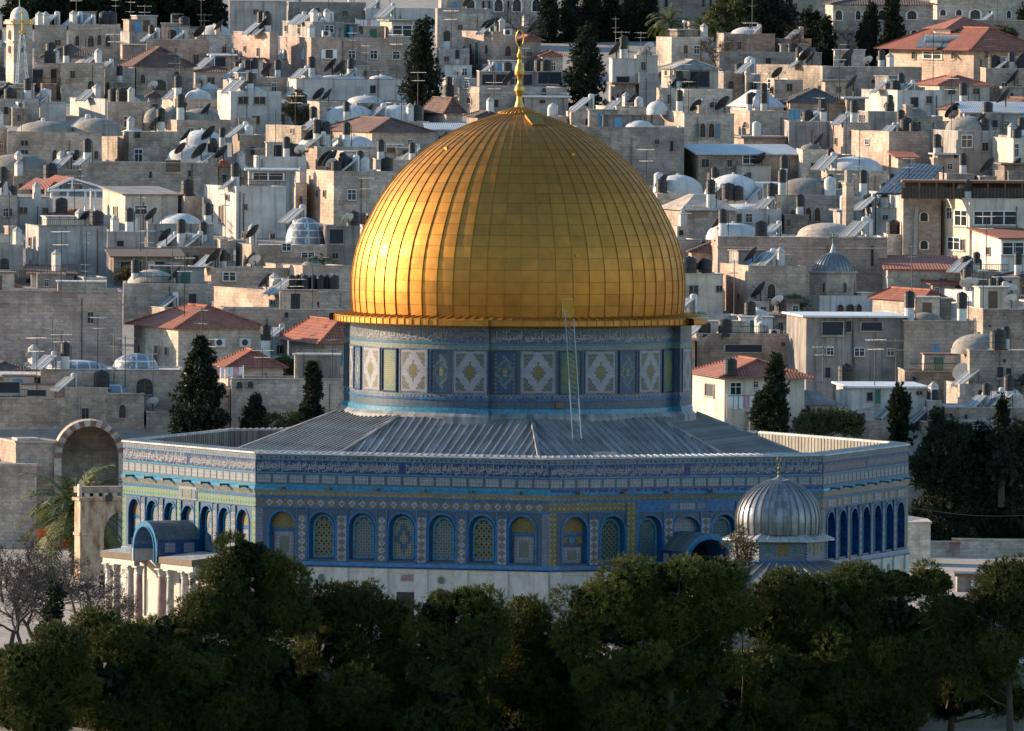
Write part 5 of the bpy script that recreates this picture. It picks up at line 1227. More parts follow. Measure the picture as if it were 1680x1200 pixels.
H('long grey stone convent wall', 940, 944, 1122, 208, 306, 'g', win=(('o', 1102, 240, 5, 18), ('r', 1078, 233, 7, 8)), clut='a1030 a1060', dl=10)
H('stone house with twin arched windows', 1118, 1122, 1204, 187, 262, 'k', win=(('a', 1153, 214, 9, 23), ('a', 1167.5, 214, 9, 23), ('b', 1143.5, 215, 5, 24), ('b', 1178, 215, 5, 24)), clut='d1144 a1128 c1150 v1153 d1188 a1190')
H('low lit stone house with leaning panel', 1200, 1230, 1294, 183, 226, 'l', win=(('a', 1224, 205, 8, 9),), clut='t1253 t1225 a1247')
H('pink stucco house with one small window', 1358, 1383, 1428, 201, 258, 'p', win=(('r', 1372, 232, 5, 11), ('r', 1397, 220, 5, 10)), clut='s1385 t1401:.4')
H('grey block below the whitewashed house', 1404, 1424, 1478, 184, 236, 'C', win=(('o', 1415, 195, 12, 12),), clut='D1504 T1473 t1476')
H('long plain stucco wall behind tanks', 1290, 1294, 1362, 200, 250, 'G', clut='t1350 s1345 D1318 T1325', win=(('b', 1303, 188, 18, 16),))
H('sunlit rounded corner stone house', 1400, 1458, 1529, 217, 282, 'l', win=(('w', 1423, 233, 6, 9),), clut='s1465 T1500:.1 t1478 T1487', dl=9)
H('grey stucco house with barred window', 1525, 1571, 1638, 216, 290, 'G', 'd', (('w', 1586, 232, 17, 20), ('r', 1616, 241, 10, 14)), ((1590, 40, 191, 'g'),), 'b1606 T1652 d1640 a1552', dl=9)
H('lit stucco house at right edge', 1633, 1662, 1730, 228, 300, 'c', win=(('w', 1668, 247, 6, 22),), clut='T1668 v1660 t1676')
H('brown house under sloping metal roof', 1122, 1146, 1312, 252, 306, 'b', 's', (('r', 1157, 268, 12, 14), ('w', 1230, 262, 22, 14), ('r', 1197, 268, 8, 12)), ry=238, rmat='sheet_metal', clut='')
H('long low garden wall below the dark pines', 1176, 1180, 1348, 86, 120, 'g', clut='a1230 T1300', dl=6)
H('distant grey block between pines and villa', 1283, 1288, 1366, -12, 66, 'g', win=(('r', 1305, 10, 6, 9), ('r', 1330, 12, 6, 9), ('r', 1345, 30, 6, 9)), clut='a1320', dl=10)
# ---- left middle
H('ruined grey wall below the bell tower', -15, -10, 64, 162, 212, 'g', clut='T15 d8 T20 t45')
H('small white lit box', 60, 66, 108, 170, 206, 'w', clut='W28 s70:.3')
H('white sheet metal wall house', 110, 172, 178, 163, 204, 'w', clut='v152 a140 s165', dl=9)
H('grey stone house with tall shuttered window', 172, 176, 246, 167, 228, 'l', win=(('w', 209, 200, 11, 18),), clut='T187 T200 T205 v215')
H('stone house with two grey domes', 8, 12, 166, 217, 288, 'l', 'd', (('r', 40, 235, 12, 9), ('r', 40, 250, 12, 8), ('a', 90, 258, 8, 24), ('a', 111, 258, 8, 24), ('r', 158, 255, 6, 14)), ((75, 48, 199, 'g'), (158, 42, 194, 'g')), 's68:.9 s140:.7 a35')
H('lit roofless stone house with broken balcony', 163, 211, 293, 217, 282, 'r', win=(('w', 227, 256, 12, 22), ('o', 225, 222, 9, 10)), clut='v214 d255:.05 t263:.1')
H('house with three grey domes', 243, 290, 382, 197, 236, 'l', 'd', (), ((253, 17, 178, 'g'), (283, 24, 176, 'g'), (328, 33, 178, 'g')), 't263:.05 t277:.05 d300:.2 d340')
H('stone house with square blue window', 262, 287, 397, 164, 214, 'P', 'd', (('b', 386, 183, 9, 14),), ((325, 22, 147, 'w'),), 's275 t258 a295 c290 a270')
H('white house with two dark windows', 353, 378, 461, 150, 226, 'w', win=(('r', 399, 165, 16, 12), ('r', 426, 165, 18, 12), ('r', 420, 197, 12, 13)), clut='s394 t410 a380')
H('round white domed hall', 293, 298, 373, 241, 272, 'w', 'd', (), ((332, 37, 213, 'w'),), 'd303:.02 d345:.02 t405')
H('whitewashed half vault before the domed hall', 276, 292, 352, 262, 296, 'w', 'd', (), ((308, 34, 241, 'w'),), '')
H('long stone wall house with hanging brown rug', 130, 134, 357, 267, 322, 'l', win=(('o', 247, 287, 4, 11), ('o', 311, 285, 4, 10), ('d', 284, 273, 24, 20)), clut='s105 t140 a177 d330 s355 t369 t385')
H('low house with rough stone dome at left', -20, -15, 133, 279, 322, 'r', 'd', (), ((28, 55, 253, 'g'),), 's110 t140 v30 v100')
H('cream shed roofed house with white window', 163, 205, 291, 318, 386, 'c', 's', (('w', 231, 345, 19, 14), ('d', 190, 346, 8, 14)), ry=312, rmat='roof_grey', clut='', dl=9)
H('low white house with double window', 4, 9, 86, 326, 376, 'w', win=(('r', 35, 345, 5, 9), ('r', 42, 345, 5, 9), ('r', 75, 346, 9, 10)), clut='T5 v60')
H('glazed rooftop veranda on white cube house', 404, 408, 482, 281, 388, 'G', 'm', (('w', 440, 290, 48, 12),), rmat='sheet_metal', clut='')
H('white cube house with lit side wall', 331, 387, 468, 306, 396, 'w', win=(('w', 347, 343, 8, 18), ('r', 374, 324, 5, 9), ('d', 363, 351, 6, 26), ('r', 402, 340, 7, 10)), clut='s362:.2 t369:.2 t385:.2 a425 r395', dl=8)
H('white terrace house left of tan block', 413, 420, 502, 257, 302, 'w', win=(('r', 440, 285, 30, 10),), clut='t470 T478 D515 D505 T486 a452', rmat='roof_white')
H('ruined lit rubble wall', 433, 494, 502, 207, 254, 'r', clut='', dl=9, win=(('o', 466, 237, 7, 9), ('o', 480, 215, 5, 8)))
H('tan stone block with slim windows', 500, 547, 664, 281, 374, 'l', win=(('r', 521, 318, 4, 11), ('r', 533, 318, 4, 11), ('w', 577, 320, 13, 17)), clut='T514:.1 D526 t562 T566 t590 W597 d545 d535 s580 T642', dl=8)
H('low stone house with bluish vault', 478, 520, 618, 242, 292, 'l', 'd', (), ((580, 34, 223, 'w'), (515, 26, 226, 'w')), 's527 t535:.3 s555 t568:.3 t520 d500', rmat='roof_white')
H('long red hip roofed stone house', 523, 610, 706, 217, 268, 'l', 'h', ry=194, rmat='old_tile', clut='a680', dl=13)
H('whitewashed twin domed house', 520, 562, 704, 199, 232, 'P', 'd', (), ((575, 44, 172, 'w'), (648, 36, 173, 'w')), 's625 d608 t533:.05 v672 T715', dl=9)
H('grey flat house behind dome shoulder', 610, 616, 706, 263, 330, 'g', clut='s680 t676 t615', win=())
H('blue grey metal roof beside red hip roof', 700, 704, 770, 212, 245, 'G', 's', ry=204, rmat='sheet_metal')
# ---- left lower
H('pale rendered barn with lit block end', 36, 63, 174, 372, 458, 'G', win=(('r', 50, 397, 7, 14), ('r', 51, 431, 6, 10)), clut='T158 d140 v130 r105', rmat='roof_grey')
H('grey shed at far left', -15, -10, 37, 401, 470, 'G', win=(('o', 5, 430, 8, 12),), clut='a15 v30')
H('little white house with worn tile roof', 42, 51, 120, 448, 478, 'w', 's', (('r', 84, 456, 15, 9),), ry=436, rmat='old_tile', clut='v92')
H('dark wooden lean-to on the ruined terrace', 172, 186, 298, 420, 474, 'b', 's', (('o', 215, 440, 34, 22), ('o', 262, 442, 38, 26)), ry=411, rmat='wood', clut='a230')
H('low grey yard house with single tank', 172, 176, 237, 381, 424, 'G', clut='v188 v218 t212', win=(('o', 198, 400, 12, 10),))
H('rubble vault house beside the lean-to', 254, 264, 356, 406, 444, 'r', 'd', (), ((308, 46, 382, 'g'),), 's285 t297 s325 t333 d270:.02')
H('grey block with leaning solar panel', 236, 242, 350, 368, 410, 'G', clut='a265 d245 t365:.3', win=())
H('stone house with blue grey dome', 383, 412, 536, 402, 466, 'b', 'd', (('r', 447, 388, 8, 9), ('w', 470, 406, 14, 12), ('w', 505, 419, 20, 9), ('r', 400, 386, 6, 10)), ((500, 33, 357, 'l'),), 'T367 d405 D417 v360', dl=9)
H('brown annex beside the dome shoulder', 528, 534, 590, 372, 462, 'C', win=(('o', 552, 388, 22, 24), ('r', 550, 420, 10, 10)), clut='D572 T586')
H('stone house with sunlit rounded corner', 305, 346, 472, 441, 498, 'l', win=(('w', 326, 455, 5, 13), ('w', 335, 457, 3, 12), ('w', 376, 454, 20, 14)), clut='s350 t366 d412 D419 d300:.05', dl=8)
H('long sunlit stone house with arched doorway', 432, 496, 584, 437, 500, 'l', win=(('d', 453, 467, 5, 18),), clut='p520', dl=9)
H('lit wall house carrying seven black tanks', 343, 500, 582, 481, 538, 'l', win=(('o', 448, 496, 6, 9), ('o', 520, 510, 6, 30)), clut='s358 s372 s388 v394 D374 d370', dl=18, rmat='roof_white')
H('weathered wall below the black tanks', 361, 365, 578, 508, 552, 'p', win=(('o', 470, 517, 5, 9),), clut='a512 a485')
H('grey wall with dark doorway', 199, 202, 347, 465, 538, 'g', win=(('o', 316, 491, 12, 18),), clut='t222 d290 a240 r270')
H('red hip roof at left edge', -70, -50, 46, 481, 500, 'l', 'h', ry=452, rmat='red_tile', clut='')
H('huge blank stone wall with zigzag frieze', -45, -35, 200, 478, 606, 'p', win=(), clut='a140 a100', dl=10)
H('low lit parapet behind red roof', 198, 270, 312, 506, 545, 'P', clut='', dl=10)
H('cream stone house under red hip roof', 213, 292, 428, 539, 618, 'P', 'h', (('a', 229, 572, 5, 14), ('d', 257, 581, 6, 28), ('a', 274, 576, 5, 12)), ry=502, rmat='red_tile', clut='a302', dl=11, over=.55)
H('cream house under long red roof', 470, 534, 592, 564, 618, 'c', 'h', (('b', 481, 592, 10, 16), ('b', 517, 592, 11, 15), ('b', 556, 590, 10, 17)), ry=524, rmat='red_tile', clut='', dl=11, over=.8)
H('small red roof with satellite dishes', 352, 374, 464, 604, 642, 'l', 'h', (), ry=574, rmat='red_tile', clut='')
H('green awning house between red roofs', 420, 426, 500, 592, 622, 'c', 'm', (('g', 465, 600, 40, 16),), rmat='green_paint', clut='t422')
H('stone house with lattice paned domes', 60, 66, 300, 607, 694, 'l', 'd', (('a', 237, 634, 26, 26),), ((125, 50, 591, 'l'), (222, 38, 580, 'l')), 't107:.05 s85:.05 a100 a160', dl=10)
H('stone house with square window under panel', 102, 106, 177, 637, 706, 'l', win=(('r', 140, 679, 11, 19),), clut='s112:.15 T169:.3')
H('stone house with one arched window', 172, 176, 236, 647, 708, 'l', 'd', (('a', 201, 675, 11, 22),), ((178, 34, 628, 'l'),), 'a172 a205')
H('long low stone wall house at left', -25, -20, 107, 654, 710, 'l', win=(('o', 15, 636, 34, 18), ('o', 60, 645, 30, 10)), clut='a60 r10', rmat='roof_white')
H('white flat roof shelter at left edge', -20, -15, 100, 619, 690, 'G', 'm', (('o', 15, 636, 38, 18), ('w', 62, 645, 26, 12)), rmat='roof_white', clut='a85 a100')
H('stone wall house behind the dark cypress', 374, 379, 580, 622, 712, 'l', win=(('a', 393, 632, 9, 11), ('a', 411, 631, 9, 11)), clut='a430 a545')
H('small block with two stone domes', 436, 450, 506, 673, 710, 'P', 'd', (('o', 478, 687, 6, 8),), ((458, 20, 641, 's'), (474, 27, 641, 's')), 'd488')
H('low shaded wall left of the shrine roof', 234, 240, 292, 677, 712, 'l', clut='D214 a245')
# ---- right middle and lower
H('house with pair of large white domes', 1068, 1078, 1172, 318, 352, 'P', 'd', (), ((1112, 42, 287, 'w'),), 'T1072 d1088')
H('whitewashed dome house with cables', 1148, 1160, 1257, 330, 362, 'w', 'd', (), ((1203, 50, 286, 'w'),), 's1180 T1195:.05 T1210:.05 s1255 t1222:.5')
H('grey dome house with arched gallery', 1268, 1274, 1372, 321, 376, 'P', 'd', (('a', 1301, 353, 7, 17), ('a', 1312, 351, 7, 17), ('a', 1326, 352, 9, 22), ('a', 1341, 352, 9, 22)), ((1322, 50, 292, 'g'),), 't1268:.05 d1375 T1407 W1380')
H('stone house with oval white dome', 1350, 1357, 1457, 281, 326, 'l', 'd', (), ((1401, 48, 257, 'w'),), 's1325 t1304 s1335 v1345 a1410')
H('house with pointed stone tent roof', 1084, 1120, 1207, 345, 392, 'l', 'c', (), ry=319, rmat='pale_stone', clut='t1166:.05')
H('white house with curved blue white roof', 1180, 1185, 1282, 343, 380, 'w', 'd', (('r', 1213, 358, 7, 14), ('w', 1229, 358, 10, 14)), ((1225, 44, 335, 'w'),), 's1262:.1 t1265:.1 t1277')
H('long reddish stone wall house with low domes', 1172, 1177, 1456, 389, 478, 'p', 'd', (('o', 1431, 420, 4, 34), ('o', 1240, 440, 6, 6)), ((1203, 44, 366, 'w'), (1357, 50, 366, 's')), 'T1249:.05 s1275 s1415 v1425 d1175 t1165', dl=11)
H('small grey house beside stone chimney', 1398, 1430, 1480, 342, 384, 'G', win=(('r', 1452, 357, 9, 8), ('o', 1464, 382, 6, 10)), clut='s1430 T1405 t1450 s1440')
H('white shop under solar canopy', 1430, 1478, 1484, 318, 380, 'w', clut='t1450 d1372', dl=9)
H('pale coursed stone house with arched windows', 1477, 1481, 1543, 325, 438, 'k', win=(('A', 1516, 356, 12, 15), ('A', 1516, 402, 12, 14)), clut='', dl=9)
H('tall flat block with wide glazed bay', 1541, 1590, 1720, 327, 448, 'c', win=(('w', 1577, 358, 18, 25), ('w', 1558, 350, 8, 18), ('w', 1612, 358, 28, 22), ('w', 1647, 358, 40, 22), ('w', 1565, 400, 18, 20), ('r', 1580, 402, 6, 18)), clut='t1500 v1540', dl=9)
H('white house under red lean-to roof', 1599, 1642, 1720, 390, 462, 'w', 's', (('r', 1622, 412, 6, 12), ('w', 1662, 408, 34, 20)), ry=376, rmat='red_tile', clut='')
H('brick house under long orange roof', 1452, 1456, 1574, 441, 488, 'k', 's', (), ry=421, rmat='red_tile', clut='')
H('dark red hip roofed stone house', 1129, 1134, 1226, 414, 462, 'l', 'h', (('o', 1205, 412, 9, 20),), ry=393, rmat='brown_tile', clut='d1212:.02')
H('cream house with two square windows', 1105, 1112, 1186, 450, 522, 'c', win=(('r', 1138, 476, 15, 15), ('r', 1180, 474, 10, 10)), clut='d1150 T1130 T1157')
H('lit cream house with barred arched window', 1183, 1227, 1322, 436, 520, 'l', win=(('a', 1265, 478, 13, 24), ('r', 1238, 487, 6, 8), ('o', 1212, 486, 4, 8)), clut='s1265 v1280 d1235 c1320', dl=9)
H('concrete house under corrugated white roof', 1294, 1322, 1484, 521, 632, 'C', 'm', (('o', 1366, 539, 34, 22), ('o', 1392, 536, 9, 18), ('w', 1362, 577, 11, 12), ('w', 1410, 578, 16, 13), ('w', 1461, 578, 11, 12), ('o', 1430, 536, 34, 14), ('o', 1358, 612, 9, 18)), rmat='sheet_white', clut='', dl=10)
H('brown stone house with railed terrace', 1138, 1143, 1300, 548, 616, 'b', win=(('o', 1220, 572, 60, 12), ('r', 1285, 565, 6, 7)), clut='T1156:.05 s1150 T1190:.05 v1245 W1250 r1220 x1270', dl=9)
H('stained stone house with blue window', 1478, 1483, 1598, 527, 632, 'l', win=(('b', 1535, 573, 11, 18), ('o', 1588, 584, 4, 14)), clut='', rmat='roof_white', dl=9)
H('stepped stone wall with slit arch', 1588, 1612, 1720, 508, 606, 'r', win=(('a', 1600, 534, 6, 24), ('o', 1624, 535, 3, 4)), clut='a1605 D1660', dl=9)
H('arched stone house with solar panels on tiles', 1436, 1513, 1559, 495, 548, 'P', 'h', (('a', 1487, 521, 12, 12), ('a', 1533, 521, 14, 11)), ry=475, rmat='red_tile', clut='a1480', dl=10)
H('sunlit white wall right of tiled roof', 1555, 1594, 1600, 479, 548, 'w', clut='D1568 D1585 t1558 D1552', dl=9, win=(('w', 1580, 515, 14, 16),))
H('grey brick rooftop room', 1592, 1596, 1642, 446, 488, 'g', clut='t1602 T1578 r1620 a1618')
H('flat roofed house with row of panels', 1596, 1601, 1690, 489, 524, 'l', clut='s1612 s1630 s1645 t1628 t1641 W1652 D1661:.05', win=())
H('long cream house under two-tone red roof', 1139, 1188, 1320, 620, 700, 'c', 'h', (('w', 1207, 638, 17, 20), ('w', 1240, 631, 7, 10), ('r', 1262, 637, 6, 11), ('o', 1165, 640, 20, 20)), ry=589, rmat='red_tile', clut='T1174:.02', dl=12, over=.6)
H('white bungalow with thin flat roof', 1377, 1397, 1518, 637, 698, 'w', 'm', (('o', 1427, 651, 9, 14), ('g', 1440, 651, 9, 24), ('r', 1508, 645, 10, 6), ('d', 1486, 650, 6, 16)), rmat='sheet_white', clut='a1435 a1470', dl=10)
H('sunlit block of rough masonry', 1177, 1230, 1248, 678, 712, 'r', clut='l1200', dl=8)
H('grey tent roof on white balustrade', 1289, 1318, 1374, 664, 694, 'w', 'c', ry=641, rmat='roof_grey', clut='')
H('stone house with plaster tent dome', 1362, 1368, 1480, 690, 722, 'r', 'd', (('o', 1400, 705, 6, 6),), ((1432, 44, 659, 's'), (1385, 20, 668, 's')), 's1490 W1548')
H('grey ruin with round dish', 1553, 1574, 1624, 630, 674, 'P', clut='O1580 t1617 s1600', win=(('o', 1608, 645, 5, 10),))
H('brown terrace house with sloping panels', 1543, 1550, 1720, 669, 708, 'b', 'd', (('o', 1560, 682, 6, 8), ('o', 1585, 684, 4, 8)), ((1655, 26, 636, 's'),), 's1612 s1640 s1655 t1655 t1618', dl=10)
H('stone house with vault at right edge', 1584, 1590, 1720, 576, 672, 'r', 'd', (('o', 1641, 611, 10, 18), ('o', 1655, 612, 8, 16), ('o', 1648, 592, 4, 5)), ((1605, 44, 548, 'g'),), 'T1637:.03 t1650', dl=10)
H('white awning house by dark conifers', 1542, 1548, 1720, 692, 722, 'w', 'm', (('o', 1580, 700, 30, 10),), rmat='sheet_metal', clut='')
H('sunlit stone hut behind lone cypress', 1484, 1520, 1560, 693, 724, 'r', clut='s1515', dl=7)
H('white wall house behind right conifers', 1560, 1600, 1740, 708, 752, 'w', clut='', dl=9)
H('grey stucco wall behind the tent roof', 1318, 1322, 1404, 626, 668, 'C', clut='T1388:.02 a1350', win=(('o', 1376, 648, 6, 10),))
H('shaded stone house behind leaning shed', 1478, 1484, 1600, 610, 660, 'b', win=(('o', 1500, 622, 7, 7),), clut='r1530')

# ---- low outhouses and lower storeys that close the gaps between the houses
def fill_gaps():
    g = random.Random(77); x0, y0, st = -80, 24, 4; nx, ny = int(1850/st), int((704-y0)/st); cov = np.zeros((ny, nx), bool)
    def mark(a, b, c, d): cov[max(0, int((c-y0)/st)):max(0, int((d-y0)/st)), max(0, int((a-x0)/st)):max(0, int((b-x0)/st))] = True
    for xl, xr, yt, yb, ref in RECT: mark(xl, xr, yt, yb)
    for r in ((6, 52, 20, 168), (1325, 1425, 410, 520), (25, 180, 287, 358), (460, 580, 450, 540), (1437, 1550, 268, 330), (1478, 1700, 296, 330), (0, 372, 0, 52), (885, 1080, 0, 94), (1060, 1320, 0, 58), (655, 730, 30, 180), (920, 1000, 50, 185), (1330, 1490, 20, 80), (1480, 1720, 30, 90)): mark(*r)
    for j in range(ny):
        y = y0+j*st
        rr = 0
        if y > 178: rr = 12+float(np.interp(y, [178, 195, 233, 293, 367, 450, 525, 560, 700], [10, 60, 136, 204, 254, 274, 300, 292, 292]))
        if rr: mark(849-rr+48, 849+rr-48, y, y+st)
        if y > 655: mark(450, 1270, y, y+st)
        if y > 690: mark(190, 1500, y, y+st)
    adj = {'l': 'sandstone', 'g': 'grey stone', 'P': 'pale stone', 'r': 'rubble', 'b': 'brown stone', 'G': 'grey rendered', 'w': 'whitewashed', 'k': 'brickwork', 'c': 'cream rendered'}; used = {}
    n = 0; HOSTS = [r for r in RECT if len(r[4].split()) <= 8]
    for j in range(ny-3):
        for i in range(nx-4):
            if cov[j, i] or cov[j+1, i]: continue
            k = i
            mx = int(g.uniform(45, 110)/st)
            while k < nx and not cov[j, k] and k-i < mx: k += 1
            if k-i < 4: continue
            mid = (i+k)//2; v = 0
            while j+v < ny and not cov[j+v, mid] and v < 12: v += 1
            if v < 2: continue
            X0, X1, yt = x0+i*st-3, x0+k*st+3, y0+j*st+g.uniform(-2, 3); yb = min(706, yt+v*st+g.uniform(10, 18))
            wall = g.choice('lllgPPrrbGGwkc'); lf = g.uniform(.08, .38)*(X1-X0)
            host = None
            for a, b, c, d, ref in HOSTS:
                if a < (X0+X1)/2 < b and c < yt and d <= yt+30 and (host is None or d > host[0]): host = (d, ref)
            host = host[1] if host else 'dark trees at top'
            roof = g.choice('fffffdddhm'); nm = {'f': 'annex', 'd': 'domed block', 'h': 'tiled cottage', 'm': 'shed'}[roof]
            lab = f'low {adj[wall]} {nm} before {host}'
            if lab in used: lab = f'lower {adj[wall]} {nm} before {host}'
            if len(lab.split()) > 16: lab = f'{nm} before {host}'
            if lab in used: mark(X0, X1, yt, yb); continue
            used[lab] = 1; al = ('lower ' if lab.startswith('lower') else '')+f'{nm.split()[-1]} before {host}'; xc = X0+lf; hh = yb-yt
            win = []
            for _ in range(g.choice((0, 1, 1, 2)) if v > 3 else 0): xx = g.uniform(xc+8, max(xc+9, X1-8)); win.append((g.choice('rrwoa'), xx, yt+hh*.42, g.uniform(6, 10), min(14, hh*.4)))
            dome = ((g.uniform(xc, X1-10), min(30, (X1-X0)*.36), yt-g.uniform(8, 14), g.choice('wwgs')),) if roof == 'd' else ()
            rm = {'h': g.choice(('old_tile', 'red_tile', 'brown_tile')), 'm': g.choice(('sheet_metal', 'sheet_rust', 'roof_grey'))}.get(roof)
            cl = ' '.join(g.choice('TtavdsDwa').replace('w', 'W')+str(int(g.uniform(xc, X1-4))) for _ in range(g.choice((0, 1, 2, 2))))
            H(lab, X0, xc, X1, yt, yb, wall, roof, win, dome, cl or 'none' if roof == 'h' else cl, rmat=rm, ry=(yt-g.uniform(5, 9)) if roof == 'h' else None, dl=g.uniform(5, 8), alias=al); n += 1
            mark(X0, X1, yt, yb)
    # small additions built against the foot of the bigger houses
    for xl, xr, yt, yb, ref in HOSTS:
        if yb-yt < 48 or xr-xl < 40 or ref.startswith(('huge', 'big villa', 'concrete', 'cream stone')) or not 60 < yb < 690: continue
        for _ in range(g.choice((0, 1, 1, 2))):
            w_ = g.uniform(26, 62); X0 = g.uniform(xl, max(xl+1, xr-w_)); X1 = X0+w_; b_ = yb+g.uniform(1, 6); t_ = b_-g.uniform(22, 38)
            if any(a < X1-8 and b > X0+8 and d > b_+1 and c < b_-14 for a, b, c, d, r in RECT if r != ref): continue
            wall = g.choice('lllgPPrrbGwkc'); nm = g.choice(('lean-to', 'outhouse', 'porch room', 'kitchen block', 'stair house'))
            lab = f'small {adj[wall]} {nm} against {ref}'
            if lab in used or len(lab.split()) > 16: continue
            used[lab] = 1; roof = g.choice('fffdms'); xc = X0+w_*g.uniform(.08, .35)
            H(lab, X0, xc, X1, t_, b_, wall, roof, ((g.choice('rowad'), g.uniform(xc+6, X1-6), t_+(b_-t_)*.45, g.uniform(6, 9), g.uniform(8, 13)),), ((X0+w_*.55, w_*.33, t_-g.uniform(7, 11), g.choice('wwgs')),) if roof == 'd' else (), g.choice('Ttdavxr')+str(int(g.uniform(xc, X1-4))) if roof in 'fd' else 'none', rmat=g.choice(('old_tile', 'sheet_rust', 'red_tile')) if roof == 's' else g.choice(('sheet_metal', 'sheet_rust', 'roof_grey')) if roof == 'm' else None, ry=t_-6 if roof == 's' else None, dl=g.uniform(3, 5), alias=f'{nm} against {ref}'); n += 1
    return n
NFILL = fill_gaps(); print('fillers', NFILL)
bell_tower(); church(); pergola(); seven_tanks(); canopy()
# ------------------------------------------------------------------ things standing on the roofs
def part_mesh(fn, name): m = MB(); fn(m); return mesh_of(m, name)
def tank_prof(r, h): return [(r, 0), (r, h*.3), (r*1.04, h*.33), (r, h*.36), (r, h*.62), (r*1.04, h*.65), (r, h*.68), (r, h*.84), (r*.62, h*.95), (r*.26, h*.96), (r*.26, h), (.01, h)]
def dish_prof(R): return [(.02, 0), (R*.35, R*.05), (R*.7, R*.17), (R, R*.34), (R*.985, R*.37), (R*.69, R*.2), (.02, R*.04)]
TILT = Matrix.Rotation(radians(-48), 4, 'Z') @ Matrix.Rotation(radians(-50), 4, 'Y')
KIND = {}
def kind(k, name, phrase, cat, grp, parts, rot=True): KIND[k] = (name, phrase, cat, grp, [(n, part_mesh(f, n)) for n, f in parts], rot)
def _coll(m):
    for y0 in (-1.05, .08):
        a = [(-1.7, y0, .25), (-1.7, y0+.97, .25), (-.1, y0+.97, 1.5), (-.1, y0, 1.5)]; lo = [(x+.06, y, z-.09) for x, y, z in a]
        m.add(a, [(3, 2, 1, 0)], 'solar_glass'); m.add(a+lo, [(4, 5, 6, 7), (0, 1, 5, 4), (1, 2, 6, 5), (2, 3, 7, 6), (3, 0, 4, 7)], 'galvanised')
        e = Vector((-.62, 0, .79)).normalized()*.02
        for i in range(2): m.bar(Vector(a[i])+e, Vector(a[3-i])+e, .06, .05, 'boiler_white')
kind('s', 'solar_heater', 'tilted solar heater', 'solar heater', 'solar water heaters on the rooftops', [('collector', _coll),
    ('boiler', lambda m: m.lathe([(.3, .35), (.3, 1.75), (.2, 1.85), (.01, 1.87)], 'boiler_white', 14, c=(.25, 0, 0))),
    ('stand', lambda m: [m.bar((x, y, 0), (x, y, 1.45 if x > -1 else .3), .05, .05, 'iron') for x, y in ((-.1, -.95), (-.1, .95), (-1.65, -.95), (-1.65, .95), (.25, -.28), (.25, .28))])])
kind('t', 'boiler_tank', 'slim boiler tank', 'water tank', 'black tanks on white boilers', [('boiler', lambda m: m.lathe([(.33, 0), (.33, 1.15), (.3, 1.2), (.05, 1.2)], 'boiler_white', 14)), ('tank', lambda m: m.lathe([(r, z+1.2) for r, z in tank_prof(.36, 1.15)], 'black_plastic', 14)), ('pipe', lambda m: [m.bar((.4, -.2, 0), (.4, -.2, 2.0), .04, .04, 'iron'), m.bar((.4, -.2, 2.0), (.1, -.1, 2.1), .04, .04, 'iron')])])
kind('T', 'water_tank', 'black barrel tank', 'water tank', 'black barrel tanks on the rooftops', [('tank', lambda m: m.lathe([(r, z+.25) for r, z in tank_prof(.55, 1.35)], 'black_plastic', 16)), ('stand', lambda m: [m.box(-.5, .5, -.5, .5, .16, .25, 'iron')]+[m.bar((x, y, 0), (x, y, .18), .06, .06, 'iron') for x in (-.4, .4) for y in (-.4, .4)])])
kind('W', 'water_tank', 'white water tank', 'water tank', 'white tanks on the rooftops', [('tank', lambda m: m.lathe([(r, z) for r, z in tank_prof(.5, 1.7)], 'boiler_white', 16)), ('pipe', lambda m: m.bar((.55, 0, 0), (.55, 0, 1.5), .05, .05, 'galvanised'))])
kind('B', 'water_tank', 'blue barrel', 'water tank', 'blue barrels on the rooftops', [('tank', lambda m: m.lathe([(r, z+.8) for r, z in tank_prof(.42, 1.2)], 'blue_plastic', 14)), ('stand', lambda m: m.box(-.4, .4, -.4, .4, 0, .8, 'roof_grey'))])
kind('b', 'water_tank', 'blue drum lying down', 'water tank', 'blue drums on the rooftops', [('tank', lambda m: m.tube([(-.75, 0, .45), (.75, 0, .6)], .42, 'blue_plastic', 14))])
def _dish(mat, R, zc, rotm):
    def f(m):
        s = MB(); s.lathe(dish_prof(R), mat, 20); mm = Matrix.Translation((0, 0, zc)) @ rotm
        m.add([mm @ v for v in s.v], s.f, mat)
    return f
kind('d', 'satellite_dish', 'dark mesh dish', 'satellite dish', 'dark mesh dishes on the rooftops', [('reflector', _dish('dish_dark', .85, 1.15, TILT)), ('mast', lambda m: m.bar((0, 0, 0), (0, 0, 1.2), .08, .08, 'iron')), ('feed_arm', lambda m: m.bar((-.1, .1, 1.2), (-.5, .55, 1.65), .04, .04, 'iron'))])
kind('D', 'satellite_dish', 'pale dish', 'satellite dish', 'pale satellite dishes on the rooftops', [('reflector', _dish('dish_pale', .58, 1.0, Matrix.Rotation(radians(-40), 4, 'Z') @ TILT)), ('mast', lambda m: m.bar((0, 0, 0), (0, 0, 1.05), .07, .07, 'iron')), ('feed_arm', lambda m: m.bar((0, 0, .95), (-.45, -.3, 1.1), .04, .04, 'iron'))])
kind('O', 'satellite_dish', 'large round pale dish', 'satellite dish', None, [('reflector', _dish('dish_pale', .78, 1.1, Matrix.Rotation(radians(50), 4, 'Z') @ Matrix.Rotation(radians(-70), 4, 'Y'))), ('mast', lambda m: m.bar((0, 0, 0), (0, 0, 1.1), .1, .1, 'iron'))])
def _yagi(m):
    for z, L in ((3.9, 1.5), (3.1, 1.1)):
        m.bar((-L/2, 0, z), (L/2, .2, z), .045, .045, 'galvanised')
        for i in range(6): f = i/5-.5; m.bar((L*f, -.28-.1*(i < 2), z+.02), (L*f, .34+.1*(i < 2), z+.02), .03, .03, 'galvanised')
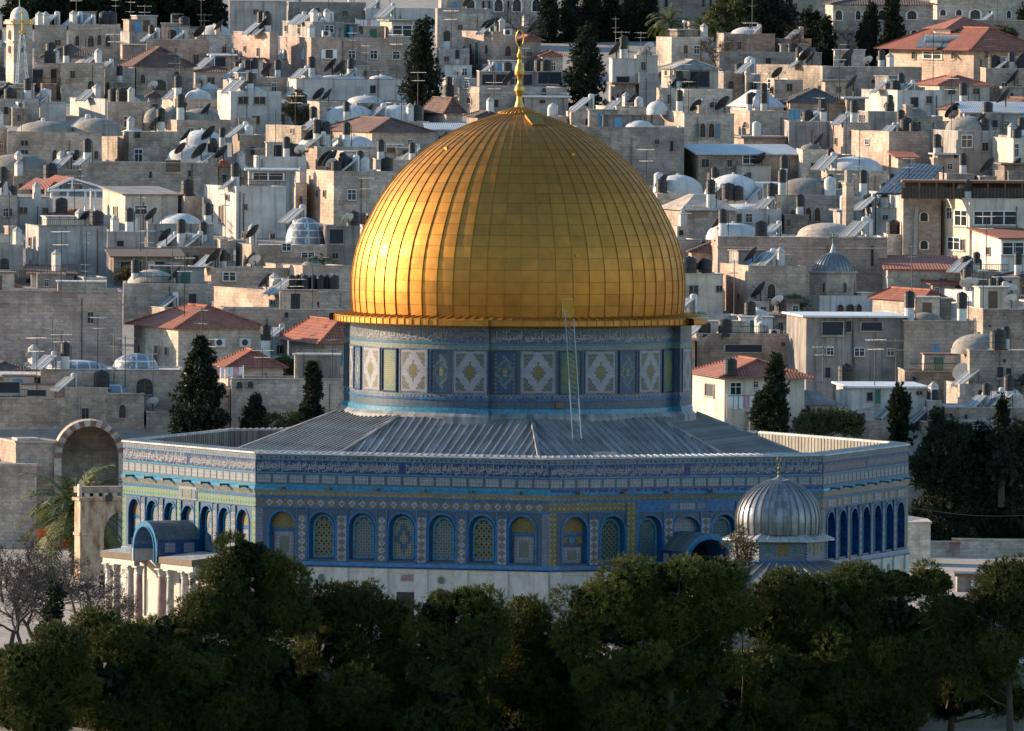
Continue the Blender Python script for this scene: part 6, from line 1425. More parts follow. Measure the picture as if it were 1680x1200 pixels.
kind('a', 'antenna', 'thin aerial mast', 'antenna', 'television aerials on the rooftops', [('mast', lambda m: m.tube([(0, 0, 0), (0, 0, 4.1)], .035, 'iron', 5)), ('aerial', _yagi)])
kind('v', 'roof_vent', 'white vent stack', 'vent', 'white vent stacks', [('shaft', lambda m: m.box(-.3, .3, -.3, .3, 0, 1.5, 'white_plaster')), ('cowl', lambda m: m.lathe([(.42, 1.5), (.42, 1.58), (.05, 1.9)], 'roof_white', 8))])
kind('c', 'chimney', 'stone chimney', 'chimney', 'stone chimneys', [('shaft', lambda m: m.box(-.35, .35, -.35, .35, 0, 1.1, 'limestone')), ('cap', lambda m: m.box(-.42, .42, -.42, .42, 1.1, 1.25, 'pale_stone'))])
kind('x', 'air_conditioner', 'white air conditioner', 'air conditioner', 'air conditioners', [('casing', lambda m: m.box(-.42, .42, -.2, .2, .1, .75, 'ac_white')), ('fan_grille', lambda m: m.poly([(-.08+.26*cos(t*pi/9), -.21, .43+.26*sin(t*pi/9)) for t in range(18)], 'iron'))])
def _rail(m):
    for z in (.5, 1.0): m.bar((-2.2, 0, z), (2.2, 0, z), .05, .05, 'iron')
    for i in range(23): m.bar((-2.2+i*.2, 0, 0), (-2.2+i*.2, 0, 1.0), .03, .03, 'iron')
kind('r', 'roof_railing', 'iron railing', 'railing', 'iron railings', [('bars', _rail)])
def _laundry(m):
    r = random.Random(5); m.bar((-2, 0, 1.7), (2, 0, 1.7), .03, .03, 'iron')
    for i in range(9): x = -1.9+i*.43; m.quad((x, 0, 1.7-r.uniform(.6, 1.1)), (x+.36, .05, 1.7-r.uniform(.6, 1.1)), (x+.36, 0, 1.7), (x, 0, 1.7), r.choice(['cloth_white', 'cloth_white', 'cloth_blue', 'cloth_pink']))
kind('l', 'laundry_line', 'washing line', 'laundry', None, [('clothes', _laundry), ('post', lambda m: m.bar((-2, 0, 0), (-2, 0, 1.8), .06, .06, 'galvanised')), ('post', lambda m: m.bar((2, 0, 0), (2, 0, 1.8), .06, .06, 'galvanised'))])
def _pots(m):
    r = random.Random(8)
    for i in range(90):
        p = Vector((r.gauss(0, .55), r.gauss(0, .3), .5+abs(r.gauss(0, .35)))); d = Vector((r.gauss(0, 1), r.gauss(0, 1), r.gauss(.5, 1))).normalized()*.16; e = Vector((d.y, -d.x, .05)); m.quad(p-d-e, p+d-e, p+d+e, p-d+e, 'green_paint' if i % 3 else 'dry_stuff')
kind('p', 'potted_shrub', 'bushy potted shrub', 'plant', 'potted shrubs', [('foliage', _pots), ('pot', lambda m: m.lathe([(.25, 0), (.38, .5), (.3, .5)], 'rust', 10))])
ORD = {1: [''], 2: ['left one', 'right one'], 3: ['left', 'middle', 'right'], 4: ['leftmost', 'second', 'third', 'rightmost'], 5: ['leftmost', 'second', 'third', 'fourth', 'rightmost']}
byk = {}
for c in CLUT: byk.setdefault((c[0], c[2]), []).append(c)
for (kd, ref), L in byk.items():
    L.sort(key=lambda c: c[3])
    for i, (k, p, _, x, r) in enumerate(L):
        name, phrase, cat, grp, parts, rot = KIND[k]
        o = ORD.get(len(L), [str(q) for q in range(len(L))])[i]
        lab = f'{phrase} on {ref}'+(f', {o}' if o else '')
        if len(lab.split()) > 16 and (' before ' in ref or ' against ' in ref): lab = f'{phrase} before '+ref.replace(' against ', ' before ').split(' before ', 1)[1]+(f', {o}' if o else '')
        c = empty(name, p, radians(27)+(r-.5)*.5 if k not in 'a' else r*6.28, lab, cat, grp)
        if k == 'a': c.scale = (1, 1, .6+.75*((r*7.3) % 1))
        if k == 's': c.scale = (.86, .8, .86)
        if k in 'sW': c.scale = tuple(v*(.8+.4*((r*3.3) % 1)) for v in c.scale)
        if k in 'tTd': q = .85+.35*((r*5.7) % 1); c.scale = (q, q, q)
        for pn, me in parts: ch = bpy.data.objects.new(pn, me); link(ch); ch.parent = c
def ac_on(x, y, yb, ref):
    Y = ydepth(yb)-.3; p = at(x, y, Y); c = empty('air_conditioner', p, radians(20), ref, 'air conditioner', 'air conditioners')
    for pn, me in KIND['x'][4]: ch = bpy.data.objects.new(pn, me); link(ch); ch.parent = c
# ------------------------------------------------------------------ foliage
def leafmat(name, c1, c2, c3):
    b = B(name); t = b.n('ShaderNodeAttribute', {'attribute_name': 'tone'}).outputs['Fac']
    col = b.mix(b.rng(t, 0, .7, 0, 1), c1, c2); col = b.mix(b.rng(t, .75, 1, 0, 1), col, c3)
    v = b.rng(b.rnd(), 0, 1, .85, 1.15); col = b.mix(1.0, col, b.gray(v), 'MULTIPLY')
    b.fin(col, .7, 0, .3)
    tr = b.n('ShaderNodeBsdfTranslucent', Color=b.mix(1.0, col, (1.15, 1.1, .6), 'MULTIPLY')); mx = b.n('ShaderNodeMixShader', i0=.2, i1=b.p.outputs[0], i2=tr.outputs[0])
    b.nt.links.new(mx.outputs[0], b.nt.nodes['Material Output'].inputs[0])
    return b.m
leafmat('pine_leaf', (.010, .017, .005), (.064, .078, .011), (.14, .132, .026))
leafmat('cypress_leaf', (.012, .019, .012), (.021, .030, .016), (.036, .044, .022))
leafmat('olive_leaf', (.045, .055, .025), (.075, .085, .035), (.13, .13, .05))
leafmat('dry_leaf', (.06, .05, .03), (.10, .085, .05), (.15, .12, .07))
leafmat('palm_leaf', (.06, .085, .03), (.11, .13, .05), (.19, .19, .09))
plain('twig_bark', (.052, .043, .04), .95, 0, .3); plain('bark', (.055, .042, .033), .95, 0, .3); plain('pale_bark', (.17, .135, .105), .95, 0, .3); plain('date_fruit', (.50, .15, .025), .6, 0, .3)
def leaves(name, parent, cent, axes, n, L, W, mat, seed=0, up=.25, tuft=12, tr=.33, shell=.55, hang=0.0, inner=None):
    """leaf quads in tufts spread through ellipsoids (cent, axes arrays), world space"""
    g = np.random.default_rng(seed); cent = np.asarray(cent, float); axes = np.asarray(axes, float)
    vol = axes.prod(1)**(2/3); k = g.choice(len(cent), n//tuft, p=vol/vol.sum())
    d = g.normal(size=(len(k), 3)); d /= np.linalg.norm(d, axis=1)[:, None]
    rad = shell+(1-shell)*g.random(len(k))**.6; rad *= 1+.12*g.normal(size=len(k))
    tc = cent[k]+d*axes[k]*rad[:, None]
    tone_t = g.random(len(k))
    T = np.repeat(tc, tuft, 0); D = np.repeat(d, tuft, 0); tone = np.clip(.45*g.random(len(cent))[np.repeat(k, tuft)]+np.repeat(tone_t, tuft)*.3+.25*g.random(len(T)), 0, 1)
    e = g.normal(size=T.shape)+D*1.1; e[:, 2] += up*2-hang; e /= np.linalg.norm(e, axis=1)[:, None]
    c = T+e*tr*(.3+.7*g.random(len(T)))[:, None]
    q = np.cross(e, D+.55*g.normal(size=T.shape)); q /= np.linalg.norm(q, axis=1)[:, None]+1e-9     # blades lie facing outwards
    l = L*(.6+.8*g.random(len(T)))[:, None]; w_ = W*(.6+.8*g.random(len(T)))[:, None]
    v = np.empty((len(T), 4, 3)); v[:, 0] = c-e*l/2-q*w_*.35; v[:, 1] = c-e*l/2+q*w_*.35; v[:, 2] = c+e*l*.1+q*w_*.5; v[:, 3] = c+e*l/2
    if inner is not None:      # dense inner foliage, added to block light; darkest tone imitates shade
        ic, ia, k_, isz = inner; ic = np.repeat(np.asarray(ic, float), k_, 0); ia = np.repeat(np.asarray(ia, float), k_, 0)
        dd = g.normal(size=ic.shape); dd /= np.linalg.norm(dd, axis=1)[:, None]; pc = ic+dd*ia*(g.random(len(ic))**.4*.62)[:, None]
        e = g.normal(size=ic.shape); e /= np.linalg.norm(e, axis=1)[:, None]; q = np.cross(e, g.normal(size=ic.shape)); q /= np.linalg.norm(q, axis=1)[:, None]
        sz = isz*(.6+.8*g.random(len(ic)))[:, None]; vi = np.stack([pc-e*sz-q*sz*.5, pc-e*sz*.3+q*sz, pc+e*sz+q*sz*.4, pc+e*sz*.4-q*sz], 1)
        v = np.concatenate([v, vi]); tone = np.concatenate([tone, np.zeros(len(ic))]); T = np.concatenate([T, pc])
    v = v.reshape(-1, 3); nf = len(T)
    me = bpy.data.meshes.new(name); me.vertices.add(nf*4); me.loops.add(nf*4); me.polygons.add(nf)
    me.vertices.foreach_set('co', v.ravel()); me.loops.foreach_set('vertex_index', np.arange(nf*4, dtype=np.int32))
    me.polygons.foreach_set('loop_start', np.arange(0, nf*4, 4, dtype=np.int32)); me.polygons.foreach_set('loop_total', np.full(nf, 4, dtype=np.int32))
    me.update(calc_edges=True); me.materials.append(MAT[mat])
    a = me.attributes.new('tone', 'FLOAT', 'FACE'); a.data.foreach_set('value', tone.astype(np.float32))
    o = bpy.data.objects.new(name, me); link(o); o.parent = parent
    if parent is not None: o.location = (0, 0, 0)
    return o
def limb(m, a, b, r0, r1, mat, wob=.15, n=5, rr=RND):
    a, b = Vector(a), Vector(b); L = (b-a).length
    pts = [a.lerp(b, i/n)+(Vector((rr.gauss(0, 1), rr.gauss(0, 1), rr.gauss(0, .4)))*wob*L/n if 0 < i < n else Vector()) for i in range(n+1)]
    m.tube(pts, [r0+(r1-r0)*i/n for i in range(n+1)], mat, 6)
def blob_tree(name, ref, cat, Y, ells, dens, mat, L=.3, W=.09, seed=1, base=None, grp=None, trunk_r=.25, thick=.8, sub=(.75, 1.25), bark='bark', shell=.55, nsub=1.0, zb=None, up=.25, tr=.33, hang=0.0, ninner=0, isz=.3, tuft=12):
    """tree from ellipses of the crown given in picture pixels, each filled with clumps of its own in depth"""
    s = scale_at(Y); g = random.Random(seed); cent = []; axes = []; ic = []; ia = []
    for (x, y, rx, ry) in ells:
        C = at(x, y, Y); RX, RZ = rx/s, ry/s; RY = min(RX, RZ*1.3)*thick*1.2; C.y += g.uniform(-.5, .5)*RY
        cs = (sub[0]+sub[1])/2; ic.append(tuple(C)); ia.append((RX, RY, RZ))
        n = max(3, int(nsub*1.5*(RX*RZ*RY)**(2/3)*4/(cs**2)))
        for _ in range(n):
            d = Vector((g.gauss(0, 1), g.gauss(0, 1), g.gauss(0, 1))).normalized(); f = g.uniform(.45, 1.06)
            r = g.uniform(*sub)*(1 if f < .85 else .72); cent.append((C.x+d.x*max(.1, RX-r*.5)*f, C.y+d.y*RY*f, C.z+d.z*max(.1, RZ-r*.5)*f)); axes.append((r, r, r*g.uniform(.65, .85)))
    bx = base if base is not None else ells[0][0]; p = at(bx, 1000, Y); gz = zterr(Y) if zb is None else zb
    t = empty(name, (p.x, Y, gz), 0, ref, cat, grp)
    off = np.array([p.x, Y, gz])
    C_ = np.array(cent)-off; A_ = np.array(axes)
    n = int(dens*sum(a[0]*a[1]+a[1]*a[2] for a in axes))
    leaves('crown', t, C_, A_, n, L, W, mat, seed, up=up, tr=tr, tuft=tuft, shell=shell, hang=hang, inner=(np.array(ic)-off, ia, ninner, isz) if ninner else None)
    m = MB(); top = max(C_[:, 2]); cx = float(np.average(C_[:, 0])); lean = Vector((cx*.6, 0, top*.75))
    m.tube([Vector((0, 0, -.3)), lean*.35+Vector((g.gauss(0, .15), 0, 0)), lean*.7, lean], [trunk_r, trunk_r*.8, trunk_r*.55, trunk_r*.15], bark, 8)
    for c in g.sample(list(map(tuple, C_)), min(len(C_), 26)):
        f = max(.2, min(.9, (c[2]-.8)/max(top*.75, .1)*.75)); limb(m, lean*f, c, trunk_r*.3, .03, bark, rr=g)
    m.build('trunk', t)
    return t
def cypress(ref, x, yt, yb, hw, Y, seed, kind='col', mat='cypress_leaf', dens=420, grp='dark trees among the houses', name='cypress_tree', L=.3, W=.10, sub=(.35, .6), zb=None, tipw=.12, ragged=.15):
    s = scale_at(Y); g = random.Random(seed); P = at(x, yb, Y); Hh = (yb-yt)/s; R = hw/s; cent = []; axes = []
    n = int(26+Hh*R*5.5)
    for i in range(n):
        f = g.random()**.9
        if kind == 'col': w_ = R*min(1, (1-f)**.55*1.15)*(min(1, .62+f*2.2))
        elif kind == 'cone': w_ = R*(1-f)**.85
        elif kind == 'egg': w_ = R*min(1, (1-f)**.6*1.05)
        else: w_ = R*sqrt(max(0, 1-(2*f-1)**2))
        w_ = max(w_, R*tipw)*(1+g.gauss(0, ragged)); a = g.uniform(0, 2*pi); q = sqrt(g.uniform(.25, 1)); r = g.uniform(*sub)*(1.0 if f < .85 else .65)
        cent.append((w_*q*cos(a)*.85, w_*q*sin(a)*.85, f*Hh*.97)); axes.append((r, r, r*1.7 if kind == 'col' else r))
    t = empty(name, tuple(P), 0, ref, 'tree', grp)
    nn = int(dens*sum(a[0]*a[1]+a[1]*a[2] for a in axes)); nn = min(nn, 26000)
    ii = [f_/12 for f_ in range(1, 11)]
    def wat(f): return R*(min(1, (1-f)**.55*1.15)*min(1, .62+f*2.2) if kind == 'col' else (1-f)**.85 if kind == 'cone' else min(1, (1-f)**.6*1.05) if kind == 'egg' else sqrt(max(0, 1-(2*f-1)**2)))
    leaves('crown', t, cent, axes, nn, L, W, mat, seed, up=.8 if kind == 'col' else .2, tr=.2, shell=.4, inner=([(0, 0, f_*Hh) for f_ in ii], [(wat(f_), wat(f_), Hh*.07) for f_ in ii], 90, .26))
    m = MB(); m.tube([Vector((0, 0, -1.5)), Vector((0, 0, Hh*.4)), Vector((0, 0, Hh*.9))], [max(.12, R*.16), R*.1, .02], 'bark', 7)
    for _ in range(14): f = g.uniform(.08, .8); a = g.uniform(0, 6.28); w_ = R*.6*(1-f); m.tube([Vector((0, 0, f*Hh*.9)), Vector((w_*cos(a), w_*sin(a), f*Hh*.9+w_*.8))], [.05, .02], 'bark', 4)
    m.build('trunk', t)
# foreground pines
FG = 'pines in front of the platform'
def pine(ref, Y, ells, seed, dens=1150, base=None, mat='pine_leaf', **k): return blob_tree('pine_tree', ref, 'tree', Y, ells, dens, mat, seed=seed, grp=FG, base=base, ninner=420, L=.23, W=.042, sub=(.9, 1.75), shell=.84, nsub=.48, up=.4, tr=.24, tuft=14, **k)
pine('bright rounded pine at bottom left corner', -66, [(30, 1085, 45, 45), (95, 1062, 50, 42), (60, 1140, 75, 55), (20, 1165, 45, 45), (70, 1190, 60, 30), (120, 1120, 50, 55)], 1)
pine('sunlit pine before the bare trees', -62, [(160, 1035, 45, 35), (195, 1060, 55, 45), (180, 1115, 75, 60), (225, 1120, 50, 70), (160, 1170, 60, 40), (220, 1185, 60, 35)], 2)
pine('tall dark pine before the left porch', -60, [(412, 915, 52, 42), (375, 955, 55, 40), (450, 965, 55, 45), (340, 1000, 60, 42), (410, 1020, 75, 55), (280, 1040, 55, 45), (480, 1010, 42, 50), (330, 1090, 85, 65), (440, 1100, 75, 70), (270, 1120, 60, 60), (380, 1160, 90, 50), (300, 1185, 60, 35), (450, 1180, 60, 40)], 3, trunk_r=.4)
pine('dark low pine under the grilled window', -58, [(540, 1000, 45, 40), (590, 985, 35, 28), (640, 1010, 45, 32), (560, 1060, 65, 60), (640, 1075, 55, 60), (580, 1140, 80, 60), (660, 1150, 50, 50), (560, 1190, 60, 35), (640, 1195, 60, 30)], 4)
pine('rounded pine with sunlit left flank', -62, [(725, 1000, 45, 36), (770, 985, 40, 28), (800, 1020, 35, 40), (715, 1050, 42, 45), (775, 1065, 60, 55), (740, 1130, 70, 60), (700, 1185, 60, 35), (780, 1180, 60, 40)], 5)
pine('narrow dark pine left of the big pine', -57, [(868, 1015, 30, 28), (850, 1050, 45, 40), (880, 1070, 40, 45), (860, 1130, 60, 65), (860, 1190, 60, 30), (915, 1170, 40, 45)], 6)
pine('biggest pine right of the marble wall corner', -63, [(1100, 945, 70, 38), (1170, 940, 60, 38), (1035, 960, 60, 36), (975, 985, 58, 32), (945, 1045, 42, 38), (1020, 1030, 75, 50), (1110, 1010, 80, 50), (1195, 1000, 50, 60), (1060, 1100, 85, 60), (980, 1110, 45, 55), (1150, 1090, 75, 65), (1050, 1160, 80, 45), (1010, 1150, 50, 45), (1000, 1190, 70, 30), (1110, 1185, 70, 35)], 7, trunk_r=.45)
pine('pine below the small ribbed dome', -60, [(1275, 965, 50, 32), (1330, 975, 50, 34), (1255, 1020, 50, 50), (1320, 1040, 60, 55), (1290, 1110, 75, 65), (1350, 1130, 50, 60), (1250, 1180, 60, 35), (1330, 1185, 60, 35)], 8)
pine('broad pine with rounded crown at right', -61, [(1420, 955, 45, 28), (1470, 958, 45, 30), (1525, 955, 50, 28), (1395, 1000, 55, 42), (1372, 1048, 48, 42), (1470, 1015, 60, 45), (1560, 1005, 55, 40), (1592, 1040, 42, 38), (1440, 1080, 75, 60), (1530, 1075, 70, 55), (1400, 1130, 60, 45), (1480, 1130, 50, 40), (1410, 1180, 60, 35), (1475, 1175, 40, 35)], 9, trunk_r=.4)
pine('pine cut by the right edge', -64, [(1660, 950, 45, 36), (1625, 990, 40, 38), (1675, 1020, 45, 50), (1640, 1070, 50, 55), (1610, 1105, 40, 40)], 10)
pine('shaded pine filling the bottom left', -53, [(300, 1130, 70, 55), (390, 1120, 70, 60), (480, 1130, 70, 60), (240, 1170, 60, 40), (350, 1180, 70, 40)], 21, dens=900)
pine('shaded pine filling the bottom middle', -52, [(680, 1120, 60, 60), (760, 1140, 70, 60), (840, 1140, 70, 60), (600, 1165, 70, 45), (920, 1130, 60, 70), (900, 1180, 80, 40), (720, 1185, 80, 35)], 22, dens=900)
pine('shaded pine filling the bottom right', -52, [(1210, 1110, 60, 60), (1130, 1150, 70, 60), (1280, 1150, 70, 55), (1380, 1120, 60, 55), (1450, 1140, 60, 45), (1540, 1120, 60, 50), (1230, 1185, 80, 35), (1360, 1180, 60, 35)], 23, dens=900)
pine('shaded pine below the left porch columns', -51, [(245, 1060, 45, 40), (200, 1110, 50, 50), (520, 1060, 50, 50), (270, 1100, 50, 50)], 24, dens=900)
pine('near pine crown closing the bottom left', -50, [(60, 1205, 80, 45), (150, 1185, 70, 50), (230, 1205, 80, 45), (330, 1195, 70, 45), (410, 1205, 70, 40)], 25, dens=900)
pine('near pine crown closing the bottom centre', -50, [(490, 1195, 70, 55), (570, 1205, 70, 45), (660, 1200, 70, 50), (740, 1205, 70, 45), (600, 1170, 50, 40)], 26, dens=900)
pine('near pine crown below the big pine', -50, [(820, 1200, 70, 50), (900, 1205, 70, 60), (980, 1200, 70, 50), (1060, 1205, 70, 45), (930, 1160, 50, 45)], 27, dens=900)
pine('near pine crown closing the bottom right', -50, [(1140, 1200, 70, 50), (1220, 1205, 70, 50), (1310, 1200, 70, 50), (1390, 1205, 70, 50), (1460, 1195, 50, 50), (1280, 1165, 50, 40)], 28, dens=900)
pine('low pine bough at the bottom right edge', -56, [(1560, 1150, 50, 40), (1620, 1140, 50, 35), (1590, 1100, 40, 40), (1670, 1150, 30, 30)], 29, dens=900)
pine('dark pine between the two low pines', -55, [(905, 1080, 40, 55), (930, 1130, 50, 60), (820, 1090, 40, 50)], 30, dens=900)
blob_tree('ivy_trunk', 'dark ivy covered trunk among bare trees', 'tree', -55, [(92, 975, 12, 22), (84, 1005, 15, 28), (74, 1045, 15, 35)], 420, 'cypress_leaf', seed=31, sub=(.3, .45), L=.22, W=.1, base=80)
blob_tree('young_tree', 'sparse brownish treetop before the small dome', 'tree', -56, [(1214, 872, 9, 14), (1205, 892, 16, 16), (1228, 895, 14, 18), (1216, 915, 22, 20)], 130, 'dry_leaf', seed=32, sub=(.25, .4), L=.2, W=.07, base=1216, trunk_r=.1)
for i, (x, y, r) in enumerate(((608, 962, 7), (640, 955, 0), (855, 990, 9))):
    if r: blob_tree('sapling', ['slim pale shoot left of the grilled window', '', 'slim pale shoot before the marble wall'][i], 'tree', -57, [(x, y, r, 14), (x, y+24, r*1.6, 14)], 200, 'pine_leaf', seed=41+i, sub=(.22, .34), L=.2, W=.06, base=x, trunk_r=.07, grp=FG)
# trees among the houses
M_ = cypress
M_('broad dark cypress left of the drum', 328, 552, 725, 56, 104, 51, 'egg', ragged=.2, tipw=.1, dens=480)
M_('slim cypress beside the lead roof', 512, 594, 706, 19, 104, 52, 'cone', tipw=.2, dens=480)
M_('small conifer beside the broad cypress', 418, 648, 706, 22, 104.5, 53, 'cone', ragged=.25, tipw=.15, dens=480)
M_('slim cypress right of the drum', 1273, 584, 712, 20, 104, 54, 'col', tipw=.15, dens=480)
M_('bushy half of the pair of cypresses', 1253, 640, 712, 17, 104.6, 55, 'round', dens=480)
M_('lone pointed cypress above the right parapet', 1476, 637, 722, 19, 104, 56, 'col', dens=480)
M_('tall dense cypress above the dome', 692, 28, 182, 37, ydepth(184), 57, 'col', tipw=.4, dens=300)
M_('dark ragged conifer right of the finial', 960, 40, 186, 44, ydepth(188), 58, 'egg', ragged=.3, tipw=.15, dens=300)
for i, (x, yt, hw, q, nm) in enumerate(((902, -40, 24, 'col', 'leftmost'), (934, -25, 22, 'col', 'second'), (968, -45, 30, 'col', 'third'), (1000, -15, 26, 'col', 'fourth'), (1036, -45, 30, 'col', 'fifth'), (1066, -30, 17, 'col', 'last'))):
    M_(f'{nm} tall cypress in the row at top', x, yt, 96, hw, ydepth(70)+i, 60+i, q, tipw=.45, dens=420)
M_('conical conifer before the pale villa', 1356, 26, 110, 27, ydepth(116), 67, 'cone', ragged=.2, tipw=.15, dens=300)
M_('short cypress of the villa pair', 1416, 34, 108, 12, ydepth(117), 68, 'cone', dens=300)
M_('pointed cypress of the villa group', 1428, 6, 108, 17, ydepth(116), 69, 'col', dens=300)
M_('tallest cypress of the villa group', 1464, -20, 110, 21, ydepth(115), 70, 'col', tipw=.2, dens=300)
M_('cypress at the top right edge', 1678, 10, 75, 12, ydepth(76), 71, 'col', dens=300)
def bush(ref, Y, ells, mat, seed, dens=300, name='leafy_tree', sub=(.5, .9), zb=None, **k):
    return blob_tree(name, ref, 'tree', Y, ells, dens, mat, seed=seed, sub=sub, zb=zb if zb is not None else at(ells[0][0], max(e[1]+e[3] for e in ells), Y).z-.5, grp='dark trees among the houses', **k)
bush('broad green tree above the right parapet', 104, [(1345, 690, 35, 18), (1385, 692, 28, 20), (1318, 698, 20, 14), (1400, 700, 18, 16)], 'olive_leaf', 81)
bush('low hedge behind the lead roof', 104.5, [(440, 692, 25, 9), (475, 690, 25, 10), (500, 688, 20, 12)], 'olive_leaf', 82)
bush('shrub below the cream house shutters', ydepth(618)-3, [(462, 600, 14, 18), (478, 606, 14, 14)], 'olive_leaf', 83, sub=(.3, .5))
bush('small shrub before red roofed house', ydepth(618)-3, [(527, 598, 12, 16), (515, 608, 12, 10)], 'cypress_leaf', 84, sub=(.3, .5))
bush('dark rounded tree right of the shrine', 101, [(1555, 725, 45, 40), (1530, 770, 40, 50), (1580, 775, 45, 60), (1545, 835, 50, 50), (1590, 850, 40, 40), (1530, 870, 35, 30), (1570, 875, 40, 25)], 'cypress_leaf', 85, dens=380, zb=0, trunk_r=.35)
bush('dark tree between the right conifers', 103, [(1600, 730, 40, 40), (1610, 790, 40, 50), (1515, 860, 30, 40)], 'cypress_leaf', 89, dens=380, zb=0, trunk_r=.3)
bush('dark tree cut by the right edge', 102, [(1650, 770, 45, 50), (1680, 740, 30, 50), (1620, 820, 45, 55), (1665, 845, 45, 45), (1620, 875, 40, 25), (1670, 875, 40, 25)], 'cypress_leaf', 86, dens=380, zb=0, trunk_r=.35)
M_('slim conifer before the leaning shed', 1537, 672, 745, 18, 100.5, 87, 'cone', ragged=.25, dens=420)
M_('airy araucaria like conifer at right', 1643, 640, 800, 38, 100, 88, 'cone', ragged=.4, dens=150, sub=(.3, .5))
for i, (x, y, rx, ry, ref) in enumerate(((60, 12, 60, 30, 'leftmost of the dark grove trees at top'), (150, 8, 55, 34, 'second of the dark grove trees at top'), (235, 12, 55, 32, 'third of the dark grove trees at top'), (320, 10, 48, 38, 'rightmost of the dark grove trees at top'))):
    bush(ref, ydepth(52)+i*2, [(x, y, rx, ry), (x-20, y+18, rx*.7, ry*.7), (x+22, y+16, rx*.7, ry*.7), (x, y-20, rx*.8, ry)], 'cypress_leaf', 90+i, sub=(1.0, 1.6), dens=150, L=.5, W=.2)
for i, (x, y, rx, ry, ref) in enumerate(((1205, 30, 45, 42, 'bushy dark pine above the palms'), (1255, 35, 50, 42, 'wide dark pine right of the palms'), (1285, 58, 42, 34, 'low dark pine by the bare shrubs'), (1230, 62, 40, 30, 'low dark pine between the palms and shrubs'), (1325, 60, 26, 34, 'dark shrubby tree left of the conical conifer'))):
    bush(ref, ydepth(80)+i*2, [(x, y, rx, ry), (x-15, y+22, rx*.7, ry*.7), (x+18, y+20, rx*.7, ry*.7), (x+4, y-18, rx*.8, ry*.8)], 'cypress_leaf' if i else 'olive_leaf', 95+i, sub=(.9, 1.4), dens=170, L=.45, W=.18)
bush('pale shrub behind the big villa', ydepth(82), [(1640, 55, 14, 14), (1655, 60, 14, 12), (1628, 60, 10, 10)], 'olive_leaf', 99, sub=(.5, .8), L=.35, W=.12)
bush('yellowish creeper beside the white house', ydepth(226)-1, [(478, 175, 14, 22), (500, 190, 18, 18), (488, 160, 10, 12)], 'dry_leaf', 100, sub=(.4, .7), dens=160)
bush('shrub on the ruined terrace', ydepth(474)-1, [(212, 448, 12, 12), (200, 455, 10, 8)], 'dry_leaf', 101, sub=(.3, .5), dens=220)
bush('little shrub beside the rusticated house', ydepth(156)-1, [(1277, 150, 12, 9), (1285, 155, 10, 6)], 'olive_leaf', 102, sub=(.4, .6), dens=220)
bush('palm like bush behind the corrugated roof', ydepth(520)-1, [(1305, 498, 22, 10), (1290, 505, 14, 8)], 'palm_leaf', 103, sub=(.4, .6), dens=260, L=.5, W=.06)
bush('small dark shrub on the white terrace', ydepth(698)-2, [(1325, 680, 6, 12), (1324, 690, 8, 8)], 'cypress_leaf', 104, sub=(.25, .4), dens=400)
# bare trees
def bare(ref, x, yb, Y, hgt, seed, mat='twig_bark', spread=.9, depth=7, zb=None):
    g = random.Random(seed); P = at(x, yb, Y); m = MB()
    def grow(p, d, L, r, lv):
        n = 3; pts = [p]; q = p; dd = d
        for i in range(n): dd = (dd+Vector((g.gauss(0, .16), g.gauss(0, .16), g.gauss(0.02, .1)))).normalized(); q = q+dd*(L/n); pts.append(q)
        m.tube(pts, [r*(1-.4*i/n) for i in range(n+1)], mat, 5 if lv < 3 else 3, cap=False)
        if lv >= depth: return
        for _ in range(3 if lv < 3 or g.random() < .55 else 2):
            nd = (dd+Vector((g.gauss(0, spread), g.gauss(0, spread), g.gauss(.12, spread*.55)))*.75).normalized(); grow(q, nd, L*g.uniform(.62, .85), max(.012, r*.58), lv+1)
    grow(Vector((0, 0, -.2)), Vector((0, 0, 1)), hgt*.27, hgt*.028, 0)
    t = empty('bare_tree', (P.x, Y, P.z if zb is None else zb), 0, ref, 'tree', 'bare trees'); m.build('branches', t)
bare('bare tree at the left edge', 18, 1085, -40, 7.5, 3, zb=0)
bare('wide bare tree left of the porch', 62, 1075, -38, 7.0, 5, zb=0)
bare('bare tree beside the porch columns', 138, 1075, -38, 6.0, 8, zb=0)
for q_, (x_, yb_, Y_, h_, lb_) in enumerate(((5, 1020, 20, 4.6, 'low bare tree far left on the platform'), (48, 1015, 25, 5.0, 'bare tree before the grey wall'), (92, 1010, 12, 5.2, 'twiggy bare tree below the date palm'), (125, 1015, 5, 4.6, 'twiggy bare tree beside the arcade foot'), (155, 1030, -12, 4.8, 'bare tree before the arcade and person'), (70, 1040, -15, 5.4, 'broad bare tree behind the ivy trunk'))):
    bare(lb_, x_, yb_, Y_, h_, 50+q_, zb=0, spread=1.0)
bare('second bare tree at the left edge', 40, 1080, -45, 6.5, 33, zb=0)
bare('slender bare tree by the ivy trunk', 85, 1060, -30, 6.8, 37, zb=0)
bare('low bare tree nearest the porch', 160, 1060, -30, 5.0, 39, zb=0)
bare('grey bare tree near the ivy trunk', 105, 1070, -20, 6.5, 12, zb=0)
bare('pale bare tree before the arcaded building', 868, 95, ydepth(98), 7.5, 15)
bare('brown bare shrub above the garden terrace', 1178, 118, ydepth(120), 4.5, 17, mat='bark')
bare('brown bare bush beside the conical conifer', 1318, 112, ydepth(112), 5.5, 19, mat='bark')
bare('second brown bare bush by the conifer', 1388, 108, ydepth(111), 5.0, 23, mat='bark')
bare('thin brown bush right of the palms', 1205, 116, ydepth(118), 4.0, 29, mat='bark')
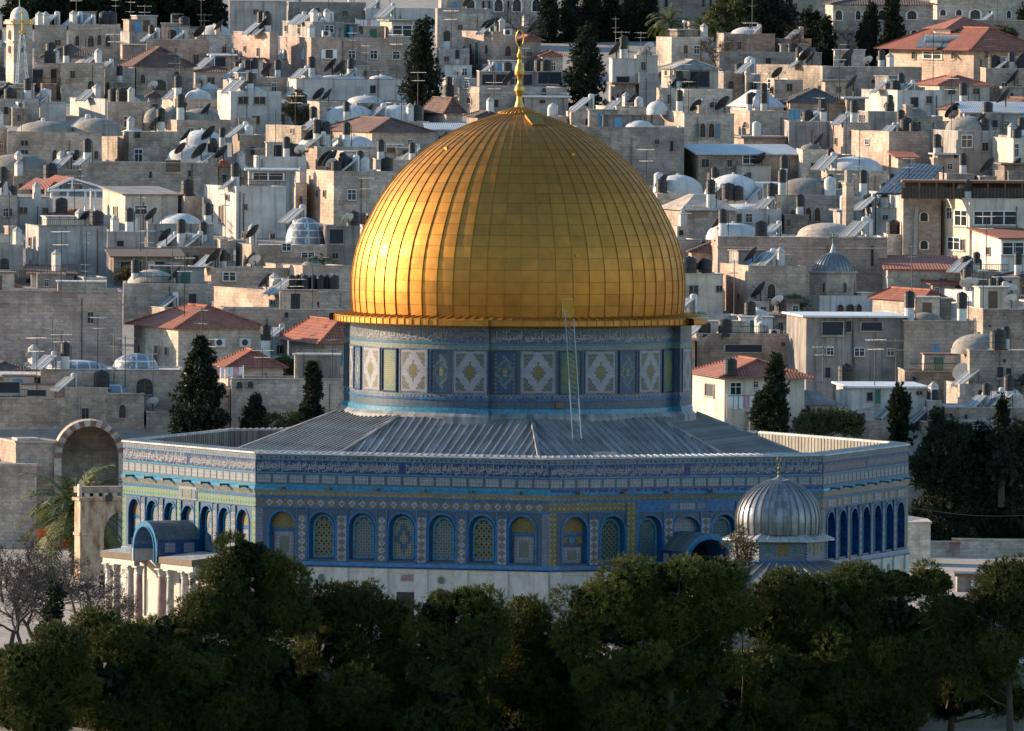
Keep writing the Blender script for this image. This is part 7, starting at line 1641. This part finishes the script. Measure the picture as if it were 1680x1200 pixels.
# palms
def palm(ref, x, y, Y, R, nf, seed, zb, dates=0, drop=.9, trunk=.3, wd=.05):
    g = random.Random(seed); C = at(x, y, Y); c = empty('palm_tree', (C.x, Y, zb), 0, ref, 'palm', 'palms'); h = C.z-zb
    m = MB(); m.tube([Vector((0, 0, -.3)), Vector((.1, 0, h*.5)), Vector((0, 0, h))], [trunk*1.2, trunk, trunk], 'bark', 10); m.build('trunk', c)
    for i in range(nf):
        az = g.uniform(0, 2*pi); el = g.uniform(-.5, 1.35); L = R*g.uniform(.8, 1.1); f = MB(); p = Vector((0, 0, h)); d = Vector((cos(az)*cos(el), sin(az)*cos(el), sin(el))); pts = [p]
        for k in range(9): p = p+d*(L/9); d = (d+Vector((0, 0, -drop*.16*(1+k*.12)))).normalized(); pts.append(p)
        f.tube(pts, [.035]*5+[.02]*5, 'palm_leaf', 4, cap=False)
        for k in range(1, 9):
            for e in (0, .33, .66):
                q = pts[k].lerp(pts[min(9, k+1)], e); dd = (pts[min(9, k+1)]-pts[k]).normalized(); sd = dd.cross(Vector((0, 0, 1))).normalized()
                for s in (-1, 1):
                    ln = R*.16*(1-.06*abs(k-4)); w_ = wd; tip = q+(sd*s*.75+dd*.6+Vector((0, 0, -.12+g.gauss(0, .12))))*ln; f.quad(q-dd*w_, q+dd*w_, tip+dd*w_*.4, tip-dd*w_*.4, 'palm_leaf')
        o = f.build('frond', c); a = o.data.attributes.new('tone', 'FLOAT', 'FACE'); t = g.random()*.8; a.data.foreach_set('value', [min(1, t+g.random()*.3) for _ in o.data.polygons])
    for i in range(dates):
        az = [3.4, 3.9, 4.3][i % 3]+g.uniform(-.1, .1); q = Vector((cos(az)*R*.42, sin(az)*R*.42, h-1.0-.25*i)); f = MB(); f.tube([Vector((0, 0, h)), q], .03, 'date_fruit', 4)
        for _ in range(120): d = Vector((g.gauss(0, .38), g.gauss(0, .38), -abs(g.gauss(.3, .3)))); a = q+d; f.box(a.x-.05, a.x+.05, a.y-.05, a.y+.05, a.z-.09, a.z+.06, 'date_fruit')
        f.build('date_cluster', c)
palm('date palm with orange fruit before the gateway', 122, 846, 60, 5.2, 80, 3, 0, 3, wd=.085)
palm('left fan palm beside the tall cypress row', 1098, 38, ydepth(92), 3.0, 34, 5, at(1098, 95, ydepth(92)).z, 0)
palm('right fan palm beside the street lamp', 1152, 45, ydepth(90), 2.6, 30, 7, at(1152, 95, ydepth(90)).z, 0)
p = at(1122, 100, ydepth(100)); m = MB(); c = empty('street_lamp', p, 0, 'street lamp with round globe between palms', 'street lamp'); m.tube([(0, 0, -1), (0, 0, 62/scale_at(ydepth(100)))], .06, 'galvanised', 6); m.build('pole', c); m = MB(); m.lathe([(.01, -.2), (.17, -.12), (.2, 0), (.17, .12), (.01, .2)], 'boiler_white', 12); m.build('globe', c, loc=(0, 0, 64/scale_at(ydepth(100))))
ac_on(360, 571, 616, 'left air conditioner on the red roofed cream house'); ac_on(402, 571, 616, 'right air conditioner on the red roofed cream house'); ac_on(535, 62, 134, 'air conditioner below the red curtained window'); ac_on(833, 60, 128, 'air conditioner on the ochre tower house')
# ------------------------------------------------------------------ people
def person(ref, p, rz, long_dress, seed, seated=False):
    t = empty('person', p, rz, ref, 'person')
    def skin(name, V, E, R, mat, parent):
        me = bpy.data.meshes.new(name); me.from_pydata(V, E, []); o = bpy.data.objects.new(name, me); link(o)
        md = o.modifiers.new('s', 'SKIN'); md.use_smooth_shade = True
        for i, r in enumerate(R): sv = me.skin_vertices[0].data[i]; sv.radius = (r, r*.85) if not isinstance(r, tuple) else r; sv.use_root = (i == 0)
        o.modifiers.new('u', 'SUBSURF').levels = 1; bpy.context.view_layer.update()
        m2 = bpy.data.meshes.new_from_object(o.evaluated_get(bpy.context.evaluated_depsgraph_get())); bpy.data.objects.remove(o); m2.materials.clear(); m2.materials.append(MAT[mat])
        for q in m2.polygons: q.use_smooth = True
        o = bpy.data.objects.new(name, m2); link(o); o.parent = parent; return o
    V = [(0, 0, .95), (0, 0, 1.15), (0, .01, 1.38), (0, .01, 1.48), (0, -.01, 1.58), (0, -.01, 1.70), (.19, 0, 1.40), (.25, -.02, 1.12), (.23, -.10, .88), (-.19, 0, 1.40), (-.25, -.02, 1.12), (-.23, -.10, .88), (.10, 0, .90), (.12, -.03, .48), (.12, .02, .07), (-.10, 0, .90), (-.12, .05, .48), (-.12, .10, .07), (.12, -.12, .04), (-.12, -.04, .04)]
    E = [(0, 1), (1, 2), (2, 3), (3, 4), (4, 5), (2, 6), (6, 7), (7, 8), (2, 9), (9, 10), (10, 11), (0, 12), (12, 13), (13, 14), (0, 15), (15, 16), (16, 17), (14, 18), (17, 19)]
    R = [.15, .14, .16, .055, .09, .075, .06, .045, .035, .06, .045, .035, .09, .065, .045, .09, .065, .045, .04, .04]
    skin('body', V, E, R, 'skin', t)
    if long_dress:
        m = MB(); m.lathe([(.34, .03), (.31, .5), (.24, .95), (.23, 1.2), (.25, 1.36), (.12, 1.46)], 'black_cloth', 18); m.build('dress', t, smooth=True)
        m = MB(); m.lathe([(.22, 1.38), (.15, 1.5), (.125, 1.62), (.10, 1.72), (.02, 1.76)], 'black_cloth', 14, a0=.6, a1=2*pi-.6); m.build('headscarf', t, smooth=True)
        skin('sleeves', [(.0, 0, 1.36), (.2, 0, 1.39), (.27, -.02, 1.12), (.24, -.1, .92), (-.2, 0, 1.39), (-.27, -.02, 1.12), (-.24, -.1, .92)], [(0, 1), (1, 2), (2, 3), (0, 4), (4, 5), (5, 6)], [.12, .085, .07, .06, .085, .07, .06], 'black_cloth', t)
    else:
        skin('jacket', [(0, 0, .98), (0, 0, 1.2), (0, .01, 1.38), (.19, 0, 1.40), (.26, -.02, 1.12), (.24, -.1, .92), (-.19, 0, 1.40), (-.26, -.02, 1.12), (-.24, -.1, .92)], [(0, 1), (1, 2), (2, 3), (3, 4), (4, 5), (2, 6), (6, 7), (7, 8)], [.175, .17, .18, .08, .062, .05, .08, .062, .05], 'dark_cloth', t)
        skin('trousers', [(0, 0, .97), (.10, 0, .90), (.12, -.03, .48), (.12, .02, .10), (-.10, 0, .90), (-.12, .05, .48), (-.12, .10, .10)], [(0, 1), (1, 2), (2, 3), (0, 4), (4, 5), (5, 6)], [.16, .105, .08, .065, .105, .08, .065], 'black_cloth', t)
        m = MB(); m.lathe([(.115, 1.60), (.115, 1.68), (.08, 1.755), (.01, 1.775)], 'hair', 12); m.build('hair', t, smooth=True)
    m = MB(); m.box(-.018, .018, -.118, -.09, 1.60, 1.65, 'skin'); m.build('nose', t)
p = at(167, 978, 30); person('person in dark clothes standing beside the left porch', (p.x, 30, 0), .4, False, 1)
p = at(1628, 964, 50); person('person in long black dress near the right shelter', (p.x, 50, 0), -.3, True, 2)
